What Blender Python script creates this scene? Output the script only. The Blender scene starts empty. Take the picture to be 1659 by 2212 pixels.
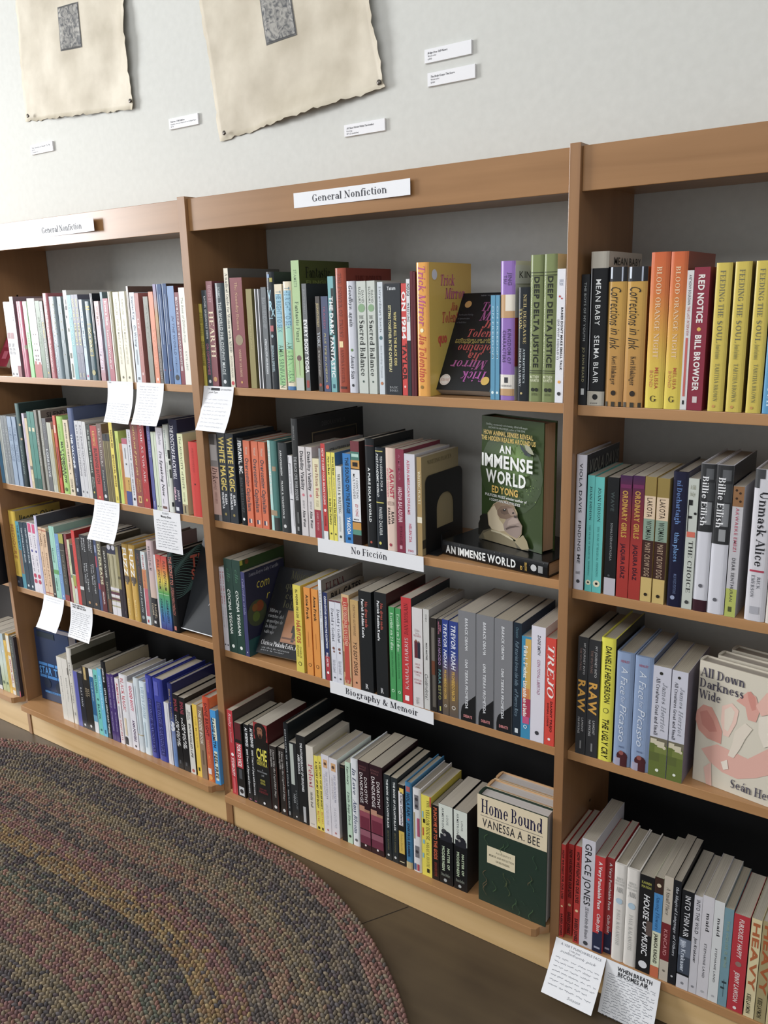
import bpy, math, random
from mathutils import Matrix, Vector, Euler
random.seed(7)
C = bpy.context.scene.collection
S = bpy.context.scene
D = bpy.data

# ------------------------------------------------------------------ camera, light, exposure
cam = D.objects.new('camera', D.cameras.new('camera')); C.objects.link(cam); S.camera = cam
cam.location = (1.46567, -1.31784, 1.30152)
cam.rotation_mode = 'QUATERNION'
cam.rotation_quaternion = (Matrix.Rotation(0.61901, 3, 'Z') @ Matrix.Rotation(1.32693, 3, 'X') @ Matrix.Rotation(-0.02686, 3, 'Z')).to_quaternion()
cam.data.sensor_fit = 'VERTICAL'; cam.data.sensor_height = 24.0
cam.data.lens = 1813.07 * 24.0 / 2212.0
cam.data.clip_start = 0.02
S.view_settings.view_transform = 'Standard'
S.view_settings.look = 'None'
S.view_settings.gamma = 1.0
S.view_settings.use_curve_mapping = False
S.view_settings.exposure = 0.33

w = D.worlds.new('world'); S.world = w; w.use_nodes = True
w.node_tree.nodes['Background'].inputs[0].default_value = (0.93, 0.97, 1.0, 1)
w.node_tree.nodes['Background'].inputs[1].default_value = 0.44

def area(name, loc, target, sx, sy, power, col, spread=180):
    l = D.lights.new(name, 'AREA'); l.shape = 'RECTANGLE'; l.size = sx; l.size_y = sy; l.energy = power; l.color = col
    l.spread = math.radians(spread)
    o = D.objects.new(name, l); C.objects.link(o); o.location = loc
    o.rotation_euler = (Vector(target) - Vector(loc)).to_track_quat('-Z', 'Y').to_euler()
    return o
# daylight through the tall window in the side wall, then an unseen overhead fill added to brighten wall and shelves
area('side_window_daylight', (-4.6, -2.25, 1.95), (0.1, 0.0, 1.25), 1.5, 1.8, 205, (0.97, 0.98, 1.0))
area('added_overhead_fill', (0.5, -2.0, 2.84), (0.6, 0.3, 1.4), 3.4, 1.1, 44, (0.98, 0.98, 1.0))
sp = D.lights.new('sunbeam', 'SPOT'); sp.energy = 60; sp.spot_size = math.radians(15); sp.spot_blend = 0.9; sp.shadow_soft_size = 0.12; sp.color = (1.0, 0.96, 0.88)
so = D.objects.new('sunbeam', sp); C.objects.link(so); so.location = (-3.4, -2.4, 2.3)
so.rotation_euler = (Vector((-0.86, 0.2, 1.62)) - Vector(so.location)).to_track_quat('-Z', 'Y').to_euler()

# ------------------------------------------------------------------ helpers
def lin(h):
    h = h.lstrip('#')
    if len(h) == 3: h = ''.join(c * 2 for c in h)
    o = []
    for i in (0, 2, 4):
        c = int(h[i:i+2], 16) / 255
        o.append(c / 12.92 if c <= 0.04045 else ((c + 0.055) / 1.055) ** 2.4)
    return o
BOOST = 1.12
def boost(c, k=1.0):
    y = .3 * c[0] + .59 * c[1] + .11 * c[2]
    return [min(0.88, (x * .86 + y * .14) * BOOST * k) for x in c]
MC = {}
def new_mat(name):
    m = D.materials.new(name); m.use_nodes = True
    n = m.node_tree.nodes; return m, n, m.node_tree.links, n['Principled BSDF']
def paint(h, ro=0.45, b=True, g=1.0):
    k = (h, ro, b, g)
    if k in MC: return MC[k]
    m, n, l, p = new_mat('print_' + h)
    c = lin(h); c = boost(c, g) if b else c
    p.inputs['Base Color'].default_value = (*c, 1); p.inputs['Roughness'].default_value = ro
    p.inputs['Specular IOR Level'].default_value = 0.35
    MC[k] = m; return m
def gradient(cols, h, ro=0.45):
    k = (tuple(cols), round(h, 3), ro)
    if k in MC: return MC[k]
    m, n, l, p = new_mat('graded_print')
    t = n.new('ShaderNodeTexCoord'); s = n.new('ShaderNodeSeparateXYZ'); r = n.new('ShaderNodeMapRange'); cr = n.new('ShaderNodeValToRGB')
    r.inputs['From Min'].default_value = h; r.inputs['From Max'].default_value = 0.0
    l.new(t.outputs['Object'], s.inputs[0]); l.new(s.outputs['Z'], r.inputs['Value']); l.new(r.outputs[0], cr.inputs[0]); l.new(cr.outputs[0], p.inputs['Base Color'])
    e = cr.color_ramp.elements
    while len(e) < len(cols): e.new(0.5)
    for i, c in enumerate(cols):
        e[i].position = i / (len(cols) - 1); e[i].color = (*boost(lin(c)), 1)
    p.inputs['Roughness'].default_value = ro; p.inputs['Specular IOR Level'].default_value = 0.35
    MC[k] = m; return m
def wood(name, c0, c1, axis, ro=0.3, scale=1.0, knots=0.0):
    m, n, l, p = new_mat(name)
    t = n.new('ShaderNodeTexCoord'); mp = n.new('ShaderNodeMapping')
    sc = {'x': (1.2, 26, 26), 'z': (26, 26, 1.2)}[axis]
    mp.inputs['Scale'].default_value = [a * scale for a in sc]
    a = n.new('ShaderNodeTexNoise'); a.inputs['Scale'].default_value = 1.6; a.inputs['Detail'].default_value = 8; a.inputs['Distortion'].default_value = 0.7
    b = n.new('ShaderNodeTexNoise'); b.inputs['Scale'].default_value = 3.0; b.inputs['Detail'].default_value = 3
    mx = n.new('ShaderNodeMix'); mx.data_type = 'FLOAT'; mx.inputs[0].default_value = 0.45
    cr = n.new('ShaderNodeValToRGB')
    l.new(t.outputs['Object'], mp.inputs[0]); l.new(mp.outputs[0], a.inputs['Vector']); l.new(t.outputs['Object'], b.inputs['Vector'])
    l.new(a.outputs[0], mx.inputs[2]); l.new(b.outputs[0], mx.inputs[3]); l.new(mx.outputs[0], cr.inputs[0])
    e = cr.color_ramp.elements; e[0].position = 0.3; e[1].position = 0.7
    e[0].color = (*lin(c0), 1); e[1].color = (*lin(c1), 1)
    l.new(cr.outputs[0], p.inputs['Base Color'])
    p.inputs['Roughness'].default_value = ro
    bp = n.new('ShaderNodeBump'); bp.inputs['Strength'].default_value = 0.06; bp.inputs['Distance'].default_value = 0.002
    l.new(a.outputs[0], bp.inputs['Height']); l.new(bp.outputs[0], p.inputs['Normal'])
    return m
def noisy(name, c0, c1, scale, ro=0.8, bump=0.0, detail=6, lo=0.35, hi=0.65, dist=0.002):
    m, n, l, p = new_mat(name)
    t = n.new('ShaderNodeTexCoord'); a = n.new('ShaderNodeTexNoise'); a.inputs['Scale'].default_value = scale; a.inputs['Detail'].default_value = detail
    cr = n.new('ShaderNodeValToRGB'); e = cr.color_ramp.elements; e[0].position = lo; e[1].position = hi
    e[0].color = (*lin(c0), 1); e[1].color = (*lin(c1), 1)
    l.new(t.outputs['Object'], a.inputs['Vector']); l.new(a.outputs[0], cr.inputs[0]); l.new(cr.outputs[0], p.inputs['Base Color'])
    p.inputs['Roughness'].default_value = ro
    if bump:
        bp = n.new('ShaderNodeBump'); bp.inputs['Strength'].default_value = bump; bp.inputs['Distance'].default_value = dist
        l.new(a.outputs[0], bp.inputs['Height']); l.new(bp.outputs[0], p.inputs['Normal'])
    return m

class MB:
    def __init__(s): s.v = []; s.f = []; s.m = []; s.mats = []
    def mi(s, mat):
        if mat not in s.mats: s.mats.append(mat)
        return s.mats.index(mat)
    def add(s, vs, fs, mat):
        k = len(s.v); i = s.mi(mat); s.v += [tuple(x) for x in vs]
        for f in fs: s.f.append([a + k for a in f]); s.m.append(i)
    def box(s, x0, x1, y0, y1, z0, z1, mat):
        vs = [(x, y, z) for z in (z0, z1) for y in (y0, y1) for x in (x0, x1)]
        s.add(vs, [(0, 2, 3, 1), (4, 5, 7, 6), (0, 1, 5, 4), (2, 6, 7, 3), (0, 4, 6, 2), (1, 3, 7, 5)], mat)
    def prism(s, prof, z0, z1, mat, cap=True):
        n = len(prof)
        vs = [(x, y, z0) for x, y in prof] + [(x, y, z1) for x, y in prof]
        fs = [(i, (i + 1) % n, n + (i + 1) % n, n + i) for i in range(n)]
        if cap: fs += [tuple(range(n - 1, -1, -1)), tuple(range(n, 2 * n))]
        s.add(vs, fs, mat)
    def build(s, name, parent=None, bevel=0.0, smooth=False):
        me = D.meshes.new(name); me.from_pydata(s.v, [], s.f)
        for m in s.mats: me.materials.append(m)
        me.polygons.foreach_set('material_index', s.m)
        if smooth: me.polygons.foreach_set('use_smooth', [True] * len(s.f))
        me.update()
        o = D.objects.new(name, me); C.objects.link(o)
        if parent: o.parent = parent
        if bevel:
            b = o.modifiers.new('soft_edge', 'BEVEL'); b.width = bevel; b.segments = 2; b.limit_method = 'ANGLE'
        return o
def tag(o, label=None, cat=None, group=None, kind=None):
    for k, v in (('label', label), ('category', cat), ('group', group), ('kind', kind)):
        if v: o[k] = v
    return o
def empty(name, loc=(0, 0, 0), label=None, cat=None, group=None):
    o = D.objects.new(name, None); C.objects.link(o); o.location = loc; o.empty_display_size = 0.02
    return tag(o, label, cat, group)

# ------------------------------------------------------------------ lettering
GC = {}
def raw_glyph(ch, off):
    k = (ch, off)
    if k in GC: return GC[k]
    cu = D.curves.new('glyph', 'FONT'); cu.body = ch; cu.size = 1.0; cu.resolution_u = 2; cu.offset = off; cu.dimensions = '2D'; cu.fill_mode = 'FRONT'
    o = D.objects.new('glyph', cu); C.objects.link(o)
    dg = bpy.context.evaluated_depsgraph_get(); ev = o.evaluated_get(dg); me = ev.to_mesh()
    vs = [(v.co.x, v.co.y) for v in me.vertices]; me.calc_loop_triangles(); fs = [tuple(t.vertices) for t in me.loop_triangles]
    ev.to_mesh_clear(); D.objects.remove(o); D.curves.remove(cu)
    adv = (max(v[0] for v in vs) + 0.055) if vs else 0.26
    GC[k] = (vs, fs, adv); return GC[k]
# high-contrast serif: s stem, h hairline, f serif, d diagonal, o bowl (centre, radii, angles), b ball
SER = {
'a': 'o .22 .15 .17 .15 0 360|s .37 .03 .38|o .235 .36 .135 .14 0 170|b .12 .37 .045|f .4 .015 .07,.47', 'b': 's .12 0 .74|f .07 .735 .07|o .28 .25 .17 .25 -150 150,.5',
'c': 'o .25 .25 .19 .25 45 320|b .37 .38 .05,.45', 'd': 'o .23 .25 .17 .25 30 330|s .4 0 .74|f .36 .735 .07|f .44 .015 .06,.52', 'e': 'o .25 .25 .19 .25 0 320|h .08 .43 .28,.47',
'f': 's .15 0 .6|f .15 .015 .12|o .27 .6 .12 .14 50 180|b .35 .68 .045|h .04 .3 .49,.33', 'g': 'o .22 .33 .14 .17 0 360|o .24 -.07 .2 .14 0 360|b .42 .47 .045|d .12 .17 .16 .06 t,.47',
'h': 's .12 0 .74|f .07 .735 .07|f .12 .015 .1|o .28 .34 .13 .16 0 150|s .4 0 .36|f .4 .015 .1,.53', 'i': 's .13 0 .5|f .08 .49 .07|f .13 .015 .1|b .13 .66 .06,.26',
'j': 's .15 -.1 .5|f .1 .49 .07|b .15 .66 .06|o .05 -.1 .1 .12 270 360,.27', 'k': 's .12 0 .74|f .07 .735 .07|f .12 .015 .1|d .16 .2 .38 .48 t|d .22 .28 .42 .02 T|f .4 .49 .09|f .44 .015 .09,.52',
'l': 's .13 0 .74|f .08 .735 .07|f .13 .015 .1,.26', 'm': 's .12 0 .5|f .07 .49 .07|f .12 .015 .1|o .26 .34 .12 .16 0 150|s .37 0 .36|f .37 .015 .09|o .51 .34 .12 .16 0 150|s .62 0 .36|f .62 .015 .1,.75',
'n': 's .12 0 .5|f .07 .49 .07|f .12 .015 .1|o .28 .34 .13 .16 0 150|s .4 0 .36|f .4 .015 .1,.53', 'o': 'o .25 .25 .19 .25 0 360,.5',
'p': 's .12 -.22 .5|f .07 .49 .07|f .12 -.21 .1|o .28 .25 .17 .25 -150 150,.5', 'q': 'o .23 .25 .17 .25 30 330|s .4 -.22 .5|f .4 -.21 .1,.5',
'r': 's .12 0 .5|f .07 .49 .07|f .13 .015 .11|o .26 .36 .11 .13 45 170|b .34 .42 .05,.38', 's': 'o .21 .37 .13 .13 40 270|o .21 .13 .14 .13 -90 130|o .21 .13 .14 .13 210 270|d .12 .33 .3 .17 T,.41',
't': 's .15 .1 .66|h .04 .3 .49|o .25 .11 .1 .1 180 330,.34', 'u': 's .12 .14 .5|f .07 .49 .07|o .26 .15 .14 .15 180 340|s .4 0 .5|f .36 .49 .07|f .44 .015 .06,.53',
'v': 'd .08 .49 .24 .01 T|d .24 .01 .39 .49 t|f .09 .49 .09|f .39 .49 .08,.47', 'w': 'd .08 .49 .22 .01 T|d .22 .01 .35 .49 t|d .35 .49 .48 .01 T|d .48 .01 .61 .49 t|f .09 .49 .09|f .61 .49 .08,.68',
'x': 'd .1 .49 .37 .01 T|d .37 .49 .1 .01 t|f .1 .49 .08|f .37 .49 .08|f .1 .015 .08|f .38 .015 .08,.47', 'y': 'd .08 .49 .25 .03 T|d .4 .49 .2 -.15 t|b .13 -.16 .055|f .09 .49 .09|f .4 .49 .08,.47',
'z': 'h .06 .36 .485|h .06 .38 .015|d .34 .47 .1 .03 T,.43',
'A': 'd .07 0 .3 .72 t|d .3 .72 .53 0 T|h .15 .45 .24|f .07 .015 .09|f .54 .015 .1,.62', 'B': 's .14 0 .72|f .1 .705 .08|f .1 .015 .08|o .28 .54 .17 .175 -95 95|o .29 .18 .2 .185 -95 95|h .12 .3 .37,.55',
'C': 'o .32 .36 .26 .37 50 315|d .5 .52 .5 .7 t,.6', 'D': 's .14 0 .72|f .1 .705 .08|f .1 .015 .08|o .27 .36 .3 .36 -95 95,.63', 'E': 's .14 0 .72|f .1 .705 .08|f .1 .015 .08|h .1 .47 .705|h .1 .49 .015|h .14 .36 .37|d .47 .7 .47 .56 t|d .49 .02 .49 .17 t|d .36 .29 .36 .45 t,.56',
'F': 's .14 0 .72|f .1 .705 .08|f .14 .015 .12|h .1 .46 .705|h .14 .36 .37|d .46 .7 .46 .56 t|d .36 .29 .36 .45 t,.52', 'G': 'o .32 .36 .26 .37 50 330|s .5 .05 .3|f .5 .3 .12|d .5 .52 .5 .7 t,.63',
'H': 's .14 0 .72|s .5 0 .72|h .14 .5 .37|f .14 .705 .12|f .14 .015 .12|f .5 .705 .12|f .5 .015 .12,.65', 'I': 's .15 0 .72|f .15 .705 .12|f .15 .015 .12,.31', 'J': 's .26 .1 .72|f .26 .705 .12|o .15 .12 .12 .13 180 350|b .08 .16 .05,.38',
'K': 's .14 0 .72|f .14 .705 .12|f .14 .015 .12|d .18 .3 .48 .7 t|d .27 .42 .54 .01 T|f .48 .705 .11|f .56 .015 .1,.64', 'L': 's .14 0 .72|f .14 .705 .12|f .1 .015 .08|h .1 .47 .015|d .47 .02 .47 .2 t,.52',
'M': 's .12 0 .72 t|d .14 .72 .36 .02 T|d .36 .02 .58 .72 t|s .62 0 .72|f .12 .015 .1|f .62 .015 .12|f .1 .705 .09|f .63 .705 .11,.77', 'N': 's .13 0 .72 t|d .12 .72 .52 .02 T|s .54 0 .72 t|f .13 .015 .11|f .54 .705 .11|f .1 .705 .09,.66',
'O': 'o .33 .36 .27 .37 0 360,.66', 'P': 's .14 0 .72|f .1 .705 .08|f .14 .015 .12|o .28 .53 .19 .19 -95 95,.52', 'Q': 'o .33 .36 .27 .37 0 360|d .33 .1 .55 -.12 T,.66',
'R': 's .14 0 .72|f .1 .705 .08|f .14 .015 .12|o .28 .54 .18 .18 -95 95|d .32 .36 .53 .01 T|f .54 .015 .08,.61', 'S': 'o .25 .53 .16 .19 45 270|o .25 .19 .18 .2 -90 125|o .25 .19 .18 .2 215 270|d .14 .47 .38 .25 T|d .42 .55 .42 .7 t,.5',
'T': 's .27 0 .72|f .27 .015 .12|h .04 .5 .705|d .05 .7 .05 .55 t|d .49 .7 .49 .55 t,.54', 'U': 's .14 .2 .72|o .32 .22 .18 .23 180 360|s .5 .2 .72 t|f .14 .705 .12|f .5 .705 .1,.64',
'V': 'd .08 .71 .31 .01 T|d .31 .01 .53 .71 t|f .09 .705 .11|f .53 .705 .1,.6', 'W': 'd .08 .71 .26 .01 T|d .26 .01 .43 .71 t|d .43 .71 .61 .01 T|d .61 .01 .78 .71 t|f .09 .705 .11|f .78 .705 .1,.85',
'X': 'd .1 .71 .47 .01 T|d .47 .71 .1 .01 t|f .1 .705 .1|f .47 .705 .09|f .1 .015 .09|f .48 .015 .1,.57', 'Y': 'd .08 .71 .29 .34 T|d .29 .34 .49 .71 t|s .29 0 .35|f .09 .705 .11|f .49 .705 .09|f .29 .015 .12,.57',
'Z': 'h .07 .47 .705|h .06 .5 .015|d .45 .69 .1 .03 T|d .08 .7 .08 .56 t|d .49 .02 .49 .17 t,.55',
'&': 'o .25 .55 .12 .165 0 360|o .25 .19 .19 .2 90 360|d .16 .48 .52 .02 T|d .44 .2 .58 .4 t|f .56 .41 .09,.66', '.': 'b .1 .05 .055,.2', ',': 'b .1 .05 .055|d .12 .04 .07 -.1 t,.2', "'": 'd .1 .72 .08 .55 T,.18', '-': 'h .05 .25 .25,.3', ' ': ',.22', '!': 'd .12 .72 .12 .22 T|b .12 .05 .055,.24'}
SC = {}
def ser_glyph(ch):
    if ch in SC: return SC[ch]
    acc = {'ó': 'o', 'á': 'a', 'í': 'i', 'é': 'e', 'Í': 'I', 'Á': 'A', 'ú': 'u', 'Ú': 'U', 'ñ': 'n'}
    base = acc.get(ch, ch)
    if base not in SER:
        r = raw_glyph(ch, 0.0); SC[ch] = r; return r
    spec, adv = SER[base].rsplit(',', 1)
    vs = []; fs = []; T = 0.125; t = 0.042
    def quad(p): 
        k = len(vs); vs.extend(p); fs.append((k, k+1, k+2, k+3))
    for it in spec.split('|'):
        a = it.split()
        if not a: continue
        n = [float(x) for x in a[1:] if x not in 'Tt']
        th = T if a[-1] != 't' else t
        if a[0] == 's': quad([(n[0]-th/2, n[1]), (n[0]+th/2, n[1]), (n[0]+th/2, n[2]), (n[0]-th/2, n[2])])
        elif a[0] == 'h': quad([(n[0], n[2]-t/2), (n[1], n[2]-t/2), (n[1], n[2]+t/2), (n[0], n[2]+t/2)])
        elif a[0] == 'f': quad([(n[0]-n[2], n[1]-t/2), (n[0]+n[2], n[1]-t/2), (n[0]+n[2], n[1]+t/2), (n[0]-n[2], n[1]+t/2)])
        elif a[0] == 'd':
            dx, dy = n[2]-n[0], n[3]-n[1]; L = math.hypot(dx, dy) or 1; hx = th/2 if abs(dy) > .3*L else 0; ox, oy = (hx*L/abs(dy) if hx else 0, 0) if hx else (0, th/2)
            quad([(n[0]-ox, n[1]-oy), (n[0]+ox, n[1]+oy), (n[2]+ox, n[3]+oy), (n[2]-ox, n[3]-oy)])
        elif a[0] == 'o':
            cx, cy, rx, ry, a0, a1 = n; N = max(6, int(abs(a1-a0) / 24)); k = len(vs)
            for i in range(N + 1):
                g = math.radians(a0 + (a1 - a0) * i / N); c, s = math.cos(g), math.sin(g); th2 = t + (T - t) * abs(c) ** 1.5
                vs.append((cx + rx*c, cy + ry*s)); vs.append((cx + (rx - th2)*c, cy + (ry - th2)*s))
            for i in range(N): fs.append((k+2*i, k+2*i+2, k+2*i+3, k+2*i+1))
        elif a[0] == 'b':
            k = len(vs); vs.extend((n[0] + n[2]*math.cos(i*math.pi/4), n[1] + n[2]*math.sin(i*math.pi/4)) for i in range(8)); fs.append(tuple(range(k, k+8)))
    if ch in acc:
        top = 0.8 if ch.isupper() else 0.58
        if ch in 'ñ': quad([(.15, top), (.38, top), (.38, top+.04), (.15, top+.04)])
        else: quad([(float(adv)/2-.03, top), (float(adv)/2+.02, top), (float(adv)/2+.14, top+.17), (float(adv)/2+.04, top+.17)])
    SC[ch] = (vs, fs, float(adv)); return SC[ch]
STY = {'S': (0.006, 0), 'B': (0.032, 0), 'O': (0.018, .2), 'H': (-0.004, .28)}
def layout(text, sty):
    """2-D verts and faces of a line of text, cap height about 0.72, starting at x = 0"""
    vs = []; fs = []; x = 0.0
    rnd = random.Random(text)
    for ch in text:
        if sty in 'RIr': g = ser_glyph(ch); sh = .22 if sty == 'I' else 0
        else: g = raw_glyph(ch, STY[sty][0]); sh = STY[sty][1]
        j = rnd.uniform(-.05, .05) if sty == 'H' else 0
        k = len(vs)
        for px, py in g[0]: vs.append((x + px + sh * py, py + j))
        for f in g[1]: fs.append([a + k for a in f])
        x += g[2] + (.03 if sty == 'S' else 0)
    w = max((v[0] for v in vs), default=.1); x0 = min((v[0] for v in vs), default=0)
    return [((a - x0) / max(w - x0, .01), b / 0.72) for a, b in vs], fs
def disc2(u, v, r, asp, n=14):
    return [(u + r * asp * math.sin(i*2*math.pi/n), v + r * math.cos(i*2*math.pi/n)) for i in range(n)]

# ------------------------------------------------------------------ books
PAGE = {}
def page_mat(h):
    if h in PAGE: return PAGE[h]
    m, n, l, p = new_mat('paper_pages')
    t = n.new('ShaderNodeTexCoord'); mp = n.new('ShaderNodeMapping'); mp.inputs['Scale'].default_value = (900, 6, 6)
    a = n.new('ShaderNodeTexNoise'); a.inputs['Scale'].default_value = 1.0; a.inputs['Detail'].default_value = 3
    cr = n.new('ShaderNodeValToRGB'); c = lin(h); e = cr.color_ramp.elements
    e[0].position = .3; e[1].position = .7; e[0].color = (*[x * .78 for x in c], 1); e[1].color = (*c, 1)
    l.new(t.outputs['Object'], mp.inputs[0]); l.new(mp.outputs[0], a.inputs['Vector']); l.new(a.outputs[0], cr.inputs[0]); l.new(cr.outputs[0], p.inputs['Base Color'])
    p.inputs['Roughness'].default_value = .9
    PAGE[h] = m; return m
def book(row, group, matrix=None, loc=None, zbase=None):
    """one book: spine in the local plane y = 0 facing -y, front cover on +x, page block behind the spine"""
    kind, wd, ht, dp, opt, cols, label, items = row
    hard = kind == 'H'
    ro = float(opt.get('ro', .28 if hard else .36))
    rnd = random.Random(label)
    t = empty('hardcover_book' if hard else 'paperback_book', (0, 0, 0), label, 'book', group)
    if matrix is not None: t.matrix_world = matrix
    else: t.location = loc
    cm = gradient(cols, ht, ro) if len(cols) > 1 else paint(cols[0], ro)
    bulge = min(.0035, .11 * wd) if hard else 0.0
    def ysp(v): return -bulge * (1 - abs(2 * v - 1) ** 4) + bulge
    ct = min(.0022 if hard else .0005, wd * .16)
    N = 10 if hard else 4
    prof = [(0, dp)] + [(wd * i / N, ysp(i / N)) for i in range(N + 1)] + [(wd, dp), (wd - ct, dp), (wd - ct, ct + bulge), (ct, ct + bulge), (ct, dp)]
    if hard or wd > .004:
        mb = MB(); mb.prism(prof, 0, ht, cm, cap=False)
        n = len(prof); mb_f = []
        # caps of the U as three quads and a fan along the spine
        for z, flip in ((0, True), (ht, False)):
            o = 0 if z == 0 else n
            inner = n - 2; innr = n - 3
            quads = [(0, 1, n - 2, n - 1), (N + 1, N + 2, n - 4, n - 3)]
            for i in range(1, N + 1):
                a, b = i, i + 1
                fa = n - 2 if i <= N // 2 else n - 3
                quads.append((a, b, fa))
            quads.append((n - 2, N // 2 + 1, n - 3))
            for q in quads:
                q = [x + o for x in q]
                mb.f.append(q[::-1] if flip else q); mb.m.append(0)
        if 'c2' in opt:
            mb.mi(paint(opt['c2'], ro, True, 1.0 if matrix is not None else 2.0))
            # the front board (quad between profile points N+1 and N+2) has its own colour
            mb.m[N + 1] = 1
        cov = mb.build('cover', t)
    else:
        mb = MB(); mb.box(0, wd, 0, dp, 0, ht, cm); cov = mb.build('cover', t)
    ov = .003 if hard else 0.0004
    pg = MB(); pm = page_mat(opt.get('pg', rnd.choice(['b9b1a3', 'aea799', 'b3aa98', 'a8a092'])))
    if wd > .004:
        fz = ov
        pg.box(ct + .0002, wd - ct - .0002, ct + bulge + .0004, dp - (ov if hard else .0003), fz, ht - ov, pm)
        pg.build('page_block', t)
    sp, cv = MB(), MB(); dz = .00045 if hard else .00025
    zz = 0.0
    def put(mb, cover, pts, fs, mat, lift):
        out = []
        for a, b in pts:
            if cover: out.append((wd + lift, min(max(a, .001), .999) * dp, (1 - min(max(b, .001), .999)) * ht))
            else: 
                v = min(max(b, 0), 1); out.append((b * wd, ysp(v) - lift, (1 - a) * ht))
        mb.add(out, fs, mat)
    for k, it in enumerate(items):
        if not it: continue
        cover = it[0] == '>'
        if cover: it = it[1:]
        p = it.split('~'); txt, col = p[0], p[1]
        num = []; sty = 'B'
        for x in p[2:]:
            try: num.append(float(x))
            except ValueError: sty = x
        mb = cv if cover else sp; mat = paint(col, .45, True, 2.0 if cover and matrix is None else 1.0); lift = dz + .00006 * k
        if txt == '!':
            pts = [tuple(float(q) for q in xy.split(',')) for xy in p[2].split(' ')]
            put(mb, cover, pts, [tuple(range(len(pts)))], mat, lift)
        elif txt == '#':
            if len(num) < 4: num += [0, 1]
            u0, u1, v0, v1 = num
            if cover: put(mb, 1, [(u0, v0), (u1, v0), (u1, v1), (u0, v1)], [(0, 1, 2, 3)][::1] and [(3, 2, 1, 0)], mat, lift)
            else:
                M = 8 if hard and v1 - v0 > .3 else 2
                pts = [(u, v0 + (v1 - v0) * i / M) for i in range(M + 1) for u in (u0, u1)]
                put(mb, 0, pts, [(2*i, 2*i+1, 2*i+3, 2*i+2) for i in range(M)], mat, lift)
        elif txt == '@':
            u, v, r = num
            if cover:
                pts = [(u + r * math.cos(i*math.pi/9), v + r * dp / ht * math.sin(i*math.pi/9)) for i in range(18)]
                put(mb, 1, pts, [tuple(range(17, -1, -1))], mat, lift)
            else: put(mb, 0, disc2(u, v, r, wd / ht), [tuple(range(14))], mat, lift)
        elif sty == 'w':
            for q in range(22 if cover else 14):
                pts = []; fs = []; M = 16
                for i in range(M + 1):
                    a = i / M; base = (.02 + q * .024) + (.035 * math.sin(a * 7 + q * .35) + .03 * a * math.sin(q * .5 + a * 4))
                    for e in (0, .007): pts.append((a * .98 + .01, base + e) if cover else (base * .62 + e * .6, a * .96 + .02))
                fs = [(2*i, 2*i+2, 2*i+3, 2*i+1) for i in range(M)]
                put(mb, cover, pts, fs, mat, lift)
        elif len(num) >= 2 and len(txt) > 1 or len(num) >= 4:
            if len(num) < 4: num += [.25, .75]
            a0, a1, b0, b1 = num
            up = sty.endswith('h'); s1 = sty[0]
            v2, fs = layout(txt, s1)
            if cover: pts = [(a0 + (a1 - a0) * x, b1 - (b1 - b0) * y) for x, y in v2]
            elif up: pts = [(a1 - (a1 - a0) * y, b0 + (b1 - b0) * x) for x, y in v2]
            elif s1 == 'r': pts = [(a1 - (a1 - a0) * x, b1 - (b1 - b0) * y) for x, y in v2]
            else: pts = [(a0 + (a1 - a0) * x, b0 + (b1 - b0) * y) for x, y in v2]
            put(mb, cover, pts, fs, mat, lift)
    if sp.f: sp.build('spine_lettering', cov)
    if cv.f: cv.build('cover_lettering', cov)
    return t

# ------------------------------------------------------------------ the room
X1, X1R, X2, X2R, X0L, X0R, ZT, YH, DB, ZH, ZB, YS = (0, 0.0234, 0.9, 0.9186, -0.885, -0.8689, 1.5347, 0.0078, 0.2515, 1.5303, 1.4634, 0.0159)
plaster = noisy('grey_wall_paint', 'c6c7c2', 'cbccc7', 60, ro=.75, bump=.25, lo=.3, hi=.7, dist=.0012)
mb = MB(); mb.box(-4.9, 3.4, DB, DB + .12, 0, 2.9, plaster); tag(mb.build('wall_back'), kind='structure')
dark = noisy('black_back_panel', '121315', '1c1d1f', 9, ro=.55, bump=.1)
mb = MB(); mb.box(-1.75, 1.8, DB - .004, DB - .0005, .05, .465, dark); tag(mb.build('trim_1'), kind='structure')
m, n, l, p = new_mat('dark_board_floor')
t = n.new('ShaderNodeTexCoord'); mp = n.new('ShaderNodeMapping'); mp.inputs['Rotation'].default_value = (0, 0, -.52); mp.inputs['Scale'].default_value = (3, 30, 1)
a = n.new('ShaderNodeTexNoise'); a.inputs['Scale'].default_value = 1.2; a.inputs['Detail'].default_value = 8
b = n.new('ShaderNodeTexNoise'); b.inputs['Scale'].default_value = 6; b.inputs['Detail'].default_value = 5
mx = n.new('ShaderNodeMix'); mx.data_type = 'FLOAT'; mx.inputs[0].default_value = .6
cr = n.new('ShaderNodeValToRGB'); e = cr.color_ramp.elements; e[0].position = .3; e[1].position = .72; e[0].color = (*lin('463a2c'), 1); e[1].color = (*lin('5c4e3a'), 1)
l.new(t.outputs['Object'], mp.inputs[0]); l.new(mp.outputs[0], a.inputs['Vector']); l.new(t.outputs['Object'], b.inputs['Vector'])
l.new(a.outputs[0], mx.inputs[2]); l.new(b.outputs[0], mx.inputs[3]); l.new(mx.outputs[0], cr.inputs[0]); l.new(cr.outputs[0], p.inputs['Base Color']); p.inputs['Roughness'].default_value = .48
seam = paint('241d17', .8, False)
mb = MB(); mb.box(-4.9, 3.4, -4.2, DB, -.05, 0, m)
dx, dy = .4837, .8755
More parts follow.
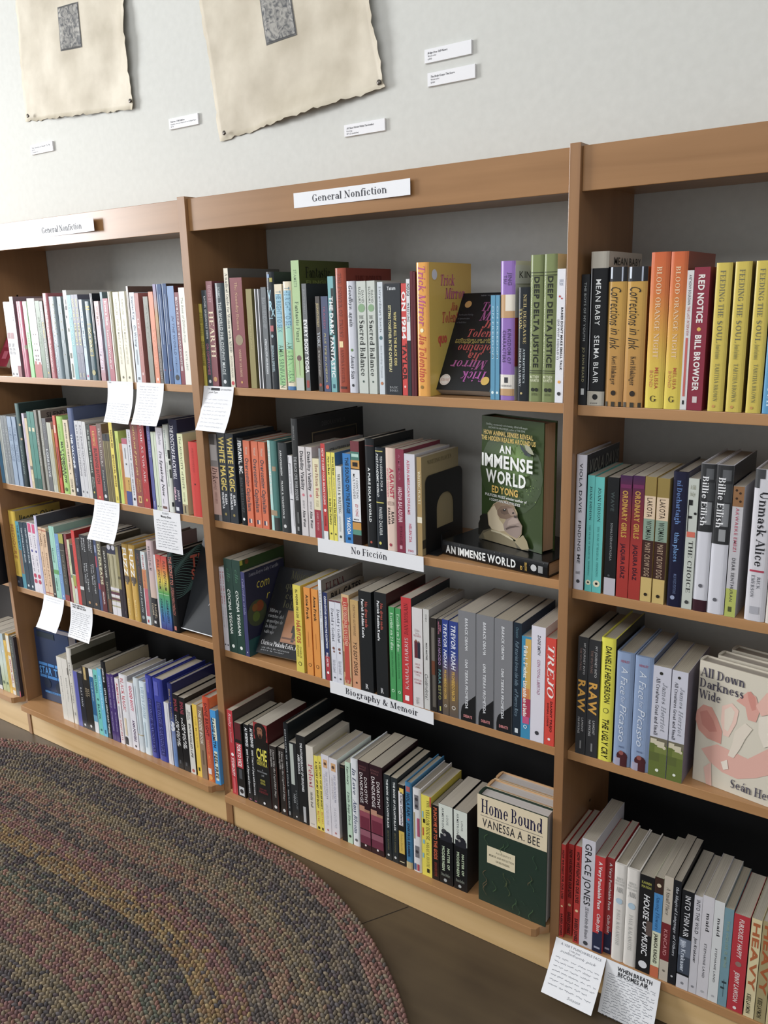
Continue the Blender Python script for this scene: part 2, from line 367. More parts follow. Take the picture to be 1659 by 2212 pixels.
for ox, oy in ((.5345, -.054), (-.52, -.1), (1.6, -.04)):
    for s0, s1 in ((-2.2, .062),):
        nx, ny = -dy * .0011, dx * .0011
        mb.add([(ox + dx*s0 - nx, oy + dy*s0 - ny, .0003), (ox + dx*s0 + nx, oy + dy*s0 + ny, .0003), (ox + dx*s1 + nx, oy + dy*s1 + ny, .0003), (ox + dx*s1 - nx, oy + dy*s1 - ny, .0003)], [(0, 3, 2, 1)], seam)
tag(mb.build('floor'), kind='structure')
white = noisy('ceiling_paint', 'd6d6d2', 'dcdcd8', 20, ro=.9)
mb = MB(); mb.box(-4.9, 3.4, -4.2, DB + .12, 2.9, 3.0, white); tag(mb.build('ceiling'), kind='structure')
mb = MB()
for y0, y1, z0, z1 in ((-4.2, -3.05, 0, 2.9), (-1.45, DB, 0, 2.9), (-3.05, -1.45, 0, 1.0), (-3.05, -1.45, 2.86, 2.9)):
    mb.box(-4.85, -4.73, y0, y1, z0, z1, plaster)
tag(mb.build('wall_left'), kind='structure')
mb = MB()
for y in (-3.05, -2.27, -1.49): mb.box(-4.83, -4.75, y, y + .04, 1.0, 2.86, white)
for z in (1.0, 2.82): mb.box(-4.83, -4.75, -3.05, -1.45, z, z + .04, white)
tag(mb.build('window_1'), kind='structure')

# ------------------------------------------------------------------ the bookcase
W_H = wood('honey_wood_rail', '8c653e', 'a47a50', 'x')
W_S = wood('honey_wood_shelf', 'a1784f', 'b78b60', 'x')
W_V = wood('honey_wood_upright', '8c6645', 'a27a54', 'z')
W_K = wood('pale_maple_kick', 'c3a06c', 'e4c594', 'x', scale=.55)
case = empty('bookcase', (0, 0, 0), 'long honey wood bookcase full of books along the grey wall', 'bookcase')
LEV = [('f', [1.131, 0.817, 0.5, 0.128]), ('l', [1.1302, 0.8149, 0.4929, 0.116]), ('m', [1.1295, 0.8147, 0.4853, 0.109]), ('r', [1.1279, 0.8037, 0.4872, 0.093])]
uprights = [(-1.778, -1.762), (X0L, X0R), (X1, X1R), (X2, X2R), (1.80, 1.82)]
for x0, x1 in uprights:
    mb = MB(); mb.box(x0, x1, 0, DB - .001, 0, ZT, W_V); mb.build('side_panel', case, .0008)
for i, (bay, zs) in enumerate(LEV):
    a, b = uprights[i][1] + .0003, uprights[i + 1][0] - .0003
    mb = MB(); mb.box(a, b, YH, YH + .018, ZB, ZH, W_H); mb.build('header_board', case, .0008)
    mb = MB(); mb.box(a, b, YH + .0185, DB - .0008, ZB + .0155, ZB + .033, W_S); mb.build('top_panel', case)
    for z in zs[:3]:
        mb = MB(); mb.box(a, b, YS, DB - .005, z - .0175, z, W_S); mb.build('shelf', case, .0008)
    z = zs[3]
    if bay != 'r':
        # bottom shelf with a proud rounded nosing stopping short of the upright
        e0, e1 = a + .008, b - .014
        prof = [(a, DB - .005), (a, .0), (e0, -.002), (e0, -.03), (e1 - .012, -.03), (e1 - .003, -.026), (e1, -.016), (b, -.001), (b, DB - .005)]
        mb = MB(); mb.prism(prof, z - .0185, z, W_S); mb.build('bottom_shelf', case, .0008)
    else:
        mb = MB(); mb.box(a, b, -.004, DB - .005, z - .0185, z, W_S); mb.build('bottom_shelf', case, .0008)
    mb = MB(); mb.box(a, b, .003, .02, 0.0005, z - .0187, W_K); mb.build('kick_board', case, .0008)
pegm = paint('1a140e', .9, False)
for x in (X0R, X1R, X2R):
    for q in range(11):
        mb = MB(); zc = .2 + q * .115; pts = [(x + .0006, .14 + .003 * math.cos(k*math.pi/5), zc + .003 * math.sin(k*math.pi/5)) for k in range(10)]
        mb.add(pts, [tuple(range(10))], pegm); mb.build('peg_hole', case)

# ------------------------------------------------------------------ books on the shelves
SHELF = {'m1': (1.1295, 0.0159, 'top shelf, middle bay'), 'm2': (0.8147, 0.0159, 'second shelf, middle bay'), 'm3': (0.4853, 0.0159, 'third shelf, middle bay'), 'm4': (0.109, -0.01, 'bottom shelf, middle bay'), 'l1': (1.1302, 0.0159, 'top shelf, left bay'), 'l2': (0.8149, 0.0159, 'second shelf, left bay'), 'l3': (0.4929, 0.0159, 'third shelf, left bay'), 'l4': (0.116, -0.01, 'bottom shelf, left bay'), 'r1': (1.1279, 0.0159, 'top shelf, right bay'), 'r2': (0.8037, 0.0159, 'second shelf, right bay'), 'r3': (0.4872, 0.0159, 'third shelf, right bay'), 'r4': (0.093, -0.001, 'bottom shelf, right bay'), 'f3': (0.5, 0.0159, 'third shelf, far left bay'), 'f4': (0.128, -0.01, 'bottom shelf, far left bay')}
def parse(line):
    head, label, its = line.split(';', 2)
    h = head.split()
    opt = {}; c = h[5].split(',')
    for o in c[1:]:
        a, b = o.split('='); opt[a] = b
    cols = c[0].split(':')
    its = [x for x in its.split('|') if x]
    return float(h[0]), [h[1], float(h[2]), float(h[3]), float(h[4]), opt, cols, label, its]
ROWS = r'''
@m1
0.0248 P 0.0045 0.1808 0.118 b8a838;left of two slim mustard booklets against the post;ZADIE SMITH~3a3618~.1~.38|INTIMATIONS~3a3618~.45~.75
0.0296 P 0.0040 0.1806 0.117 c4b33c;right of two slim mustard booklets, beside the slate paperback;ZADIE SMITH~3a3618~.1~.38|INTIMATIONS~3a3618~.45~.75
0.0369 P 0.0151 0.2096 0.136 3a444a;slate paperback with small white and pink capitals, beside the mustard booklets;RACHEL GREENWALD SMITH~c8ccd0~.06~.5~.4~.75|ON COMPROMISE~b0647e~.55~.88|@~e8e8ea~.95~.5~.25
0.0527 P 0.0187 0.2282 0.148 7f4149;dusty rose book with large cream serif capitals reading upright;HEARTH~e0cfae~.28~.72~.12~.9~R|EDITED BY~b08088~.04~.2~.3~.8|@~b88848~.93~.5~.3
0.0762 H 0.0319 0.2232 0.145 343f45;dark slate hardcover with widely spaced white capitals;THE WORLD PHILOSOPHY MADE~c0c8c8~.18~.88~.35~.65~S|SOAMES~8a9498~.04~.14~.35~.6|@~c8ccd0~.95~.5~.14
0.1099 P 0.0126 0.2529 0.164 d2cbb6,c2=4a4744;tall narrow cream spine with a red dot at the foot;A Radical Guide for Women with ADHD~4a4a44~.04~.7~.25~.8~R|SOLDEN FRANK~a8a090~.73~.92~.3~.7|@~c03038~.965~.5~.35
0.1262 P 0.0355 0.2324 0.151 7e373e,c2=5a3a22;wide maroon spine with pale serif title and round seal;The Noonday Demon~b89068~.04~.47~.38~.62~R|@~8a7858~.56~.5~.32|ANDREW SOLOMON~c8a080~.64~.9~.4~.6~R|@~c09040~.95~.5~.08
0.1715 P 0.0163 0.2080 0.135 8d834f,ro=.3;plain tarnished gold spine with faded lettering;THE WISDOM~a89c68~.35~.6~.35~.65~R
0.1965 P 0.0082 0.2073 0.135 26282c;left of two thin black spines edged in white;#~d8d8dc~0~1~0~.3
0.2054 P 0.0082 0.2070 0.135 26282c;right of two thin black spines edged in white;#~d8d8dc~0~1~0~.3
0.2146 P 0.0142 0.2103 0.137 62676b;mid grey paperback with faint block capitals up top;BIG FRIENDSHIP~7e8488~.1~.4~.2~.85~B|AMINATOU SOW ANN FRIEDMAN~c8ccd0~.5~.85~.3~.7
0.2305 H 0.0217 0.2402 0.156 22282e,c2=1c2024;tall black hardcover with pale blue letters stacked at the top;V~9cc8d8~.15~.23~.15~.6~Bh|R~9cc8d8~.24~.32~.3~.72~Bh|X~9cc8d8~.31~.37~.5~.95~Bh|#~6a8ab0~.02~.05~.2~.5|#~a0983c~.05~.085~.5~.85|BRENNAN SPIEGEL~8aa0a8~.62~.85~.3~.6|#~9cc8d8~.385~.39~.25~.7|#~a85058~.45~.5~.3~.7|@~8aa0a8~.54~.5~.15
0.2532 P 0.0198 0.2149 0.140 d8ccb0;cream spine with blue to green lettering panel, shorter of two alike;#~7fb2c8~.09~.4~.08~.92|#~86bfae~.4~.62~.08~.92|#~8cc07c~.62~.96~.08~.92|THE RIGHT TO SEX~4a7a90~.06~.45~.2~.85~S|AMIA SRINIVASAN~487050~.57~.98~.2~.85~S
0.2753 H 0.0227 0.2195 0.143 d8ccb0;cream spine with blue to green lettering panel, taller of two alike;#~7fb2c8~.08~.4~.08~.92|#~86bfae~.4~.62~.08~.92|#~8cc07c~.62~.92~.08~.92|THE RIGHT TO SEX~4a7a90~.05~.43~.2~.85~S|AMIA SRINIVASAN~487050~.55~.93~.2~.85~S|#~3a6ea0~.965~1~0~1
0.3013 P 0.0208 0.2595 0.165 a3c088,c2=333a12;tall pale green spine rising above its neighbours;STAMETS~6e8a68~.07~.2~.3~.65~S|Fantastic Fungi~4e6a48~.31~.62~.3~.7~R|@~6a4a4a~.745~.5~.28|#~9a8a78~.76~.88~.47~.53|@~d0d4d0~.94~.5~.3|#~b8bcb4~.9~1~0~1|>Fantastic~15180c~.12~.6~.05~.13~R|>FUNGI~565f28~.12~.5~.15~.18
0.3268 P 0.0117 0.2136 0.139 676b6d,c2=202224;grey spine with bold white capitals and black cover;EVERY BODY YOGA~e4e6e6~.33~.83~.12~.9~B|JESSAMYN STANLEY~85898a~.05~.28~.3~.7|#~9a3a34~.9~.97~.2~.8|>E~3a3c3e~.25~.5~.42~.58~B
0.3607 P 0.0108 0.1883 0.122 4c4744;short brown-grey spine with gold and white lettering;JESSAMYN STANLEY~b0a070~.07~.32~.25~.75|YOKE~b8c0c8~.37~.53~.15~.85~R|My Yoga of Self-Acceptance~c8c4bc~.56~.84~.3~.65~I|@~a04838~.93~.5~.3
0.3752 P 0.0168 0.1879 0.122 48516f;short slate blue spine with red and gold lettering;TRAGEDY~a05068~.1~.34~.3~.6~S|PLUS TIME IN AMERICA~a8a070~.38~.9~.3~.6~O|@~c85a40~.95~.5~.25
0.3941 P 0.0136 0.2251 0.146 6fa9ad;teal spine split with black, white capitals running down;#~26302f~.1~.5~.55~1|#~26302f~.5~.72~0~.6|THE DARK FANTASTIC~e8eeee~.17~.87~.2~.85~B|#~2e5a6a~.93~.965~.3~.7
0.4121 H 0.0261 0.2397 0.156 9c4127,c2=5c1f12;rust orange hardcover with darker engraved title and cream jigsaw piece;THE POWER OF TRUST~7a2e1c~.04~.55~.3~.6~R|#~e0c890~.58~.63~.25~.6|SANDRA SUCHER~7c2f1d~.65~.92~.35~.6~R|#~4a2018~.95~.97~.2~.8|>THE POWER~4a1510~.2~.8~.06~.12~R
0.4397 H 0.0190 0.2146 0.139 c2c4ce;pale grey hardcover with black italic script and green leaf;Goodbye, again~3a3c44~.04~.4~.3~.75~I|@~5a8038~.61~.5~.15|Jonny Sun~3a3c44~.66~.87~.3~.75~I|@~2a2c30~.93~.5~.15
0.4645 P 0.0215 0.2137 0.139 bdc3bb;left of two pale sage spines with a green tree;DAVID~5a605a~.08~.19~.55~.8~S|SUZUKI~5a605a~.05~.19~.2~.45~S|@~7d9f76~.235~.5~.38|THE~5a605a~.3~.33~.2~.7~Rh|Sacred Balance~262b28~.34~.84~.22~.78~R|@~3a5048~.89~.5~.1
0.4889 P 0.0184 0.2135 0.139 bdc3bb;right of two pale sage spines with a green tree;DAVID~5a605a~.08~.19~.55~.8~S|SUZUKI~5a605a~.05~.19~.2~.45~S|@~7d9f76~.235~.5~.38|THE~5a605a~.3~.33~.2~.7~Rh|Sacred Balance~262b28~.34~.84~.22~.78~R|@~3a5048~.89~.5~.1
0.5134 P 0.0122 0.2103 0.137 c2cad0;narrow white spine with thin grey serif title and beetle;Extraordinary Insects~7a8088~.04~.44~.3~.7~R|@~4a7078~.49~.5~.3|Anne Sverdrup Thygeson~9aa0a8~.55~.85~.35~.65~I|@~b07048~.9~.5~.25
0.5308 P 0.0347 0.2067 0.134 2a2e33;wide charcoal spine with two lines of gold and white capitals;Tatum~c8ccd0~.025~.055~.15~.7~Bh|WHY ARE ALL THE BLACK KIDS~c8b868~.25~.73~.55~.72~B|SITTING TOGETHER IN THE CAFETERIA?~d0c890~.19~.79~.2~.38~B|BASIC~a0a4a8~.92~.94~.2~.75~Rh|BOOKS~a0a4a8~.95~.97~.2~.75~Rh
0.5675 P 0.0112 0.2061 0.134 cc3e3a;red spine with chunky white and black letters;ON 1984~e8e4e2~.07~.49~.1~.9~B|TAYLOR~2a1c1c~.53~.86~.1~.9~B|@~e8b8b0~.92~.5~.2
0.5792 P 0.0079 0.2135 0.139 2e3236;thin spine white above and speckled black below;#~d2d2d4~0~.52~0~1|NGUGI~1a1a1c~.04~.14~.15~.85~B|WRESTLING~4a4c50~.2~.36~.2~.8
0.5880 P 0.0058 0.2267 0.147 5e222b;left of two very thin oxblood spines;#~7a3a40~.1~.9~.4~.5
0.5944 P 0.0043 0.2256 0.147 5e222b;right of two very thin oxblood spines, touching the big yellow hardcover;#~7a3a40~.1~.9~.4~.5
0.6004 H 0.0268 0.2415 0.157 de9a32,c2=c98a24;big marigold hardcover with magenta and red slanted serif lettering;Trick Mirror~b0447e~.03~.47~.2~.75~I|@~f0e0b8~.5~.45~.14|Jia Tolentino~b83a28~.53~.89~.2~.75~I|@~8a6a20~.93~.4~.12|>Trick~a04868~.27~.6~.09~.17~I|>Mirror~a04868~.36~.84~.19~.27~I|>Jia~a04030~.5~.66~.3~.36~I|>Tolentino~a04030~.3~.85~.37~.45~I|>@~e8d8a8~.13~.09~.06|>quo~a83828~.2~.4~.52~.6~B
0.7548 P 0.0085 0.1798 0.117 5594b4;left of two slim sky blue spines;ON FREEDOM~bcd8e4~.1~.6~.35~.7~S|@~d0e4ee~.93~.5~.3
0.7643 P 0.0076 0.1796 0.117 5594b4;right of two slim sky blue spines, beside the purple hardcover;ON FREEDOM~bcd8e4~.1~.6~.35~.7~S|@~d0e4ee~.93~.5~.3
0.7727 H 0.0276 0.2355 0.153 8d69b3,c2=c0b29a;purple hardcover with tan and cream bands;#~b89060~.235~.4~0~1|#~d8d0c0~.235~.35~.38~1|#~d8d2c8~.81~.915~0~1|#~b89060~.915~.965~0~1|JING~4a3a62~.08~.17~.55~.8~S|TSU~4a3a62~.1~.16~.25~.45~S|KINGDOM OF~3f3156~.48~.73~.55~.78~S|CHARACTERS~3f3156~.49~.72~.2~.42~S|#~3a3a40~.83~.87~.35~.6|RIVERHEAD~6a6a70~.885~.9~.15~.85~Sh|>#~d4cdc0~0~1~.03~.16|>KINGDOM~2c2a2a~.1~.95~.07~.12~S|>#~7a3020~0~1~.4~.75
0.8065 H 0.0216 0.1915 0.124 20252a;black hardcover with gold capitals stacked in two columns;NEIL DEGRASSE~b8a468~.06~.49~.5~.75~R|TYSON~c8b468~.18~.36~.15~.4~R|ASTROPHYSICS~b8c4c8~.53~.84~.5~.68~R|PEOPLE IN A HURRY~c8ccd0~.53~.87~.18~.36~R|@~b8a468~.93~.4~.1
0.8285 H 0.0232 0.2427 0.158 76824f;left of two tall olive hardcovers with big black capitals;DEEP DELTA JUSTICE~20241a~.145~.76~.35~.75~B|A BLACK TEEN HIS LAWYER AND THE SOUTH~c8cca8~.15~.75~.1~.2~S|#~3a4028~.115~.12~0~1|#~3a4028~.135~.14~0~1|#~3a4028~.78~.785~0~1|#~3a4028~.795~.8~0~1|MATTHEW~c8cca8~.815~.835~.12~.85~Bh|VAN METER~c8cca8~.84~.86~.12~.85~Bh|@~262a20~.915~.35~.14|@~262a20~.915~.65~.14|LITTLE~4a5034~.94~.955~.25~.75~Rh
0.8527 H 0.0236 0.2428 0.158 76824f,c2=b8a47e;right of two tall olive hardcovers with big black capitals;DEEP DELTA JUSTICE~20241a~.145~.76~.35~.75~B|A BLACK TEEN HIS LAWYER AND THE SOUTH~c8cca8~.15~.75~.1~.2~S|#~3a4028~.115~.12~0~1|#~3a4028~.135~.14~0~1|#~3a4028~.78~.785~0~1|#~3a4028~.795~.8~0~1|MATTHEW~c8cca8~.815~.835~.12~.85~Bh|VAN METER~c8cca8~.84~.86~.12~.85~Bh|@~262a20~.915~.35~.14|@~262a20~.915~.65~.14|LITTLE~4a5034~.94~.955~.25~.75~Rh
0.8775 P 0.0144 0.2184 0.142 dadde4;white spine with black capitals and small toy drawings by the post;JULIE~9aa0b0~.075~.095~.25~.75~Bh|VICK~9aa0b0~.1~.12~.25~.75~Bh|BABIES DON'T MAKE SMALL TALK~26262a~.28~.75~.55~.8~B|(SO WHY SHOULD I?)~4a4a50~.37~.67~.15~.38~S|@~c03838~.2~.35~.12|@~c03838~.215~.6~.1|@~e0a040~.84~.5~.18|@~3a3a3e~.93~.5~.22
@m2
0.0248 P 0.0247 0.2050 0.133 8a8482;spine with grey photograph above a blush pink lower half;#~55504e~0~.12~.05~.7|#~b0aaa8~.12~.3~.1~.9|#~c9a193~.37~.93~0~1|Dyke~5a3a38~.38~.56~.15~.8~I|(geology)~7a5250~.56~.64~.3~.7~I|SABRINA IMBLER~8a5a55~.66~.8~.3~.6~I|#~4a4644~.93~1~0~.6
0.0515 P 0.0250 0.2097 0.136 2a3037;left of two charcoal spines with jagged gold capitals;WHITE MAGIC~c8b048~.04~.64~.2~.85~B|ELISSA~d8dadc~.68~.8~.55~.8~B|WASHUTA~d8dadc~.66~.85~.15~.42~B|@~8a7a3a~.91~.5~.14
0.0784 P 0.0246 0.2096 0.136 2a3037;right of two charcoal spines with jagged gold capitals;WHITE MAGIC~c8b048~.04~.64~.2~.85~B|ELISSA~d8dadc~.68~.8~.55~.8~B|WASHUTA~d8dadc~.66~.85~.15~.42~B|@~8a7a3a~.91~.5~.14
0.1124 H 0.0190 0.2018 0.131 1e2124;narrow black hardcover with white condensed capitals near its top;FENTANYL, INC.~d8dadc~.03~.41~.25~.8~B|BEN WESTHOFF~4a5054~.45~.85~.3~.7~S|@~e8e8e8~.93~.5~.18
0.1328 P 0.0191 0.1974 0.128 cf6843;left of three matching orange spines;Wetzel~c0a090~.07~.16~.35~.7~B|Overcoming Capitalism~5a4448~.2~.82~.2~.75~B|#~3a3c5a~.91~.96~.25~.5|#~d8c0b0~.91~.96~.5~.75
0.1577 P 0.0195 0.1976 0.128 cf6843;middle of three matching orange spines;Wetzel~c0a090~.07~.16~.35~.7~B|Overcoming Capitalism~5a4448~.2~.82~.2~.75~B|#~3a3c5a~.91~.96~.25~.5|#~d8c0b0~.91~.96~.5~.75
0.1794 P 0.0193 0.1973 0.128 cf6843;right of three matching orange spines, beside the aqua one;Wetzel~c0a090~.07~.16~.35~.7~B|Overcoming Capitalism~5a4448~.2~.82~.2~.75~B|#~3a3c5a~.91~.96~.25~.5|#~d8c0b0~.91~.96~.5~.75
0.2051 H 0.0253 0.2025 0.132 4c7d78;aqua and dark teal hardcover with mushroom patches;#~9cc6c0~0~1~0~.4|#~a08468~.28~.33~.5~.9|#~9a8468~.77~.83~0~.8|#~3a3e3c~.85~1~.45~1|THE SECRET LIFE OF FUNGI~e0d0c8~.04~.6~.08~.35~S
0.2349 H 0.0252 0.2000 0.130 383c3e;dark charcoal hardcover with tiny spaced white capitals;AFROPESSIMISM~b8bcbc~.08~.36~.3~.5~B|FRANK B. WILDERSON III~b8bcbc~.42~.84~.3~.5~B|@~c8c8c8~.93~.5~.16
0.2649 P 0.0116 0.1741 0.113 d0d0d4;thin white spine printed with a black maze line;#~4a4a4e~.02~.1~.1~.16|#~4a4a4e~.1~.11~.1~.6|#~4a4a4e~.1~.5~.55~.6|BLACK CIVIL RIGHTS~8a8a90~.12~.48~.2~.45~S|#~4a4a4e~.55~.56~.1~.8|#~4a4a4e~.56~.9~.75~.8
0.2771 H 0.0175 0.2545 0.238 343536,c2=1c1c1d,dp=.245;very tall near-black hardcover with a gold-framed cover picture;DEBORAH WILLIS~8a8c8c~.06~.18~.35~.6~S|THE BLACK CIVIL WAR SOLDIER~9a9c9e~.32~.7~.3~.75~B|#~5a5c5c~.8~.9~.4~.7|#~8a8c8c~.93~.965~.35~.65|>DEBORAH WILLIS~3a3a3a~.35~.7~.06~.1~S|>#~4a4230~.2~.88~.14~.15|>#~4a4230~.2~.215~.14~.6|>#~4a4230~.865~.88~.14~.6|>#~2a2420~.23~.85~.17~.6
0.2956 P 0.0177 0.1963 0.128 c8c2c2;left of two pale pink-grey spines with bold dark lettering;Disability Visibility~36363a~.05~.48~.25~.75~B|@~c86a78~.535~.5~.18|EDITED BY~6a6a70~.6~.69~.35~.6~S|Alice Wong~36363a~.71~.9~.3~.7~B
0.3162 P 0.0164 0.1964 0.128 c8c2c2;right of two pale pink-grey spines with bold dark lettering;Disability Visibility~36363a~.05~.48~.25~.75~B|@~c86a78~.535~.5~.18|EDITED BY~6a6a70~.6~.69~.35~.6~S|Alice Wong~36363a~.71~.9~.3~.7~B
0.3334 P 0.0176 0.1735 0.113 d8cfa8;short cream spine ending in a crimson block;#~9a2a3a~.64~1~0~1|How Fiction~8a4a3a~.07~.34~.35~.8~R|Works~b03a3a~.36~.49~.35~.8~I|PICADOR~b0a480~.52~.6~.3~.7~R|JAMES WOOD~d0a0a0~.67~.9~.35~.65~R
0.3512 P 0.0058 0.1961 0.127 848990;thin blue-grey spine beside the tall red one;#~a8acb2~.1~.8~.3~.6
0.3574 P 0.0112 0.2069 0.134 bd3533,c2=6c6d6f;tall red spine with white foot and grey cover;HOW TO KEEP YOUR BRAIN YOUNG~e8c8c4~.05~.63~.25~.7~B|@~e8d0cc~.69~.5~.3|#~d8d8da~.91~1~0~1|KAWASHIMA~8a2a28~.75~.86~.3~.6|>STRATEGIES FOR~3a3c3e~.12~.7~.06~.1~B
0.3718 P 0.0111 0.1898 0.123 dcd03f,c2=3a5a74;left of two lemon yellow spines with black and grey words;How to Be an~3a3a20~.05~.25~.3~.75~B|Antiracist~b8b060~.27~.5~.3~.75~B|In the 21st Century~3a3a20~.52~.82~.3~.75~B|@~4a4a28~.92~.5~.2
0.3842 P 0.0098 0.1900 0.124 dcd03f,c2=3a5a74;right of two lemon yellow spines with black and grey words;How to Be an~3a3a20~.05~.25~.3~.75~B|Antiracist~b8b060~.27~.5~.3~.75~B|In the 21st Century~3a3a20~.52~.82~.3~.75~B|@~4a4a28~.92~.5~.2
0.3950 P 0.0150 0.1626 0.106 d2d4d0;short white spine with thin green-black serif capitals;WRITERS & WRITING~3a4440~.1~.62~.3~.75~R|A BOOK OF QUOTATIONS~8a908c~.65~.86~.3~.6~I|@~4a504c~.93~.5~.2
0.4147 P 0.0198 0.1907 0.124 2c7abd;bright blue spine with dark and white capitals;THE SOUND ON THE PAGE~15304a~.04~.66~.3~.75~B|YAGODA~e8eef4~.7~.9~.3~.75~B|#~15304a~.93~.96~.35~.7
0.4357 P 0.0219 0.2181 0.142 3a2a26;patterned spine with white centre panel, maroon and teal ends;#~6e2c34~0~.1~0~1|#~3e7468~.1~.18~0~1|#~a8ccc0~.12~.15~.1~.9|#~c08a34~.18~.26~0~1|#~1c1816~.2~.24~.2~.8|#~d6d8dc~.27~.77~0~1|I CONTAIN~3a3c40~.35~.54~.55~.8~S|MULTITUDES~3a3c40~.31~.55~.2~.45~S|ED YONG~b04a54~.6~.72~.4~.7~O|ecco~3a3c40~.74~.755~.15~.75~Bh|#~c08a34~.78~.85~0~1|#~4e8a7a~.85~.9~0~1|#~2a1c1a~.9~1~0~1
0.4708 H 0.0226 0.2253 0.146 202326;black hardcover with white spaced capitals, taller than its neighbours;A PURE SOLAR WORLD~d8dcdc~.26~.76~.35~.6~B|@~b04a38~.95~.5~.12|#~7a3a34~.06~.065~.05~.95
0.4946 H 0.0263 0.2094 0.136 1e252c;blue-black hardcover with yellow rules and white capitals;TEN LESSONS FOR A~d8dcdc~.08~.42~.55~.75~S|POST-PANDEMIC WORLD~d8dcdc~.06~.48~.2~.4~O|#~b8b04a~.03~.04~.1~.8|#~b8b04a~.53~.54~.1~.8|FAREED ZAKARIA~d0d4d4~.58~.86~.35~.65~S|@~c8c050~.94~.4~.12
0.5213 H 0.0230 0.2102 0.137 d3b9aa;blush pink hardcover with rose red capitals;AGAINST~b83a52~.19~.48~.45~.85~B|WHITE FEMINISM~c87a80~.19~.47~.12~.3~B|NOTES ON~8a7068~.51~.55~.15~.85~Sh|RAFIA~3a302e~.61~.73~.55~.8~B|ZAKARIA~3a302e~.57~.74~.18~.4~B|@~a03848~.94~.4~.14
0.5460 P 0.0196 0.2098 0.136 822a42;maroon spine with white hand-drawn capitals;HADHA BALADUNA~d8b8c0~.36~.7~.25~.75~O|A MEMOIR~a05a70~.05~.3~.35~.6~S|SYRACUSE~5e1c30~.74~.92~.35~.65~S|#~c090a0~.93~.965~.35~.65
0.5667 P 0.0243 0.2022 0.131 c6c5ce;white paperback spine with pink spaced capitals;ASIAN AMERICAN DREAMS~c06074~.06~.6~.25~.5~B|HELEN ZIA~c06074~.69~.88~.35~.6~B|FSG~c06074~.955~.975~.25~.75~Bh
0.5954 P 0.0107 0.1976 0.140 a08450,c2=74684a,dp=.14;tan spine held by the black metal bookend;WRITING PLACES~e0d8b8~.14~.47~.25~.75~R|#~d8d0b8~.6~.66~0~1|>WRITING PLACES~585034~.15~.8~.05~.09~R|>#~2c2820~0~1~.84~.93
@m3
0.0248 P 0.0082 0.2130 0.138 cbc8d0;left of two white spines with red serif title;Lunes sin carne~b0343a~.05~.44~.25~.75~R|RAQUEL BERNACER~8a8a90~.48~.72~.35~.65~S|@~2a2a2e~.93~.5~.25
0.0334 P 0.0082 0.2142 0.139 cbc8d0;right of two white spines with red serif title;Lunes sin carne~b0343a~.05~.44~.25~.75~R|RAQUEL BERNACER~8a8a90~.48~.72~.35~.65~S|@~2a2a2e~.93~.5~.25
0.0426 P 0.0266 0.2381 0.155 223f37;left of two tall bottle green spines;ella~3e6a54~.1~.24~.3~.7~I|COCINA VEGANA~d8ded8~.32~.8~.25~.6~O|@~d8ded8~.93~.5~.17
0.0700 P 0.0256 0.2386 0.155 223f37,c2=1d2f16;right of two tall bottle green spines, with dark green cover;ella~3e6a54~.1~.24~.3~.7~I|COCINA VEGANA~d8ded8~.32~.8~.25~.6~O|@~d8ded8~.93~.5~.17|>#~7a7a20~0~.06~0~.05|>@~4a2a14~.15~.03~.04
0.0965 P 0.0123 0.2128 0.138 3b3d69,c2=1c1d33;indigo spine whose cover shows a bowl of vegetables;Cada red en su tela~8a8aae~.08~.5~.25~.75~I|@~c0c0d0~.95~.5~.15|>Laura Reyes Gaby Carrillo~6a6c80~.1~.85~.03~.07~I|>com~8a8028~.28~.6~.12~.24~H|>r~8a8028~.5~.6~.3~.4~H|>@~2c3228~.25~.52~.24|>@~5a2a18~.32~.45~.1|>@~3c4a20~.22~.56~.09|>@~59361a~.2~.45~.07|>#~1a3c40~0~.4~.8~1
0.2580 P 0.0224 0.2100 0.137 d0c036;yellow spine with red and black capitals;EL PODER DE LOS~4a4420~.05~.37~.35~.6~B|HÁBITOS~b04a2a~.4~.66~.25~.75~B|CHARLES~4a4420~.7~.83~.55~.75~S|DUHIGG~4a4420~.69~.82~.2~.42~S|@~3a3618~.9~.5~.22|@~d0c036~.9~.5~.16
0.2899 P 0.0180 0.2096 0.136 d88a2a;left of two orange spines with black name;Anne Frank~3a2a1c~.08~.36~.3~.7~B|#~b0702a~.5~.68~.4~.45|@~5a3a18~.88~.5~.24|@~d88a2a~.88~.5~.17
0.3118 P 0.0181 0.2094 0.136 d88a2a;right of two orange spines with black name;Anne Frank~3a2a1c~.08~.36~.3~.7~B|#~b0702a~.5~.68~.4~.45|@~5a3a18~.88~.5~.24|@~d88a2a~.88~.5~.17
0.3332 P 0.0087 0.2339 0.152 cfd2d6,c2=635f59;thin tall white spine with beige cover showing dark red capitals;Elena Ferrante~7a8088~.1~.38~.25~.75~R|En los margenes~9aa0a8~.42~.6~.3~.7~R|>ELENA~4a2024~.1~.55~.05~.16~R
0.3448 P 0.0124 0.2075 0.135 26315f,c2=6a6256;navy spine turning red at the foot, white capitals;#~a8303a~.72~1~0~1|CÓMO EVITAR UN DESASTRE CLIMÁTICO~d8dcec~.04~.63~.3~.7~B|BILL GATES~e0d0d4~.68~.84~.3~.7~B|@~e8e0e0~.91~.5~.25|>BILL GATES~161414~.1~.9~.02~.1~B
0.3620 P 0.0152 0.1940 0.126 ccced8;left of two white spines with a small brown bird;David y Goliat~5a5c66~.1~.5~.3~.75~R|@~7a5048~.58~.5~.22|@~7a5048~.62~.55~.16|Malcolm Gladwell~9a9ca6~.72~.88~.25~.75~R|#~5a5c66~.93~.95~.35~.65|#~6a4048~0~.02~0~1
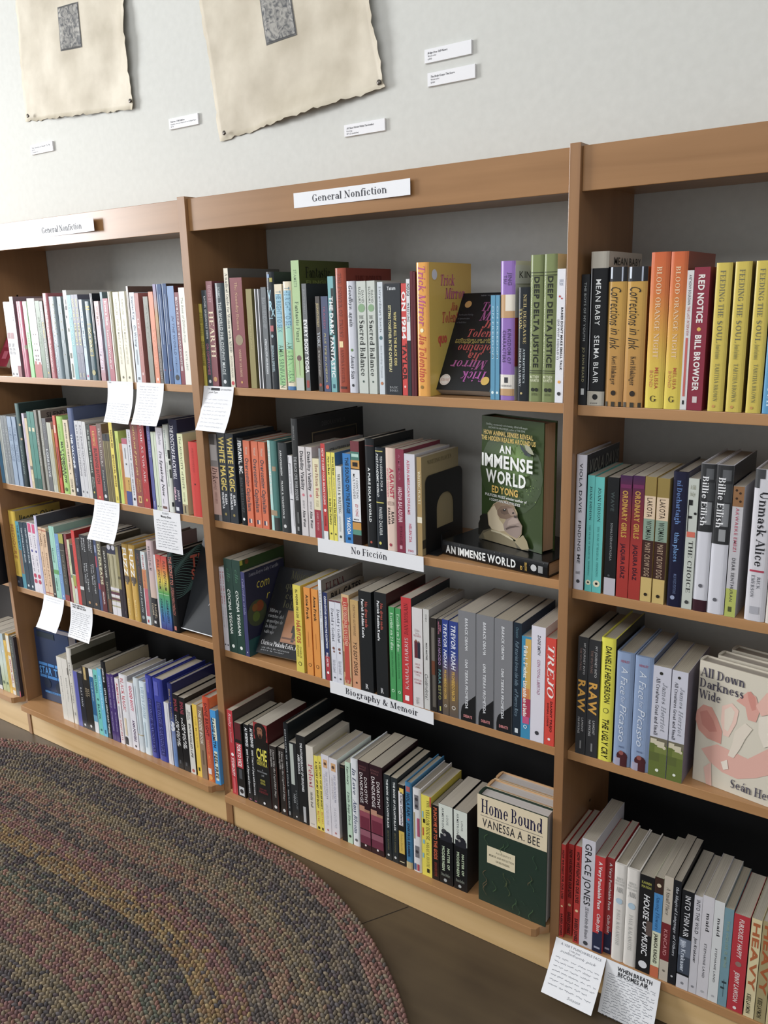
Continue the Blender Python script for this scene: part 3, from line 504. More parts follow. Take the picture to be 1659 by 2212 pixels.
0.3778 P 0.0157 0.1946 0.126 ccced8;right of two white spines with a small brown bird;David y Goliat~5a5c66~.1~.5~.3~.75~R|@~7a5048~.58~.5~.22|@~7a5048~.62~.55~.16|Malcolm Gladwell~9a9ca6~.72~.88~.25~.75~R|#~5a5c66~.93~.95~.35~.65|#~6a4048~0~.02~0~1
0.3963 P 0.0200 0.2129 0.138 c8a878;ornate cream spine with a scalloped red panel;#~b84234~.03~.97~.18~.82|@~b84234~.1~.5~.42|@~b84234~.3~.5~.42|@~b84234~.5~.5~.42|@~b84234~.92~.5~.42|LA BÚSQUEDA DE UN SUEÑO~e8c8a8~.08~.55~.25~.72~R|SUKI~d8c0a0~.93~.965~.3~.7~Ih|#~8a5a38~.62~.85~.02~.12
0.4198 P 0.0209 0.2048 0.133 b89858:c88a66;tan to peach spine with brush lettering;CRISTINA GUTIERREZ~8a6a48~.05~.4~.35~.6~O|YO SOY DIOSA~4a3428~.47~.85~.25~.7~O|@~4a3428~.93~.5~.12
0.4429 P 0.0327 0.2299 0.149 1f2224;left of two thick black spines with red and white title;No digas nada~a04438~.1~.35~.5~.72~B|Patrick Radden Keefe~d8dadc~.08~.46~.22~.42~B|R~d8dadc~.92~.97~.35~.6~Rh
0.4843 P 0.0303 0.2340 0.152 1f2224,c2=2c1c1c;right of two thick black spines with red and white title;No digas nada~a04438~.1~.35~.5~.72~B|Patrick Radden Keefe~d8dadc~.08~.46~.22~.42~B|R~d8dadc~.92~.97~.35~.6~Rh
0.5202 P 0.0141 0.2081 0.135 3b9250;left of two leaf green spines;Escribir en 21 días~c8e0c8~.06~.46~.25~.75~R|SILVIA ADELA KOHAN~2a6a3a~.48~.75~.35~.6~S|@~c8e0c8~.9~.5~.25|@~3b9250~.9~.5~.17
0.5369 P 0.0131 0.2080 0.135 3b9250;right of two leaf green spines, beside the tall red one;Escribir en 21 días~c8e0c8~.06~.46~.25~.75~R|SILVIA ADELA KOHAN~2a6a3a~.48~.75~.35~.6~S|@~c8e0c8~.9~.5~.25|@~3b9250~.9~.5~.17
0.5515 P 0.0247 0.2351 0.153 bd292d,c2=1c2024;tall red spine with title rising from foot to top;DAN MORAIN~7a1a20~.05~.34~.3~.65~r|KAMALA HARRIS~d8b0b0~.37~.86~.3~.65~r|#~e8e0e0~.92~.97~.25~.65
0.5779 P 0.0249 0.2180 0.142 ccc8c8,c2=4a4038;white spine with two standing robed figures printed midway;El libro~b0a0a0~.21~.235~.25~.7~Rh|de la~b0a0a0~.24~.26~.3~.65~Rh|ALEGRÍA~b07078~.265~.285~.1~.85~Rh|#~5e2430~.33~.5~.2~.5|@~8a5a48~.325~.35~.09|#~26283a~.34~.5~.52~.75|@~6a4a40~.335~.62~.08|DALAI~b07078~.55~.57~.25~.7~Sh|LAMA~b07078~.58~.6~.25~.7~Sh|DESMOND~b07078~.63~.65~.1~.85~Sh|TUTU~b07078~.66~.68~.25~.7~Sh|DOUGLAS~b07078~.71~.73~.1~.85~Sh|ABRAMS~b07078~.74~.76~.15~.8~Sh|Grijalbo~8a8a8a~.9~.97~.3~.6~S
0.6048 P 0.0137 0.2195 0.143 c0bfbc,c2=7a7672;narrow off-white spine with thin black script near the foot;CUQUI~4a4a4a~.05~.12~.4~.65~S|MARÍA MARTÍNEZ~3a3a3a~.33~.5~.4~.65~B|Cuidándote!~4a4a4a~.64~.9~.2~.75~H
0.6209 P 0.0152 0.2039 0.133 2a2624;dark brown spine with grey panels;#~6a645c~.1~.45~.2~.7|#~6a3a24~.45~.6~.2~.7|#~5a544c~.6~.95~.3~.8
0.6377 P 0.0109 0.2054 0.133 26232a;black spine with pink to green lettering;CHEF~b86a80~.06~.13~.55~.8~B|NOVATOS~b86a80~.03~.16~.2~.45~B|HAS NACIDO~a07aa8~.2~.48~.2~.75~S|PARA~5a9a9a~.53~.68~.2~.75~S|ESTO~a0a050~.7~.85~.2~.75~S|#~b0b040~.92~.97~.4~.7
0.6492 P 0.0143 0.2065 0.134 2c3f86:2c3f86:7a6038:5a5048;left of two royal blue spines fading to brown;TREVOR NOAH~d8dcec~.04~.5~.25~.75~O|PROHIBIDO NACER~c8a038~.52~.83~.3~.65~B|@~c8c4bc~.9~.5~.22|@~6a5840~.9~.5~.15
0.6649 P 0.0203 0.2061 0.134 2c3f86:2c3f86:7a6038:5a5048;right of two royal blue spines fading to brown;TREVOR NOAH~d8dcec~.04~.5~.25~.75~O|PROHIBIDO NACER~c8a038~.52~.83~.3~.65~B|@~c8c4bc~.9~.5~.22|@~6a5840~.9~.5~.15
0.6863 P 0.0388 0.2330 0.151 76777b;left of three thick grey spines with black swoosh foot;!~17181a~1,.14 .93,.14 .885,.18 .86,.24 .84,.34 .82,.48 .8,.62 .775,.78 .74,.99 1,.99|BARACK OBAMA~d4d6da~.06~.35~.4~.56~O|UNA TIERRA PROMETIDA~d4d6da~.43~.88~.4~.56~O|DEBATE~c87a7a~.94~.965~.3~.8~Bh
0.7263 P 0.0383 0.2326 0.151 76777b;middle of three thick grey spines with black swoosh foot;!~17181a~1,.14 .93,.14 .885,.18 .86,.24 .84,.34 .82,.48 .8,.62 .775,.78 .74,.99 1,.99|BARACK OBAMA~d4d6da~.06~.35~.4~.56~O|UNA TIERRA PROMETIDA~d4d6da~.43~.88~.4~.56~O|DEBATE~c87a7a~.94~.965~.3~.8~Bh
0.7659 P 0.0380 0.2324 0.151 76777b;right of three thick grey spines with black swoosh foot;!~17181a~1,.14 .93,.14 .885,.18 .86,.24 .84,.34 .82,.48 .8,.62 .775,.78 .74,.99 1,.99|BARACK OBAMA~d4d6da~.06~.35~.4~.56~O|UNA TIERRA PROMETIDA~d4d6da~.43~.88~.4~.56~O|DEBATE~c87a7a~.94~.965~.3~.8~Bh
0.8060 P 0.0165 0.2321 0.151 1e2b37,c2=18202c;midnight blue spine with pale brush script;Ocasio~5a7a88~.04~.13~.3~.65~I|Full stories from the hills~7a94a4~.16~.55~.25~.7~H|of Puerto Rico~7a94a4~.58~.82~.25~.7~H|#~c8d0d4~.93~.97~.3~.7
0.8231 P 0.0192 0.2088 0.136 2b86ae;blue, yellow and red painted spine;#~c8a040~.02~.6~.4~1|#~c87838~.5~.62~.1~.9|#~a82a4a~.6~.78~.1~1|#~c04878~.78~.85~.2~.9|Erika L. Sánchez~e8e4d8~.09~.4~.25~.65~B|Llorando en el baño~e8e0d8~.43~.78~.25~.65~B|@~e0e4e8~.88~.5~.2|@~2b86ae~.88~.5~.14
0.8428 P 0.0279 0.2333 0.152 d0cdd8;wide white spine with thin slanted capitals;ZADIE SMITH~3a3a44~.07~.24~.45~.65~O|CON TOTAL LIBERTAD~a06a88~.28~.58~.45~.65~O|@~3a3a40~.92~.5~.15
0.8718 P 0.0197 0.2159 0.140 cf3b2c;orange-red spine with huge white slab capitals by the post;TREJO~e8e0dc~.07~.55~.2~.85~I|DANNY TREJO~4a1a18~.58~.87~.55~.75~B|DONAL LOGUE~4a1a18~.6~.82~.25~.4~B|@~e8dcd8~.94~.5~.14
@m4
0.0421 P 0.0181 0.2320 0.151 b52c35,c2=3a302a;tall red spine with white script beside the post;Reality~e0c8c8~.04~.2~.25~.75~H|is beautiful~c8a0a0~.22~.38~.3~.7~H|@~e8e0e0~.52~.5~.25|STEVEN DUTY~e8d0d0~.56~.78~.25~.75~B|#~c85058~.8~.98~.3~.7
0.0624 P 0.0251 0.2042 0.133 23211f;black spine with red block and white capitals;#~5a1c22~0~.22~.1~.9|#~b02c38~.27~.6~.1~.95|TOKYO VICE~e8dcdc~.28~.58~.3~.75~B|#~4a4c50~.62~.75~.3~.7|#~b8bcc0~.86~.98~.15~.85|@~2a2a2c~.92~.5~.25
0.0960 P 0.0159 0.2082 0.135 1e2022;left of two black spines with ragged white lettering;AI WEIWEI~d8dadc~.04~.28~.25~.8~B|1000 Years of Joys and Sorrows~c8cacc~.32~.9~.3~.65~B|#~b06080~.97~.985~.3~.7
0.1136 P 0.0157 0.2119 0.138 1e2022;right of two black spines with ragged white lettering;AI WEIWEI~d8dadc~.04~.28~.25~.8~B|1000 Years of Joys and Sorrows~c8cacc~.32~.9~.3~.65~B|#~b06080~.97~.985~.3~.7
0.1300 P 0.0443 0.2243 0.146 1b1c1d,c2=3c1414;thick black spine with bearded portrait on red and yellow capitals;#~9a2a2c~0~.2~0~1|@~17120f~.08~.5~.44|@~17120f~.14~.5~.46|#~17120f~.14~.28~.1~.9|@~8a5a40~.08~.46~.2|@~8a5a40~.12~.47~.19|@~7a4c36~.15~.48~.14|#~2a1a14~.075~.083~.3~.42|#~2a1a14~.075~.083~.5~.62|#~3a2018~.125~.133~.36~.58|@~221610~.155~.49~.1|#~1a1412~.015~.045~.15~.8|CHE~d0c430~.3~.43~.12~.88~Bh|GUEVARA~b0a428~.44~.5~.12~.88~Bh|A~a0a4a8~.545~.56~.45~.55~Sh|REVOLUTIONARY~a0a4a8~.57~.59~.12~.85~Sh|LIFE~a0a4a8~.61~.63~.4~.6~Sh|REVISED~a09a30~.67~.695~.3~.65~Bh|EDITION~a09a30~.705~.73~.3~.65~Bh|JON LEE~802830~.78~.8~.2~.7~Sh|ANDERSON~802830~.81~.84~.15~.8~Sh|@~d8dadc~.955~.5~.08
0.1774 P 0.0219 0.1759 0.114 2a2624;left of two dark brown spines with thin slanted title;I Know Why the Caged Bird Sings~b8b4b0~.05~.78~.5~.75~I|Maya Angelou~b8b4b0~.05~.32~.15~.4~I|@~c8c8c8~.93~.5~.2|#~4a2018~.3~1~.9~1
0.2060 P 0.0202 0.1797 0.117 2a2624;right of two dark brown spines with thin slanted title;I Know Why the Caged Bird Sings~b8b4b0~.05~.78~.5~.75~I|Maya Angelou~b8b4b0~.05~.32~.15~.4~I|@~c8c8c8~.93~.5~.2|#~4a2018~.3~1~.9~1
0.2268 H 0.0144 0.2483 0.161 1e2326;tall black hardcover with small vertical spaced capitals;DESTROYER OF MEN'S SOULS~b8bcc0~.06~.66~.35~.6~S|RENATA ADLER~b0b4b8~.7~.9~.35~.6~S|#~8a8e90~.93~.97~.35~.65
0.2423 P 0.0218 0.2050 0.133 26292b;black spine with torn white strip down its top half;#~a8b0a8~.02~.54~.1~.6|NINA~9a9ea0~.66~.78~.3~.6~S|SIMONE~6a6e70~.6~.85~.65~.85~S|@~d8d8d8~.95~.6~.1
0.2650 P 0.0272 0.2303 0.150 1d1f20;black spine with two lines of white slanted capitals;THE AUTOBIOGRAPHY OF LEROI JONES~d0d2d4~.08~.63~.45~.68~B|AMIRI BARAKA~d0d2d4~.22~.44~.12~.35~B|#~a8aaac~.8~.98~.45~.75
0.2947 P 0.0211 0.2116 0.138 cac3b6;off-white spine with large rose serif name;Pelosi~b8485c~.22~.5~.25~.8~R|Molly Ball~3a3a3a~.56~.75~.35~.65~R|#~a8a49c~.95~.965~.2~.7
0.3177 P 0.0122 0.1924 0.125 d8c838;left of two thin yellow spines with black slanted capitals;A HISTORY OF MY BRIEF BODY~3a3618~.07~.7~.3~.75~B|BILLY RAY~c87a38~.74~.9~.3~.7~B|#~2a2818~.95~.985~.25~.75
0.3305 P 0.0090 0.1951 0.127 d8c838;right of two thin yellow spines with black slanted capitals;A HISTORY OF MY BRIEF BODY~3a3618~.07~.7~.3~.75~B|BILLY RAY~c87a38~.74~.9~.3~.7~B|#~2a2818~.95~.985~.25~.75
0.3401 P 0.0209 0.2033 0.132 ccc9cf;left of two white spines with small tan portrait square;#~c89a68~.06~.16~.25~.8|@~5a4030~.11~.5~.18|THE HEARTSTRESS~9a9ab0~.2~.55~.5~.72~R|A MEMOIR OF RESILIENCE~b0a8a8~.24~.52~.22~.4~R|JACQUELINE~b8b8c0~.62~.88~.4~.65~S|@~b06868~.95~.5~.12
0.3622 P 0.0230 0.2012 0.131 ccc9cf,c2=c0b8b0;right of two white spines with small tan portrait square;#~c89a68~.06~.16~.25~.8|@~5a4030~.11~.5~.18|THE HEARTSTRESS~9a9ab0~.2~.55~.5~.72~R|A MEMOIR OF RESILIENCE~b0a8a8~.24~.52~.22~.4~R|JACQUELINE~b8b8c0~.62~.88~.4~.65~S|@~b06868~.95~.5~.12
0.3931 P 0.0131 0.1942 0.126 1c1c1e;thin plain black spine beside the mint one;#~3a2a20~.02~.04~0~1
0.4083 P 0.0139 0.2054 0.134 b0ccb4;mint green spine with thin italic title;Sanctuary~3a4a40~.05~.28~.3~.7~I|Emily Rapp Black~4a5a50~.36~.78~.3~.7~I|@~2a2e2c~.91~.5~.25
0.4231 H 0.0202 0.2178 0.142 ced1d5;white hardcover with slate script title;In Love~3a4460~.1~.4~.25~.7~I|Amy Bloom~4a5470~.46~.85~.25~.7~I|@~5a5a60~.93~.5~.18
0.4445 P 0.0303 0.2215 0.144 2d181f;left of two burgundy spines with white condensed capitals;DONALD~7a4a4c~.05~.07~.1~.75~Sh|BOGLE~7a4a4c~.08~.1~.15~.7~Sh|DOROTHY~d8d0d0~.17~.46~.55~.8~S|DANDRIDGE~d8d0d0~.13~.47~.15~.42~S|#~b08068~.5~.58~.03~.5|#~a07058~.53~.62~.5~.97|#~8a4050~.56~.76~.03~.97|#~6a2438~.62~.76~.1~.9|#~8a5060~.77~.84~.03~.97|#~6a2a40~.84~.93~.03~.97|@~d8d0d0~.945~.5~.08
0.4759 P 0.0339 0.2214 0.144 2d181f;right of two burgundy spines with white condensed capitals;DONALD~7a4a4c~.05~.07~.1~.75~Sh|BOGLE~7a4a4c~.08~.1~.15~.7~Sh|DOROTHY~d8d0d0~.17~.46~.55~.8~S|DANDRIDGE~d8d0d0~.13~.47~.15~.42~S|#~b08068~.5~.58~.03~.5|#~a07058~.53~.62~.5~.97|#~8a4050~.56~.76~.03~.97|#~6a2438~.62~.76~.1~.9|#~8a5060~.77~.84~.03~.97|#~6a2a40~.84~.93~.03~.97|@~d8d0d0~.945~.5~.08
0.5139 P 0.0161 0.2097 0.136 242b2e;left of two black spines with white italic capitals and olive name;THE BOOK OF ATLANTIS BLACK~d4d8d8~.05~.62~.4~.7~B|BETSY BONNER~6e6a48~.65~.88~.4~.65~S|@~c0c4c4~.94~.5~.18
0.5319 P 0.0165 0.2085 0.136 242b2e;right of two black spines with white italic capitals and olive name;THE BOOK OF ATLANTIS BLACK~d4d8d8~.05~.62~.4~.7~B|BETSY BONNER~6e6a48~.65~.88~.4~.65~S|@~c0c4c4~.94~.5~.18
0.5493 P 0.0176 0.1975 0.128 201f1e;black spine with white and yellow title panels;#~d8d4d8~.08~.5~.15~.75|#~d8b840~.04~.1~.3~.9|Kitchen Confidential~2a2a2e~.09~.49~.4~.72~B|#~c8a838~.57~.85~.1~.9|Anthony Bourdain~8a7020~.6~.82~.35~.7~H|#~c8c0a0~.95~.96~.15~.85
0.5684 H 0.0165 0.2081 0.135 35749c;steel blue hardcover with navy and red capitals;#~a85858~.04~.1~.2~.8|HOLA PAPI~1c2e48~.12~.38~.25~.7~B|@~b04858~.42~.5~.16|JOHN PAUL BRAMMER~1c2e48~.46~.86~.3~.65~B|#~b0a070~.92~1~0~1
0.5876 H 0.0199 0.2008 0.130 cccaca;white hardcover with small grey photographs down its spine;#~6a686c~.07~.24~.25~.75|@~3a383c~.12~.5~.2|@~3a383c~.2~.5~.18|#~9a8a58~.28~.6~.1~.25|#~a84a68~.34~.56~.55~.85|#~6a686c~.68~.82~.25~.75|@~3a383c~.75~.5~.2|#~3a5a8a~.9~.98~.1~.35|#~a83a4a~.9~.98~.5~.75
0.6101 P 0.0240 0.1933 0.126 d8c92e;yellow spine with scattered torn blue and red scraps;THE~5a5420~.05~.14~.55~.8~R|YELLOW HOUSE~4a4618~.16~.54~.45~.8~R|SARAH M. BROOM~8a8030~.57~.88~.45~.75~R|#~7ab0c0~.2~.28~.05~.2|#~b84030~.4~.5~.08~.2|#~7ab0c0~.55~.6~.1~.3|#~2a2818~.29~.34~.15~.35|#~7ab0c0~.72~.78~.05~.2|#~b84030~0~.12~.85~1|#~2a2818~.9~.95~.5~.75
0.6353 P 0.0161 0.1787 0.116 1f1a18;black spine with orange capitals running its length;PUNCH ME UP TO THE GODS~c85a30~.03~.72~.3~.8~B|BRIAN BROOME~7a2e20~.76~.95~.35~.75~B
0.6528 P 0.0331 0.1876 0.122 15171a;left of two spines pale green above and black below, with musician;#~c6ccc2~0~.43~0~1|LOUIS~4a4e50~.12~.24~.55~.7~S|ARMSTRONG~4a4e50~.04~.33~.22~.38~S|@~3a3a3c~.335~.38~.2|@~20222a~.37~.6~.3|#~20222a~.37~.45~.1~.95|@~8a8888~.37~.42~.1|MASTER OF~b0c0a0~.53~.8~.6~.78~B|MODERNISM~b0c0a0~.52~.83~.22~.42~B|Thomas Brothers~8a9084~.86~.9~.15~.8~Ih|@~a0a4a4~.95~.45~.12
0.6887 P 0.0312 0.1868 0.121 15171a,c2=1a1a1c;right of two spines pale green above and black below, with musician;#~c6ccc2~0~.43~0~1|LOUIS~4a4e50~.12~.24~.55~.7~S|ARMSTRONG~4a4e50~.04~.33~.22~.38~S|@~3a3a3c~.335~.38~.2|@~20222a~.37~.6~.3|#~20222a~.37~.45~.1~.95|@~8a8888~.37~.42~.1|MASTER OF~b0c0a0~.53~.8~.6~.78~B|MODERNISM~b0c0a0~.52~.83~.22~.42~B|Thomas Brothers~8a9084~.86~.9~.15~.8~Ih|@~a0a4a4~.95~.45~.12
@l1
-0.7423 P 0.0155 0.2013 0.131 d8d6d6;left of two white spines with a dusty maroon square;#~9a6a70~.41~.49~.1~1|DIARY~8a8a90~.55~.6~.15~.85~Bh|OF AN~8a8a90~.61~.65~.15~.85~Bh|OXYGEN~8a8a90~.66~.7~.1~.9~Bh|#~6a6a72~.95~.98~.3~.7
-0.7263 P 0.0157 0.2009 0.131 d8d6d6;right of two white spines with a dusty maroon square;#~9a6a70~.41~.49~.1~1|DIARY~8a8a90~.55~.6~.15~.85~Bh|OF AN~8a8a90~.61~.65~.15~.85~Bh|OXYGEN~8a8a90~.66~.7~.1~.9~Bh|#~6a6a72~.95~.98~.3~.7
-0.7100 P 0.0156 0.2139 0.139 bec4c6,c2=6a5a60;pale grey spine with brown foot, taller than the white pair;#~8a4a50~.86~1~0~1|NOTES~8a9094~.1~.3~.3~.6~S
-0.6856 H 0.0308 0.2011 0.131 b0506a;rose pink hardcover with rounded spine;@~8a8a6a~.6~.85~.2|#~c07088~0~1~.4~.45
-0.6508 P 0.0163 0.2004 0.130 c8dcc0:8fd08a:7fc878;thin spine fading from white to spring green;GARDEN~70a86a~.4~.6~.3~.7~S
-0.6293 P 0.0325 0.2075 0.135 e0dede;wide white spine with a torn-edged brick red foot;#~b05a58~.83~1~0~1|#~b05a58~.79~.84~.1~.35|#~b05a58~.8~.84~.65~.9|@~8a7a80~.45~.35~.06|@~8a7a80~.45~.65~.06|@~8a7a80~.57~.35~.06|@~8a7a80~.57~.65~.06|@~8a7a80~.65~.35~.07|@~8a7a80~.65~.65~.07|@~8a7a80~.72~.35~.08|@~8a7a80~.72~.65~.08|@~8a7a80~.77~.35~.08|@~8a7a80~.77~.65~.08
-0.5941 P 0.0178 0.2004 0.130 667c64;sage green spine with faint tone-on-tone lettering;GREEN WITCH~7e927c~.2~.6~.3~.7~O
-0.5754 P 0.0135 0.1991 0.129 6e726a;narrow grey-green spine with white and yellow capitals;THE WAY WE~d8d8d0~.08~.25~.25~.75~B|EAT NOW~d0c070~.27~.48~.25~.75~B|MORGAN JERKINS~d0d4d0~.52~.87~.3~.7~B|@~c8b050~.93~.5~.2
-0.5599 H 0.0240 0.2186 0.142 a85c63;tall rose-red hardcover with white capitals running down;HOW TO BE~d8b8b8~.1~.3~.35~.7~B|WOMAN~d8b8b8~.33~.55~.35~.7~O|A FEMINIST MANIFESTO~d8b8b8~.58~.93~.35~.65~B
-0.5348 H 0.0310 0.2098 0.136 7d8d95;wide blue-grey hardcover with gold specks and white serif title;#~bcd0d8~0~1~0~.18|LEATHER THIEF~d0dce0~.42~.97~.06~.4~R|THE FEATHER~a8b0a0~.05~.4~.55~.8~R|@~b0a880~.1~.6~.05|@~b0a880~.2~.7~.05|@~b0a880~.32~.6~.05|@~b0a880~.45~.7~.05|@~b0a880~.6~.62~.05
-0.4958 P 0.0159 0.2088 0.136 75858a;slate grey spine with gold dots, next to the blue-grey hardcover;@~b0a870~.1~.5~.1|@~b0a870~.2~.5~.1|@~b0a870~.3~.5~.1|@~b0a870~.4~.5~.1|#~a8b4b8~.52~.56~.3~.7|@~b0a870~.7~.5~.1
-0.4683 P 0.0144 0.2237 0.145 d8dad6;tall white spine with ragged black specks;#~4a4e50~.1~.16~.5~.7|#~4a4e50~.17~.22~.3~.8|#~4a4e50~.28~.31~.2~.5|#~6a6e60~.42~.46~.4~.8|#~6a6e60~.7~.76~.2~.7|#~7a7e70~.82~.98~.3~.7
-0.4535 P 0.0156 0.2111 0.137 61a4a9;teal spine with faint white capitals, beside the white speckled one;ALL ABOUT LOVE~a8ccd0~.08~.6~.3~.7~B
-0.4369 P 0.0134 0.2118 0.138 737689;left of two thin grey-violet spines with yellow capitals;HOW TO BE A~c8c890~.05~.3~.25~.75~B|FEMINIST~c8c890~.33~.6~.25~.75~B|MIKKI KENDALL~a8acb8~.68~.85~.3~.7~S|#~a0a090~.92~.97~.3~.7
-0.4230 P 0.0133 0.2120 0.138 737689;right of two thin grey-violet spines with yellow capitals;HOW TO BE A~c8c890~.05~.3~.25~.75~B|FEMINIST~c8c890~.33~.6~.25~.75~B|MIKKI KENDALL~a8acb8~.68~.85~.3~.7~S|#~a0a090~.92~.97~.3~.7
-0.4064 P 0.0119 0.1994 0.130 b2c6d4;pale ice blue spine with a pink dot at the foot;THE ELEMENTS~8aa0b4~.1~.6~.3~.7~S|@~c87090~.95~.5~.3
-0.3862 H 0.0250 0.1945 0.126 3a555e;dark teal hardcover with yellow title inside an outlined lozenge;#~c8b868~.06~.08~.2~.8|#~c8b868~.095~.11~.2~.8|#~b8a858~.29~.68~.2~.24|#~b8a858~.29~.68~.76~.8|#~b8a858~.28~.29~.2~.8|#~b8a858~.68~.69~.2~.8|EX LIBRIS~d8d0a0~.33~.64~.32~.68~B|@~a8a068~.9~.5~.28
-0.3587 P 0.0079 0.2130 0.138 26282e;thin black glossy spine with white edge and tiny title;#~d0d0d4~0~.45~0~.3|RIPE~b8b8c0~.43~.58~.3~.75~B
-0.3455 P 0.0171 0.1940 0.126 cda8a4:c8b4c4:a87880;blush spine with purple and white block capitals;HOOD~e0dce8~.4~.55~.2~.8~B|FEMINISM~d8cce0~.58~.86~.2~.8~B|WOMEN~d8b8b0~.06~.3~.3~.7~S|#~b08088~.9~1~0~1
-0.3186 P 0.0077 0.2152 0.140 76909a;tall thin blue-grey spine behind the rose one;#~a8bcc4~0~.3~0~.5
-0.3104 P 0.0184 0.1997 0.130 a95c69;rose spine with bold white letters in two lengths;Brown is~e8dcdc~.03~.2~.3~.75~B|Album~e8dcdc~.22~.32~.3~.75~B|Essential Words of~e0d0d0~.38~.85~.3~.65~B
-0.2916 H 0.0199 0.2152 0.140 88825f;olive hardcover catching light along its white edge;#~d8d4c0~0~1~0~.4
-0.2705 P 0.0211 0.2138 0.139 ddd8c2;left of two wide cream spines with spaced grey capitals;FURNITURE~a8a490~.08~.25~.3~.6~S|HOW TO MAKE IT~a8a490~.3~.56~.3~.6~S|A HISTORY OF FREE~b0ac98~.58~.8~.3~.6~S|@~6a6850~.95~.5~.15
-0.2466 P 0.0200 0.2142 0.139 ddd8c2;right of two wide cream spines with spaced grey capitals;FURNITURE~a8a490~.08~.25~.3~.6~S|HOW TO MAKE IT~a8a490~.3~.56~.3~.6~S|A HISTORY OF FREE~b0ac98~.58~.8~.3~.6~S|@~6a6850~.95~.5~.15
-0.2183 P 0.0062 0.2255 0.147 dcd8d4,c2=4a3c34;tall thin white spine with brown cover showing above;#~a8a098~.05~.5~.3~.6
-0.2089 P 0.0171 0.2111 0.137 c6d0d8;pale blue-grey spine with dark slanted title in one line;Stephen King~6a7480~.04~.3~.35~.75~O|On Writing~6a7480~.36~.6~.35~.75~O|#~8a949c~.63~.8~.4~.6|#~5a646c~.94~.97~.3~.7
-0.1910 P 0.0140 0.2088 0.136 ac6b65;dusty red-brown spine with white capitals spread down it;LIT~d8bcb8~.28~.4~.3~.7~B|MARY KARR~c09890~.45~.7~.4~.6~S|@~d0b0ac~.9~.5~.25
-0.1607 P 0.0159 0.2003 0.130 81847a;grey-olive spine after a dark gap;WRITING DOWN~9a9c90~.1~.6~.35~.65~S
-0.1406 P 0.0153 0.2106 0.137 d8825e;salmon orange spine between grey ones;BIRD BY BIRD~e8a888~.4~.85~.35~.65~S|#~e8dcd4~.94~.97~.4~.7
-0.1230 P 0.0098 0.2268 0.147 8078a8:b08848:6a625e:5c5650;tall spine fading from violet through amber to grey;JAMES C NEIMAN~a8a4a0~.62~.95~.3~.7~S
-0.1098 P 0.0151 0.2266 0.147 55698f,ro=.15;left of two glossy steel blue spines;#~a8b8d0~0~1~0~.15|@~8a3a50~.86~.4~.12|#~7a8cac~.1~.6~.5~.7
-0.0909 P 0.0141 0.2271 0.148 55698f,ro=.15,c2=2c2624;right of two glossy steel blue spines;#~a8b8d0~0~1~0~.15|@~8a3a50~.86~.4~.12|#~7a8cac~.1~.6~.5~.7
-0.0747 P 0.0221 0.2211 0.144 6084b4,c2=3c1c20;periwinkle blue spine with black splash mark and navy title;IN THE WORLD~34507a~.3~.7~.35~.65~O|KYO MACLEAR~40608c~.72~.88~.4~.65~S|@~1c2024~.93~.5~.3
-0.0511 P 0.0133 0.2069 0.135 7c2a38;dark red and white lettered spine;#~b8a8ac~.05~.85~.15~.7|WE KEEP THE DEAD CLOSE~6a3a44~.08~.8~.2~.65~B
-0.0370 P 0.0194 0.2166 0.141 dedcd2,c2=8a3030;white spine with pale green lettering and red cover, by the post;The Book of Difficult Fruit~a0a898~.1~.56~.3~.65~O|KATE LEBO~a8b0a0~.65~.85~.35~.65~S
@l2
-0.8675 P 0.0149 0.1828 0.119 5089b0;bright blue spine at the frame edge of its shelf;#~7aa8c8~0~1~0~.2
-0.8496 P 0.0154 0.2001 0.130 b0b6b2;off-white thin spine beside the bright blue one;#~909690~.1~.8~.4~.6
-0.8329 P 0.0139 0.2010 0.131 787e82;left of two steel grey spines with stencil lettering;SILENT STEEL~9aa0a4~.15~.7~.3~.7~S
-0.8180 P 0.0145 0.2018 0.131 787e82;right of two steel grey spines with stencil lettering;SILENT STEEL~9aa0a4~.15~.7~.3~.7~S
-0.8015 P 0.0202 0.2008 0.131 8a9db4;left of two powder blue spines with tall grey letters;TOO MUCH~6a7e98~.15~.35~.2~.8~B|TOO LOUD~6a7e98~.4~.65~.2~.8~B
-0.7770 P 0.0181 0.2012 0.131 8a9db4;right of two powder blue spines with tall grey letters;TOO MUCH~6a7e98~.15~.35~.2~.8~B|TOO LOUD~6a7e98~.4~.65~.2~.8~B
-0.7545 H 0.0182 0.2396 0.156 56706f:4a5c5e:343c3e,c2=1e2a28;tall dusty teal hardcover darkening to its foot with cream dots;@~c0a888~.25~.85~.2|@~c0a888~.42~.85~.2|CALIGRAPHY~8a9c9c~.5~.85~.3~.7~S
-0.7242 P 0.0107 0.2131 0.139 c0b5c6;pale lilac spine between dark teal and buff;#~a89cb0~.1~.7~.4~.6
-0.7128 P 0.0113 0.2002 0.130 c6b591;buff spine with a grey mark low down;#~6a6a60~.68~.73~0~1|#~d8cca8~.8~.9~.2~.8
-0.6990 P 0.0143 0.2195 0.143 468479;left of two sea green spines with cream fleck;#~c8c0a0~.2~.25~.2~.8|#~2a5a54~.86~1~.1~.9
-0.6834 P 0.0176 0.2192 0.142 468479;right of two sea green spines with cream fleck;#~c8c0a0~.2~.25~.2~.8|#~2a5a54~.86~1~.1~.9
-0.6633 P 0.0113 0.2252 0.146 807e76;tall warm grey thin spine with white title;SISTER OUTSIDER~b8b8b0~.28~.7~.25~.75~S
-0.6419 P 0.0109 0.2254 0.146 92928a,c2=57564e;second tall warm grey spine, with black lettering on its cover;SISTER OUTSIDER~c0c0b8~.28~.7~.25~.75~S|>SLENDER~2a2a28~.12~.7~.03~.09~B
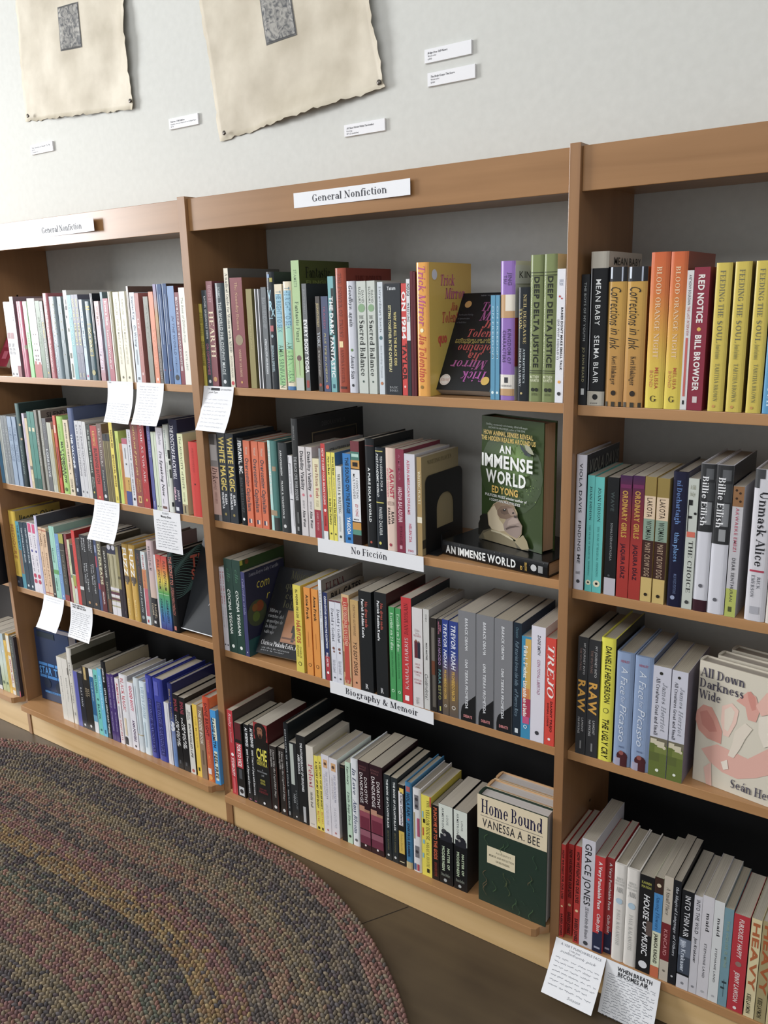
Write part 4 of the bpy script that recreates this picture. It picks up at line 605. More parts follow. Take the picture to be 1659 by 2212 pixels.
-0.6298 P 0.0172 0.2048 0.133 626468;charcoal grey spine with white rounded capitals;LONI LOVE~c0c4c8~.42~.8~.25~.75~B|TAYLOR~8a8c90~.07~.3~.3~.6~S
-0.6102 P 0.0108 0.1945 0.126 b6b8a8;left of two thin bone-coloured spines;#~9a9c8c~.3~.9~.4~.6
-0.5988 P 0.0077 0.1943 0.126 b6b8a8;right of two thin bone-coloured spines;#~9a9c8c~.3~.9~.4~.6
-0.5899 P 0.0083 0.1764 0.115 9c7828;thin ochre spine left of the scarlet one;#~7a5c1c~.2~.8~.4~.6
-0.5787 P 0.0109 0.2146 0.140 c8503c;thin scarlet spine touching the lime hardcover;#~e0b8a8~.12~.22~.2~.8|#~7a2a28~.4~.8~.3~.7
-0.5657 H 0.0283 0.2136 0.139 a2c968;lime green hardcover with big black capitals;MAY TOMORROW~202c20~.32~.86~.45~.75~B|BE AWAKE~202c20~.44~.76~.15~.38~B|CHRIS PRENTISS~7aa048~.1~.3~.3~.6~S|@~4a6a30~.94~.5~.2
-0.5343 P 0.0213 0.2058 0.134 d3c3a6;beige spine with small spaced black capitals;BEFORE AND AFTER THE BOOK DEAL~3a342c~.04~.66~.35~.6~B|@~3a342c~.71~.45~.1|COURTNEY MAUM~6a6050~.78~.9~.3~.7~S|@~5a5040~.94~.5~.2
-0.5116 H 0.0256 0.2382 0.155 56648a:4c5878:2c3448;tall blue-violet hardcover with white capitals;THE VACCINE~d0d8e4~.29~.68~.2~.55~B|JOE MILLER~8a98b8~.74~.88~.3~.5~S|#~d0d8e4~.91~.95~.3~.55
-0.4837 P 0.0160 0.2061 0.134 c2c2c6;left of three white spines with grey lettering;BAD BRIDE HAPPENING~8a8a90~.05~.72~.3~.7~B|@~6a6a70~.93~.5~.2
-0.4669 P 0.0150 0.2059 0.134 c2c2c6;middle of three white spines with grey lettering;BAD BRIDE HAPPENING~8a8a90~.05~.72~.3~.7~B|@~6a6a70~.93~.5~.2
-0.4508 P 0.0135 0.2055 0.134 c8c8c8;right of three white spines, plain, beside the green-black one;#~b0b0b0~.05~.9~.5~.55
-0.4356 P 0.0159 0.1988 0.129 333a36;green-black spine with small white capitals;I'LL BE GONE IN THE DARK~b8c0b8~.07~.65~.3~.65~B|MICHELLE~b8c0b8~.7~.84~.6~.85~S|McNAMARA~b8c0b8~.7~.86~.2~.45~S|@~c8b848~.91~.5~.18
-0.4186 P 0.0268 0.1973 0.128 b03c3b;brick red spine with brown capitals and a gold mark;R/B MERTZ~c8a048~.07~.27~.3~.65~B|BURNING BUTCH~5a2424~.3~.78~.3~.75~B|#~c8a048~.95~.98~.35~.6
-0.3906 P 0.0198 0.2037 0.132 75605a:75605a:3a3c40:34363a;brown spine with charcoal lower third and white italic capitals;The EVIL HOURS~c8c0bc~.05~.55~.3~.65~R|DAVID J. MORRIS~b8bcbc~.6~.87~.35~.6~S|@~c8ccd0~.94~.5~.25
-0.3696 P 0.0144 0.1790 0.116 6a603f;left of two khaki spines with black tops;#~22242a~0~.1~0~1|#~857a50~.1~1~0~.3
-0.3536 P 0.0126 0.1792 0.116 6a603f;right of two khaki spines with black tops;#~22242a~0~.1~0~1|#~857a50~.1~1~0~.3
-0.3402 P 0.0136 0.2119 0.138 dac945,c2=6b6962;tall lemon spine with brown capitals;HOOKED~7a5c20~.1~.32~.3~.8~B|MICHAEL MOSS~8a6a20~.4~.8~.3~.75~B|#~a89838~.92~.97~.3~.7
-0.3176 P 0.0127 0.1893 0.123 b8c755;thin yellow-green spine beside the tall lemon one;#~98a840~.1~.8~.4~.6
-0.3044 P 0.0104 0.1585 0.103 bc7a3a;short amber spine half hidden beside the tricolour one;#~9a602c~.1~.8~.4~.6
-0.2934 P 0.0204 0.1721 0.112 c8c8cc;short tricolour spine of white, ochre and blue under a pink top;#~b05068~0~.08~0~1|#~c0953e~.58~.79~0~1|#~3a4a86~.79~1~0~1|@~4a4a50~.38~.5~.12|#~8a8a90~.14~.3~.4~.55|MARCO~6a5a3a~.62~.76~.55~.75~S
-0.2711 P 0.0150 0.1965 0.128 cacad0;white spine with small grey capitals and a black dot;HARUKI MURAKAMI~4a4c54~.04~.4~.4~.7~S|ABSOLUTELY ON MUSIC~6a6c74~.43~.62~.35~.7~S|SEIJI OZAWA~3a3c44~.64~.86~.35~.65~S|@~1c1c20~.91~.5~.25
-0.2551 P 0.0265 0.2168 0.141 8c4843,c2=8a6a5e;brown-red spine with yellow brush script and gold box emblem;catch me if you can~e0c868~.05~.62~.35~.7~H|JESSICA~c8a040~.67~.82~.6~.8~S|NABONGO~c8a040~.66~.83~.25~.5~S|#~d0b060~.87~.95~.3~.75|#~8c4843~.885~.935~.4~.65
-0.2275 P 0.0243 0.2175 0.141 a92c33,c2=3c141c;crimson spine with white serif capitals;COME AS YOU ARE~d8c4c4~.03~.7~.35~.65~R|#~c06060~.77~.83~.3~.35|#~c8a040~.89~.92~.4~.6
-0.1933 P 0.0119 0.2204 0.143 545896,c2=20263c;blue-violet thin spine with pale title after a dark gap;WHY DOES HE~a8a8d0~.1~.4~.3~.7~S|#~a0a0c8~.9~.97~.4~.6
-0.1794 P 0.0093 0.1962 0.128 c3cdb7;left of two thin pale celery spines;@~3a3c38~.95~.5~.2
-0.1686 P 0.0075 0.1962 0.128 c3cdb7;right of two thin pale celery spines;@~3a3c38~.95~.5~.2
-0.1604 P 0.0235 0.2084 0.135 d2ced6;white spine with bold dark slanted words;Chasten~8a8a94~.05~.2~.35~.75~I|I'm Speaking Now~2e2a36~.28~.82~.3~.7~O|#~6a4a44~.94~.97~.15~.8|#~8a8a94~.85~.91~.3~.35
-0.1352 H 0.0190 0.2164 0.141 cdd1c8;pale hardcover with black splotches and tiny teal title;SYNCHRONICITY~3a7a74~.06~.36~.3~.5~S|WARD OF COWARDICE~4a6a60~.42~.7~.3~.5~S|#~2c302e~.28~.38~.7~1|#~2c302e~.4~.45~.8~1|#~4a4e4a~.5~.6~.75~1|#~2c302e~.88~.93~.7~1
-0.1149 H 0.0301 0.2305 0.150 2f3149;wide navy hardcover with white slanted capitals;THE DOCTORS BLACKWELL~d4d4dc~.06~.63~.25~.65~O|JANICE P.~d0c8d0~.74~.87~.55~.8~O|NIMURA~d0a8b8~.72~.86~.15~.4~B|#~c8ccd4~.93~.97~.25~.6
-0.0837 P 0.0188 0.1982 0.129 d2d6a6;pale primrose spine with khaki foot and serif capitals;The AUDACITY of HOPE~5a6048~.03~.68~.3~.65~R|BARACK OBAMA~8a9070~.72~.84~.3~.6~S|#~9a8c68~.87~1~0~1|#~4a4434~.89~.98~.35~.6
-0.0508 H 0.0385 0.1810 0.118 c43630,c2=6a1a18;plain scarlet hardcover beside the post;@~3a1818~.56~.45~.06|PAULO COELHO~a82a28~.08~.4~.35~.5~R
@l3
-0.8675 H 0.0363 0.2373 0.154 dab82f,c2=8c7420;tall yellow hardcover with orange capitals and navy foot;MEDIOCRE~b0762a~.17~.62~.3~.7~B|THE DANGEROUS LEGACY~b89a30~.66~.83~.3~.6~S|#~1f2a3a~.855~1~0~1|@~5a6a80~.93~.4~.1|>Ijeoma Oluo~2c2a1c~.1~.85~.06~.14~B
-0.8309 P 0.0175 0.2090 0.136 3f8fa3;teal spine with a brown lower panel;#~8a6a54~.42~.78~.1~.9|THE GREAT~1c4a58~.05~.4~.3~.7~B
-0.8120 P 0.0195 0.2094 0.136 213a4b;left of two navy spines with white capitals;TEN MYTHS ABOUT ISRAEL~b8c4cc~.08~.6~.35~.65~B|@~d0d8dc~.94~.5~.2
-0.7911 P 0.0196 0.2111 0.137 213a4b;right of two navy spines with white capitals;TEN MYTHS ABOUT ISRAEL~b8c4cc~.08~.6~.35~.65~B|@~d0d8dc~.94~.5~.2
-0.7701 P 0.0201 0.2138 0.139 d0ccd4;left of two white spines with raspberry blots;#~c84878~.01~.14~.15~.85|A LOVER'S~4a4a6a~.17~.35~.35~.6~S|@~4a4a98~.4~.5~.2|THE ART OF~4a4a6a~.46~.7~.35~.6~S|@~b83858~.76~.5~.35|@~b83858~.84~.5~.35
-0.7493 P 0.0193 0.2129 0.138 d0ccd4;right of two white spines with raspberry blots;#~c84878~.01~.14~.15~.85|A LOVER'S~4a4a6a~.17~.35~.35~.6~S|@~4a4a98~.4~.5~.2|THE ART OF~4a4a6a~.46~.7~.35~.6~S|@~b83858~.76~.5~.35|@~b83858~.84~.5~.35
-0.7294 P 0.0117 0.2387 0.200 a6a8c8,c2=34353c,dp=.2;tall thin lavender spine with slate cover rising behind;#~c8c8dc~0~.3~0~.5
-0.7163 P 0.0170 0.2067 0.134 d0af8e;left of two peach spines with brown capitals;#~a85a40~.03~.045~0~1|FUNERAL~7a5a40~.09~.28~.3~.7~B|DOING JUSTICE~7a5a40~.36~.86~.35~.65~S|#~a85a40~.955~.97~0~1
-0.6980 P 0.0198 0.2056 0.134 d0af8e;right of two peach spines with brown capitals;#~a85a40~.03~.045~0~1|FUNERAL~7a5a40~.09~.28~.3~.7~B|DOING JUSTICE~7a5a40~.36~.86~.35~.65~S|#~a85a40~.955~.97~0~1
-0.6775 P 0.0141 0.1980 0.129 3a3535;dark brown spine between peach and aqua;SAPIENS~6a605c~.3~.6~.35~.65~S|@~c8c8c0~.95~.5~.2
-0.6622 P 0.0162 0.2169 0.141 8fc4b4;left of two aqua spines with a leaf green patch;#~5a9a58~.6~.66~0~1|BRAIDING~4a7a70~.3~.5~.3~.65~B|KIMMERER~4a7a70~.72~.9~.3~.65~B
-0.6453 P 0.0074 0.2172 0.141 8fc4b4;right of two aqua spines, half hidden;#~5a9a58~.6~.66~0~1
-0.6372 P 0.0161 0.1975 0.128 668fc2;cornflower blue spine with pale lettering;GATHERING~b8cce0~.15~.5~.3~.65~I|MOSS~a0b8d8~.6~.75~.3~.6~S|#~b8cce0~.93~.96~.4~.7
-0.6199 P 0.0210 0.1999 0.130 3c3c38;charcoal spine with olive cap and red foot;#~9c9a38~0~.14~0~1|THE PRICE OF~8a8a78~.3~.75~.35~.65~S|#~8a3434~.91~1~0~1|#~a8a898~.24~.245~0~1
-0.5932 P 0.0107 0.2026 0.132 84464b;thin maroon spine beside the pale green one;THE INVENTION~c08080~.2~.6~.25~.75~S
-0.5818 P 0.0097 0.1876 0.122 c2c5a2;thin pale green spine with small dark mark;#~5a7a68~.55~.6~.2~.8|CHANGE~8a8c70~.15~.4~.3~.7~S
-0.5708 P 0.0125 0.1755 0.114 c0bfb8;thin spine olive above and white below;#~9a9c40~.52~.7~0~1|#~2c2a28~0~.5~0~1|#~b03a38~.7~.74~.2~.8
-0.5568 P 0.0139 0.2183 0.142 c93330,c2=7e1c1c;tall thin vermilion spine with red cover behind;ALL WE CAN SAVE~d86058~.1~.8~.35~.65~S
-0.5423 P 0.0187 0.1971 0.128 403938;brown-black spine with a small white tag low down;#~c8c8c8~.71~.76~0~.9|DEVOTIONS~6a6460~.1~.3~.4~.7~S
-0.5214 P 0.0306 0.2106 0.137 25272c;left of two wide black spines with white sans lettering;Michael~c8ccd0~.04~.22~.55~.75~S|Pollan~c8ccd0~.04~.2~.25~.45~S|How to Change~c8ccd0~.38~.78~.55~.75~S|Your Mind~c8ccd0~.38~.66~.25~.45~S|@~a8845c~.93~.5~.15
-0.4902 P 0.0287 0.2120 0.138 25272c;right of two wide black spines with white sans lettering;Michael~c8ccd0~.04~.22~.55~.75~S|Pollan~c8ccd0~.04~.2~.25~.45~S|How to Change~c8ccd0~.38~.78~.55~.75~S|Your Mind~c8ccd0~.38~.66~.25~.45~S|@~a8845c~.93~.5~.15
-0.4597 P 0.0112 0.2106 0.137 3c4a70;thin mottled blue spine with red scraps;#~a83848~.25~.4~.1~.6|#~a83848~.62~.7~.3~.9|#~8a94b0~.1~.2~.2~.8
-0.4479 P 0.0191 0.2085 0.136 5c574a:5c574a:5c2028:5c2028;olive-grey spine with wine red lower part;ON DREAMS~c8c4a0~.06~.62~.25~.75~B|MICHAEL~d0c0c0~.72~.9~.35~.65~B
-0.4263 P 0.0215 0.1904 0.124 2c2a28;dark spine with white slanted name fading to brown;MARY OLIVER~c8c8c0~.06~.46~.3~.6~O|Upstream~b0a890~.52~.78~.3~.6~I|#~6a4a30~.78~.98~.3~.9
-0.4033 P 0.0177 0.1987 0.129 a49d7c;left of two olive spines ringed white and plum at the foot;#~2a2e48~0~.12~0~1|@~c8c8d0~.03~.5~.4|#~ccc8cc~.6~.64~0~1|#~5a3040~.66~.7~0~1|#~ccc8cc~.7~.74~0~1|#~5a3040~.75~.78~0~1|#~ccc8cc~.8~.86~0~1|#~d0ccd0~.88~1~0~1|#~8f8866~.14~.58~.1~.3
-0.3848 P 0.0172 0.1994 0.130 a49d7c;right of two olive spines ringed white and plum at the foot;#~2a2e48~0~.12~0~1|@~c8c8d0~.03~.5~.4|#~ccc8cc~.6~.64~0~1|#~5a3040~.66~.7~0~1|#~ccc8cc~.7~.74~0~1|#~5a3040~.75~.78~0~1|#~ccc8cc~.8~.86~0~1|#~d0ccd0~.88~1~0~1|#~8f8866~.14~.58~.1~.3
-0.3667 P 0.0112 0.1992 0.129 2b232d;tan-topped thin spine turning plum-black;#~8a8052~0~.6~0~1|#~5a5238~.42~.46~0~1
-0.3549 P 0.0108 0.2029 0.132 2a222c;plain plum-black thin spine beside the golden pair;#~5a5258~.9~.95~.4~.6
-0.3418 H 0.0252 0.2115 0.137 c1993a;left of two golden hardcovers with white block capitals and grey beak;FUZZ~e4e0d8~.05~.42~.2~.8~B|@~5a5048~.46~.5~.4|#~5a5048~.42~.47~.12~.88|#~6a6054~.47~.53~.38~.62|MARY ROACH~d8c488~.72~.94~.35~.6~S
-0.3151 H 0.0257 0.2121 0.138 c1993a;right of two golden hardcovers with white block capitals and grey beak;FUZZ~e4e0d8~.05~.42~.2~.8~B|@~5a5048~.46~.5~.4|#~5a5048~.42~.47~.12~.88|#~6a6054~.47~.53~.38~.62|MARY ROACH~d8c488~.72~.94~.35~.6~S
-0.2865 P 0.0212 0.2034 0.132 34373a;charcoal spine with dull red title and pale name;ANIMAL VEGETABLE~7a4a48~.05~.45~.35~.7~S|MARY ROACH~b0b8b8~.48~.85~.35~.65~O|@~8a9090~.92~.5~.25
-0.2643 P 0.0170 0.2011 0.131 c6d0d2;white spine with a coral middle and red capitals;YOU CAN'T~b04040~.04~.24~.3~.7~B|#~c08050~.24~.5~0~1|TOUCH MY HAIR~b8584a~.26~.5~.3~.7~B|#~b85a68~.5~.88~.2~1|ROBINSON~a83a50~.68~.88~.3~.6~B|#~b03848~.93~.97~.3~.6
-0.2406 H 0.0272 0.2345 0.152 bba4a6:bba4a6:c4aa98:c0a48c,c2=8c7a7c;tall pale pink hardcover with black lower quarter;WE SHOULD ALL BE~3a3438~.06~.34~.3~.6~S|#~27262a~.66~1~0~1|RACHEL~c8b898~.73~.9~.55~.8~S|YODER~c8b898~.72~.87~.15~.4~S|#~c8c8c8~.93~.96~.3~.6
-0.2125 P 0.0060 0.1996 0.130 c8c8cc;thin blank white spine beside the rainbow pair;#~a8a8b0~.2~.8~.4~.6
-0.2060 P 0.0192 0.2021 0.131 b8363a:c8622f:d0b832:4a9648:2f8a80:3a68a8:3f3a78;left of two rainbow spines shading red to indigo;FULL SPECTRUM~3a3430~.06~.46~.3~.7~O|ADAM ROGERS~24304a~.58~.9~.3~.65~O|#~c8d8c0~.515~.52~0~1
-0.1857 P 0.0214 0.2009 0.131 b8363a:c8622f:d0b832:4a9648:2f8a80:3a68a8:3f3a78;right of two rainbow spines shading red to indigo;FULL SPECTRUM~3a3430~.06~.46~.3~.7~O|ADAM ROGERS~24304a~.58~.9~.3~.65~O|#~c8d8c0~.515~.52~0~1
-0.1616 H 0.0227 0.2147 0.140 17191b,c2=15171a;black hardcover with wavy aqua lines and coral hand lettering;~3a5a5a~0~0~0~0~w|THE SECRET TO~b86a5c~.05~.4~.3~.75~B|SUPERHUMAN STRENGTH~b86a5c~.43~.78~.3~.75~H|#~b86a5c~.92~.97~.3~.65|>~486a68~0~0~0~0~w|>The~9a4a3c~.4~.85~.1~.25~B|>Secret~9a4a3c~.4~.95~.27~.4~B|>to~9a4a3c~.5~.8~.42~.5~B
@l4
-0.6658 P 0.0230 0.2024 0.132 cdc9c0;left of two plain white spines with one grey line of text;BEFORE THE FALL~8a8884~.3~.68~.4~.6~S
-0.6421 P 0.0263 0.2021 0.131 cdc9c0;right of two plain white spines with one grey line of text;BEFORE THE FALL~8a8884~.3~.68~.4~.6~S|#~2c2a28~.13~.24~.9~1
-0.6151 H 0.0239 0.2401 0.156 c9c5bc,c2=5f5b4e;tall white hardcover with grey spaced capitals and lettered cover;SALMAN~6a6864~.18~.36~.35~.6~R|LANGUAGES~7a7874~.45~.72~.35~.6~R|#~9a9894~.84~.88~.4~.6|>#~2c281c~0~1~.08~.2|>SALMAN~24221c~.28~.9~.25~.36~S
-0.5905 P 0.0184 0.1744 0.113 595da9;violet-blue plain spine;#~7074b8~0~1~0~.2
-0.5714 P 0.0234 0.1745 0.113 252830;black spine with spaced silver capitals;RAT MAN~b8bcc4~.26~.6~.35~.65~S|@~c8ccd0~.94~.5~.18
-0.5470 P 0.0326 0.1996 0.130 22211f;black spine with a gold flare at its head;#~a89058~0~.2~.25~.6|#~c0a868~.02~.12~.35~.5|TEXT~b0a080~.33~.45~.55~.8~R|DUST~b0a080~.33~.47~.25~.5~R|@~d0d0d0~.93~.5~.14
-0.5130 P 0.0174 0.2000 0.130 d0d4d8;spine with deep blue middle and white ends;#~1f5f8c~.12~.82~0~1|#~5a98b8~.72~.82~0~1|THE BURIED~a8c8d8~.2~.5~.3~.6~S
-0.4925 P 0.0183 0.2027 0.132 5fbbb2;aquamarine spine with dark teal capitals;MILLENNIAL~2a6a68~.08~.36~.25~.75~B|@~2a6a68~.45~.5~.2|BLACK~2a6a68~.52~.76~.3~.7~B|@~2a6a68~.92~.5~.2
-0.4736 P 0.0175 0.2106 0.137 5cb0d2;pale blue spine with white capitals;CLAIRE LEGRAND~a8d8e8~.1~.6~.3~.65~B|#~2a6a8a~.9~.96~.3~.7
-0.4555 H 0.0212 0.2357 0.153 1d2024,c2=6e654f;black hardcover with white slanted capitals and beige cover;ANNA SALE~d0d4d4~.08~.26~.35~.65~B|LET'S TALK ABOUT HARD THINGS~d0d4d4~.34~.93~.35~.65~B|>LET'S~1c1812~.1~.6~.14~.26~B
-0.4333 P 0.0165 0.2039 0.133 443070;left of two deep purple spines with white capitals;CRAFT IN THE REAL WORLD~b8b0d0~.04~.5~.35~.65~S|MATTHEW SALESSES~b0a8cc~.56~.85~.35~.65~S
-0.4162 P 0.0148 0.2070 0.135 443070;right of two deep purple spines with white capitals;CRAFT IN THE REAL WORLD~b8b0d0~.04~.5~.35~.65~S|MATTHEW SALESSES~b0a8cc~.56~.85~.35~.65~S
-0.3971 P 0.0158 0.2000 0.130 d6d0d3;white spine with rough red title at head and foot;AMERICA~c04050~.06~.38~.3~.75~O|#~a8a8b0~.42~.6~.3~.6|FUNNY DAYS~c04050~.63~.94~.3~.75~S
-0.3806 H 0.0358 0.2154 0.140 d4d4d8,c2=6c6a6e;white hardcover with red capitals, gold trace and black drawing at foot;BLACK MAGIC~b83a48~.04~.5~.25~.6~R|#~d0c0a0~.6~.85~.25~.5|#~2c2c30~.9~.98~.1~.5|@~2c2c30~.9~.3~.2|>BLACK~9a2a38~.1~.9~.15~.42~R
-0.3435 P 0.0241 0.2022 0.131 d5d3da;white spine with pink, black and plum capitals;GOOD~b83a50~.05~.24~.3~.75~B|BOOTY~c84a60~.26~.42~.3~.75~B|ANN POWERS~4a3058~.56~.88~.3~.7~B|@~3a3a44~.95~.5~.15
-0.3188 H 0.0235 0.2195 0.143 c3cdd3;pale blue-white hardcover with a gold rule low down;#~a8b8c0~.1~.75~.3~.45|#~a89050~.76~.77~0~1
-0.2941 H 0.0269 0.2158 0.140 c8d6de;white hardcover with faint blue brushwork;VIEWS FROM~90a8b8~.06~.5~.3~.7~I|#~a8bcc8~.55~.9~.3~.5
-0.2656 H 0.0263 0.2414 0.157 37409a;left of two ultramarine hardcovers with navy lettering panel;#~2a2c68~.27~.93~.3~.75|GEORGE SAUNDERS~5a60a8~.28~.92~.35~.7~R|#~5258b0~.03~.2~.2~.6
-0.2366 H 0.0385 0.2400 0.156 37409a,c2=232a66;right of two ultramarine hardcovers with navy lettering panel;#~2a2c68~.27~.93~.3~.75|GEORGE SAUNDERS~5a60a8~.28~.92~.35~.7~R|#~5258b0~.03~.2~.2~.6
-0.1959 P 0.0173 0.1812 0.118 cecdd2;short blank white spine between two blue hardcovers;#~b8b8c0~0~1~.6~.7
-0.1768 H 0.0175 0.2399 0.156 293069:293069:7a8cb8:4a78b4,c2=181d40;navy hardcover fading to sky blue through a white cloud;How to Be Perfect~a8945a~.06~.42~.35~.65~R|@~c8ccd8~.48~.5~.45|@~c8ccd8~.53~.5~.48|Michael Schur~6a94c8~.65~.88~.35~.6~I
-0.1584 P 0.0208 0.2148 0.140 1a1b1d;left of two black spines with dense white brush capitals;IMANI~8a3040~.06~.22~.2~.75~B|TALK TO ME~d8d8d8~.27~.7~.2~.45~O|HEADLINE~d8d8d8~.35~.68~.5~.8~O|#~4a4c50~.88~.93~.3~.6
-0.1361 P 0.0229 0.2121 0.138 1a1b1d,c2=181818;right of two black spines with dense white brush capitals;IMANI~8a3040~.06~.22~.2~.75~B|TALK TO ME~d8d8d8~.27~.7~.2~.45~O|HEADLINE~d8d8d8~.35~.68~.5~.8~O|#~4a4c50~.88~.93~.3~.6
-0.1104 P 0.0195 0.1989 0.129 cac8c0,c2=2c2418;off-white spine with black slanted capitals and red dot;MERLIN~6a6a68~.1~.2~.5~.8~S|SHELDRAKE~6a6a68~.08~.22~.15~.45~S|ENTANGLED LIFE~2c2c2c~.27~.76~.35~.7~O|@~b05a4a~.95~.5~.25
-0.0847 P 0.0164 0.2058 0.134 dcb725;bright yellow spine next to a brown one;THE MIRROR~b8941c~.15~.6~.35~.65~S|#~3a3a18~.87~.92~.3~.65
-0.0677 P 0.0193 0.2051 0.133 886f56;milk-chocolate spine with big white slanted capitals;THE CODE BOOK~d8d0c4~.05~.52~.25~.75~O|#~6a543e~.6~.8~.35~.6
-0.0476 H 0.0260 0.2355 0.153 c1451f:b83a34:cf6a24,c2=a85424;orange-red hardcover with maroon capitals and small white label;SHINE BRIGHT~5a1c24~.06~.45~.3~.7~S|DANYEL SMITH~d88848~.5~.78~.35~.65~S|#~d8d0d0~.84~.91~.2~.65|@~d8983a~.95~.5~.25
-0.0196 P 0.0190 0.2078 0.135 2f8fcf,c2=2a78b8;blue and cream angular-patterned spine with black capitals by the post;#~cfd0b8~.1~.4~.4~1|#~cfd0b8~.55~.95~.25~.8|ZADIE SMITH~1c2c44~.1~.5~.2~.7~B|FEEL FREE~16181c~.58~.92~.2~.75~B
@r1
0.9200 P 0.0131 0.2096 0.136 191b1e;short black spine with grey capitals against the post;THE BOYS OF MY YOUTH~9aa0a0~.06~.5~.35~.65~S|JO ANN BEARD~9a9468~.55~.82~.35~.65~S|#~b8bcbc~.87~.92~.3~.7
0.9339 H 0.0293 0.2438 0.158 16171a,c2=8f8a80;tall black hardcover with cream cap and foot, white capitals;#~a8a294~0~.105~0~1|#~aca698~.905~1~0~1|MEAN BABY~dadcdc~.175~.47~.35~.65~S|SELMA BLAIR~dadcdc~.535~.85~.35~.65~S|@~17181b~.942~.5~.16|KNOPF~3a3a3c~.98~.99~.25~.65~Sh|#~c8ccd0~.105~.9~.04~.09|>MEAN BABY~33302c~.15~.95~.035~.085~S|>#~141416~0~1~.1~1
0.9644 H 0.0296 0.2186 0.142 b98c2e:b98c2e:b48438:b07e3c;left of two mustard hardcovers with black tops and handwritten titles;#~1e1f24~0~.1~0~1|#~c8d0dc~0~.08~.12~.22|#~a0a8b8~0~.1~.72~.8|Corrections~1c1a18~.14~.41~.15~.75~H|in Ink~1c1a18~.43~.58~.2~.75~H|Keri Blakinger~3a2c1c~.63~.84~.35~.6~R|@~2a2018~.9~.5~.14|#~3a3428~.965~1~.05~.2|#~3a3428~.965~1~.4~.6|#~3a3428~.965~1~.8~.95
0.9946 H 0.0318 0.2178 0.142 b98c2e:b98c2e:b48438:b07e3c,c2=6a3c14;right of two mustard hardcovers with black tops and handwritten titles;#~1e1f24~0~.1~0~1|#~c8d0dc~0~.08~.12~.22|#~a0a8b8~0~.1~.72~.8|Corrections~1c1a18~.14~.41~.15~.75~H|in Ink~1c1a18~.43~.58~.2~.75~H|Keri Blakinger~3a2c1c~.63~.84~.35~.6~R|@~2a2018~.9~.5~.14|#~3a3428~.965~1~.05~.2|#~3a3428~.965~1~.4~.6|#~3a3428~.965~1~.8~.95
1.0306 H 0.0288 0.2377 0.155 c4581f:c7681f:cc9220:ceb028:d0bc2a;left of two hardcovers shading from orange to yellow;BLOOD ORANGE NIGHT~d8b890~.09~.67~.35~.62~R|MELISSA~a84a24~.73~.87~.5~.7~S|BOND~c07a40~.75~.86~.22~.4~S|G~4a4020~.915~.955~.3~.65~Rh
1.0606 H 0.0257 0.2370 0.154 c4581f:c7681f:cc9220:ceb028:d0bc2a,c2=6a2812;right of two hardcovers shading from orange to yellow;BLOOD ORANGE NIGHT~d8b890~.09~.67~.35~.62~R|MELISSA~a84a24~.73~.87~.5~.7~S|BOND~c07a40~.75~.86~.22~.4~S|G~4a4020~.915~.955~.3~.65~Rh
1.0867 P 0.0097 0.2089 0.136 ccc9c8;thin white spine with a long coral bar;ANTHONY BOURDAIN~4a4a4c~.03~.24~.3~.7~S|THE LAST INTERVIEW~b06058~.25~.46~.3~.7~S|#~c05850~.475~.9~.3~.65|#~2a2a2c~.93~.96~.3~.6
1.0969 P 0.0227 0.2128 0.138 862338;crimson spine with white condensed capitals and a gold star;RED NOTICE~dcd6d2~.05~.38~.3~.7~B|@~d0a838~.425~.5~.13|BILL BROWDER~dcd6d2~.465~.86~.3~.7~B|#~c8b8b8~.9~.945~.35~.65
1.1276 H 0.0227 0.2177 0.142 c4ae36,c2=5a4a1c;left of three mustard yellow hardcovers with thin grey capitals;FEEDING THE~6c6a50~.05~.36~.3~.62~R|SOUL~6c6a50~.38~.53~.3~.62~R|(Because it's my business)~84804c~.54~.64~.3~.6~I|TABITHA BROWN~7c7848~.67~.93~.35~.6~R|@~c08a40~.965~.4~.1
1.1541 H 0.0230 0.2181 0.142 c4ae36,c2=5a4a1c;middle of three mustard yellow hardcovers with thin grey capitals;FEEDING THE~6c6a50~.05~.36~.3~.62~R|SOUL~6c6a50~.38~.53~.3~.62~R|(Because it's my business)~84804c~.54~.64~.3~.6~I|TABITHA BROWN~7c7848~.67~.93~.35~.6~R|@~c08a40~.965~.4~.1
1.1827 H 0.0212 0.2181 0.142 c4ae36,c2=3a3420;right of three mustard yellow hardcovers with thin grey capitals;FEEDING THE~6c6a50~.05~.36~.3~.62~R|SOUL~6c6a50~.38~.53~.3~.62~R|(Because it's my business)~84804c~.54~.64~.3~.6~I|TABITHA BROWN~7c7848~.67~.93~.35~.6~R|@~c08a40~.965~.4~.1
1.2058 H 0.0192 0.2162 0.141 4f8fb8;light blue hardcover cut by the frame edge;Taste & Tell~b8d4e4~.5~.95~.3~.6~R
1.2258 P 0.0121 0.2047 0.133 4a3028;dark brown spine beyond the light blue hardcover;STORIES~b09080~.2~.6~.3~.7~S
@r2
0.9200 H 0.0182 0.2397 0.156 c4c2cc,c2=242426;tall white hardcover with thin black capitals against the post;VIOLA DAVIS~26262c~.06~.42~.35~.65~S|FINDING ME~26262c~.48~.8~.35~.65~S|EBONY~3a3a40~.86~.88~.25~.7~Rh|@~3a3a40~.935~.5~.18|>VIOLA DAVIS~54544f~.08~.97~.04~.14~O
0.9415 P 0.0123 0.2063 0.134 52b4ae;left of two turquoise spines with a cream disc;JOAN DIDION~1f4a4c~.09~.38~.35~.65~R|THE YEAR OF MAGICAL THINKING~2f7a78~.42~.86~.4~.6~R|@~d0ccae~.92~.5~.38|@~16181a~.92~.5~.15
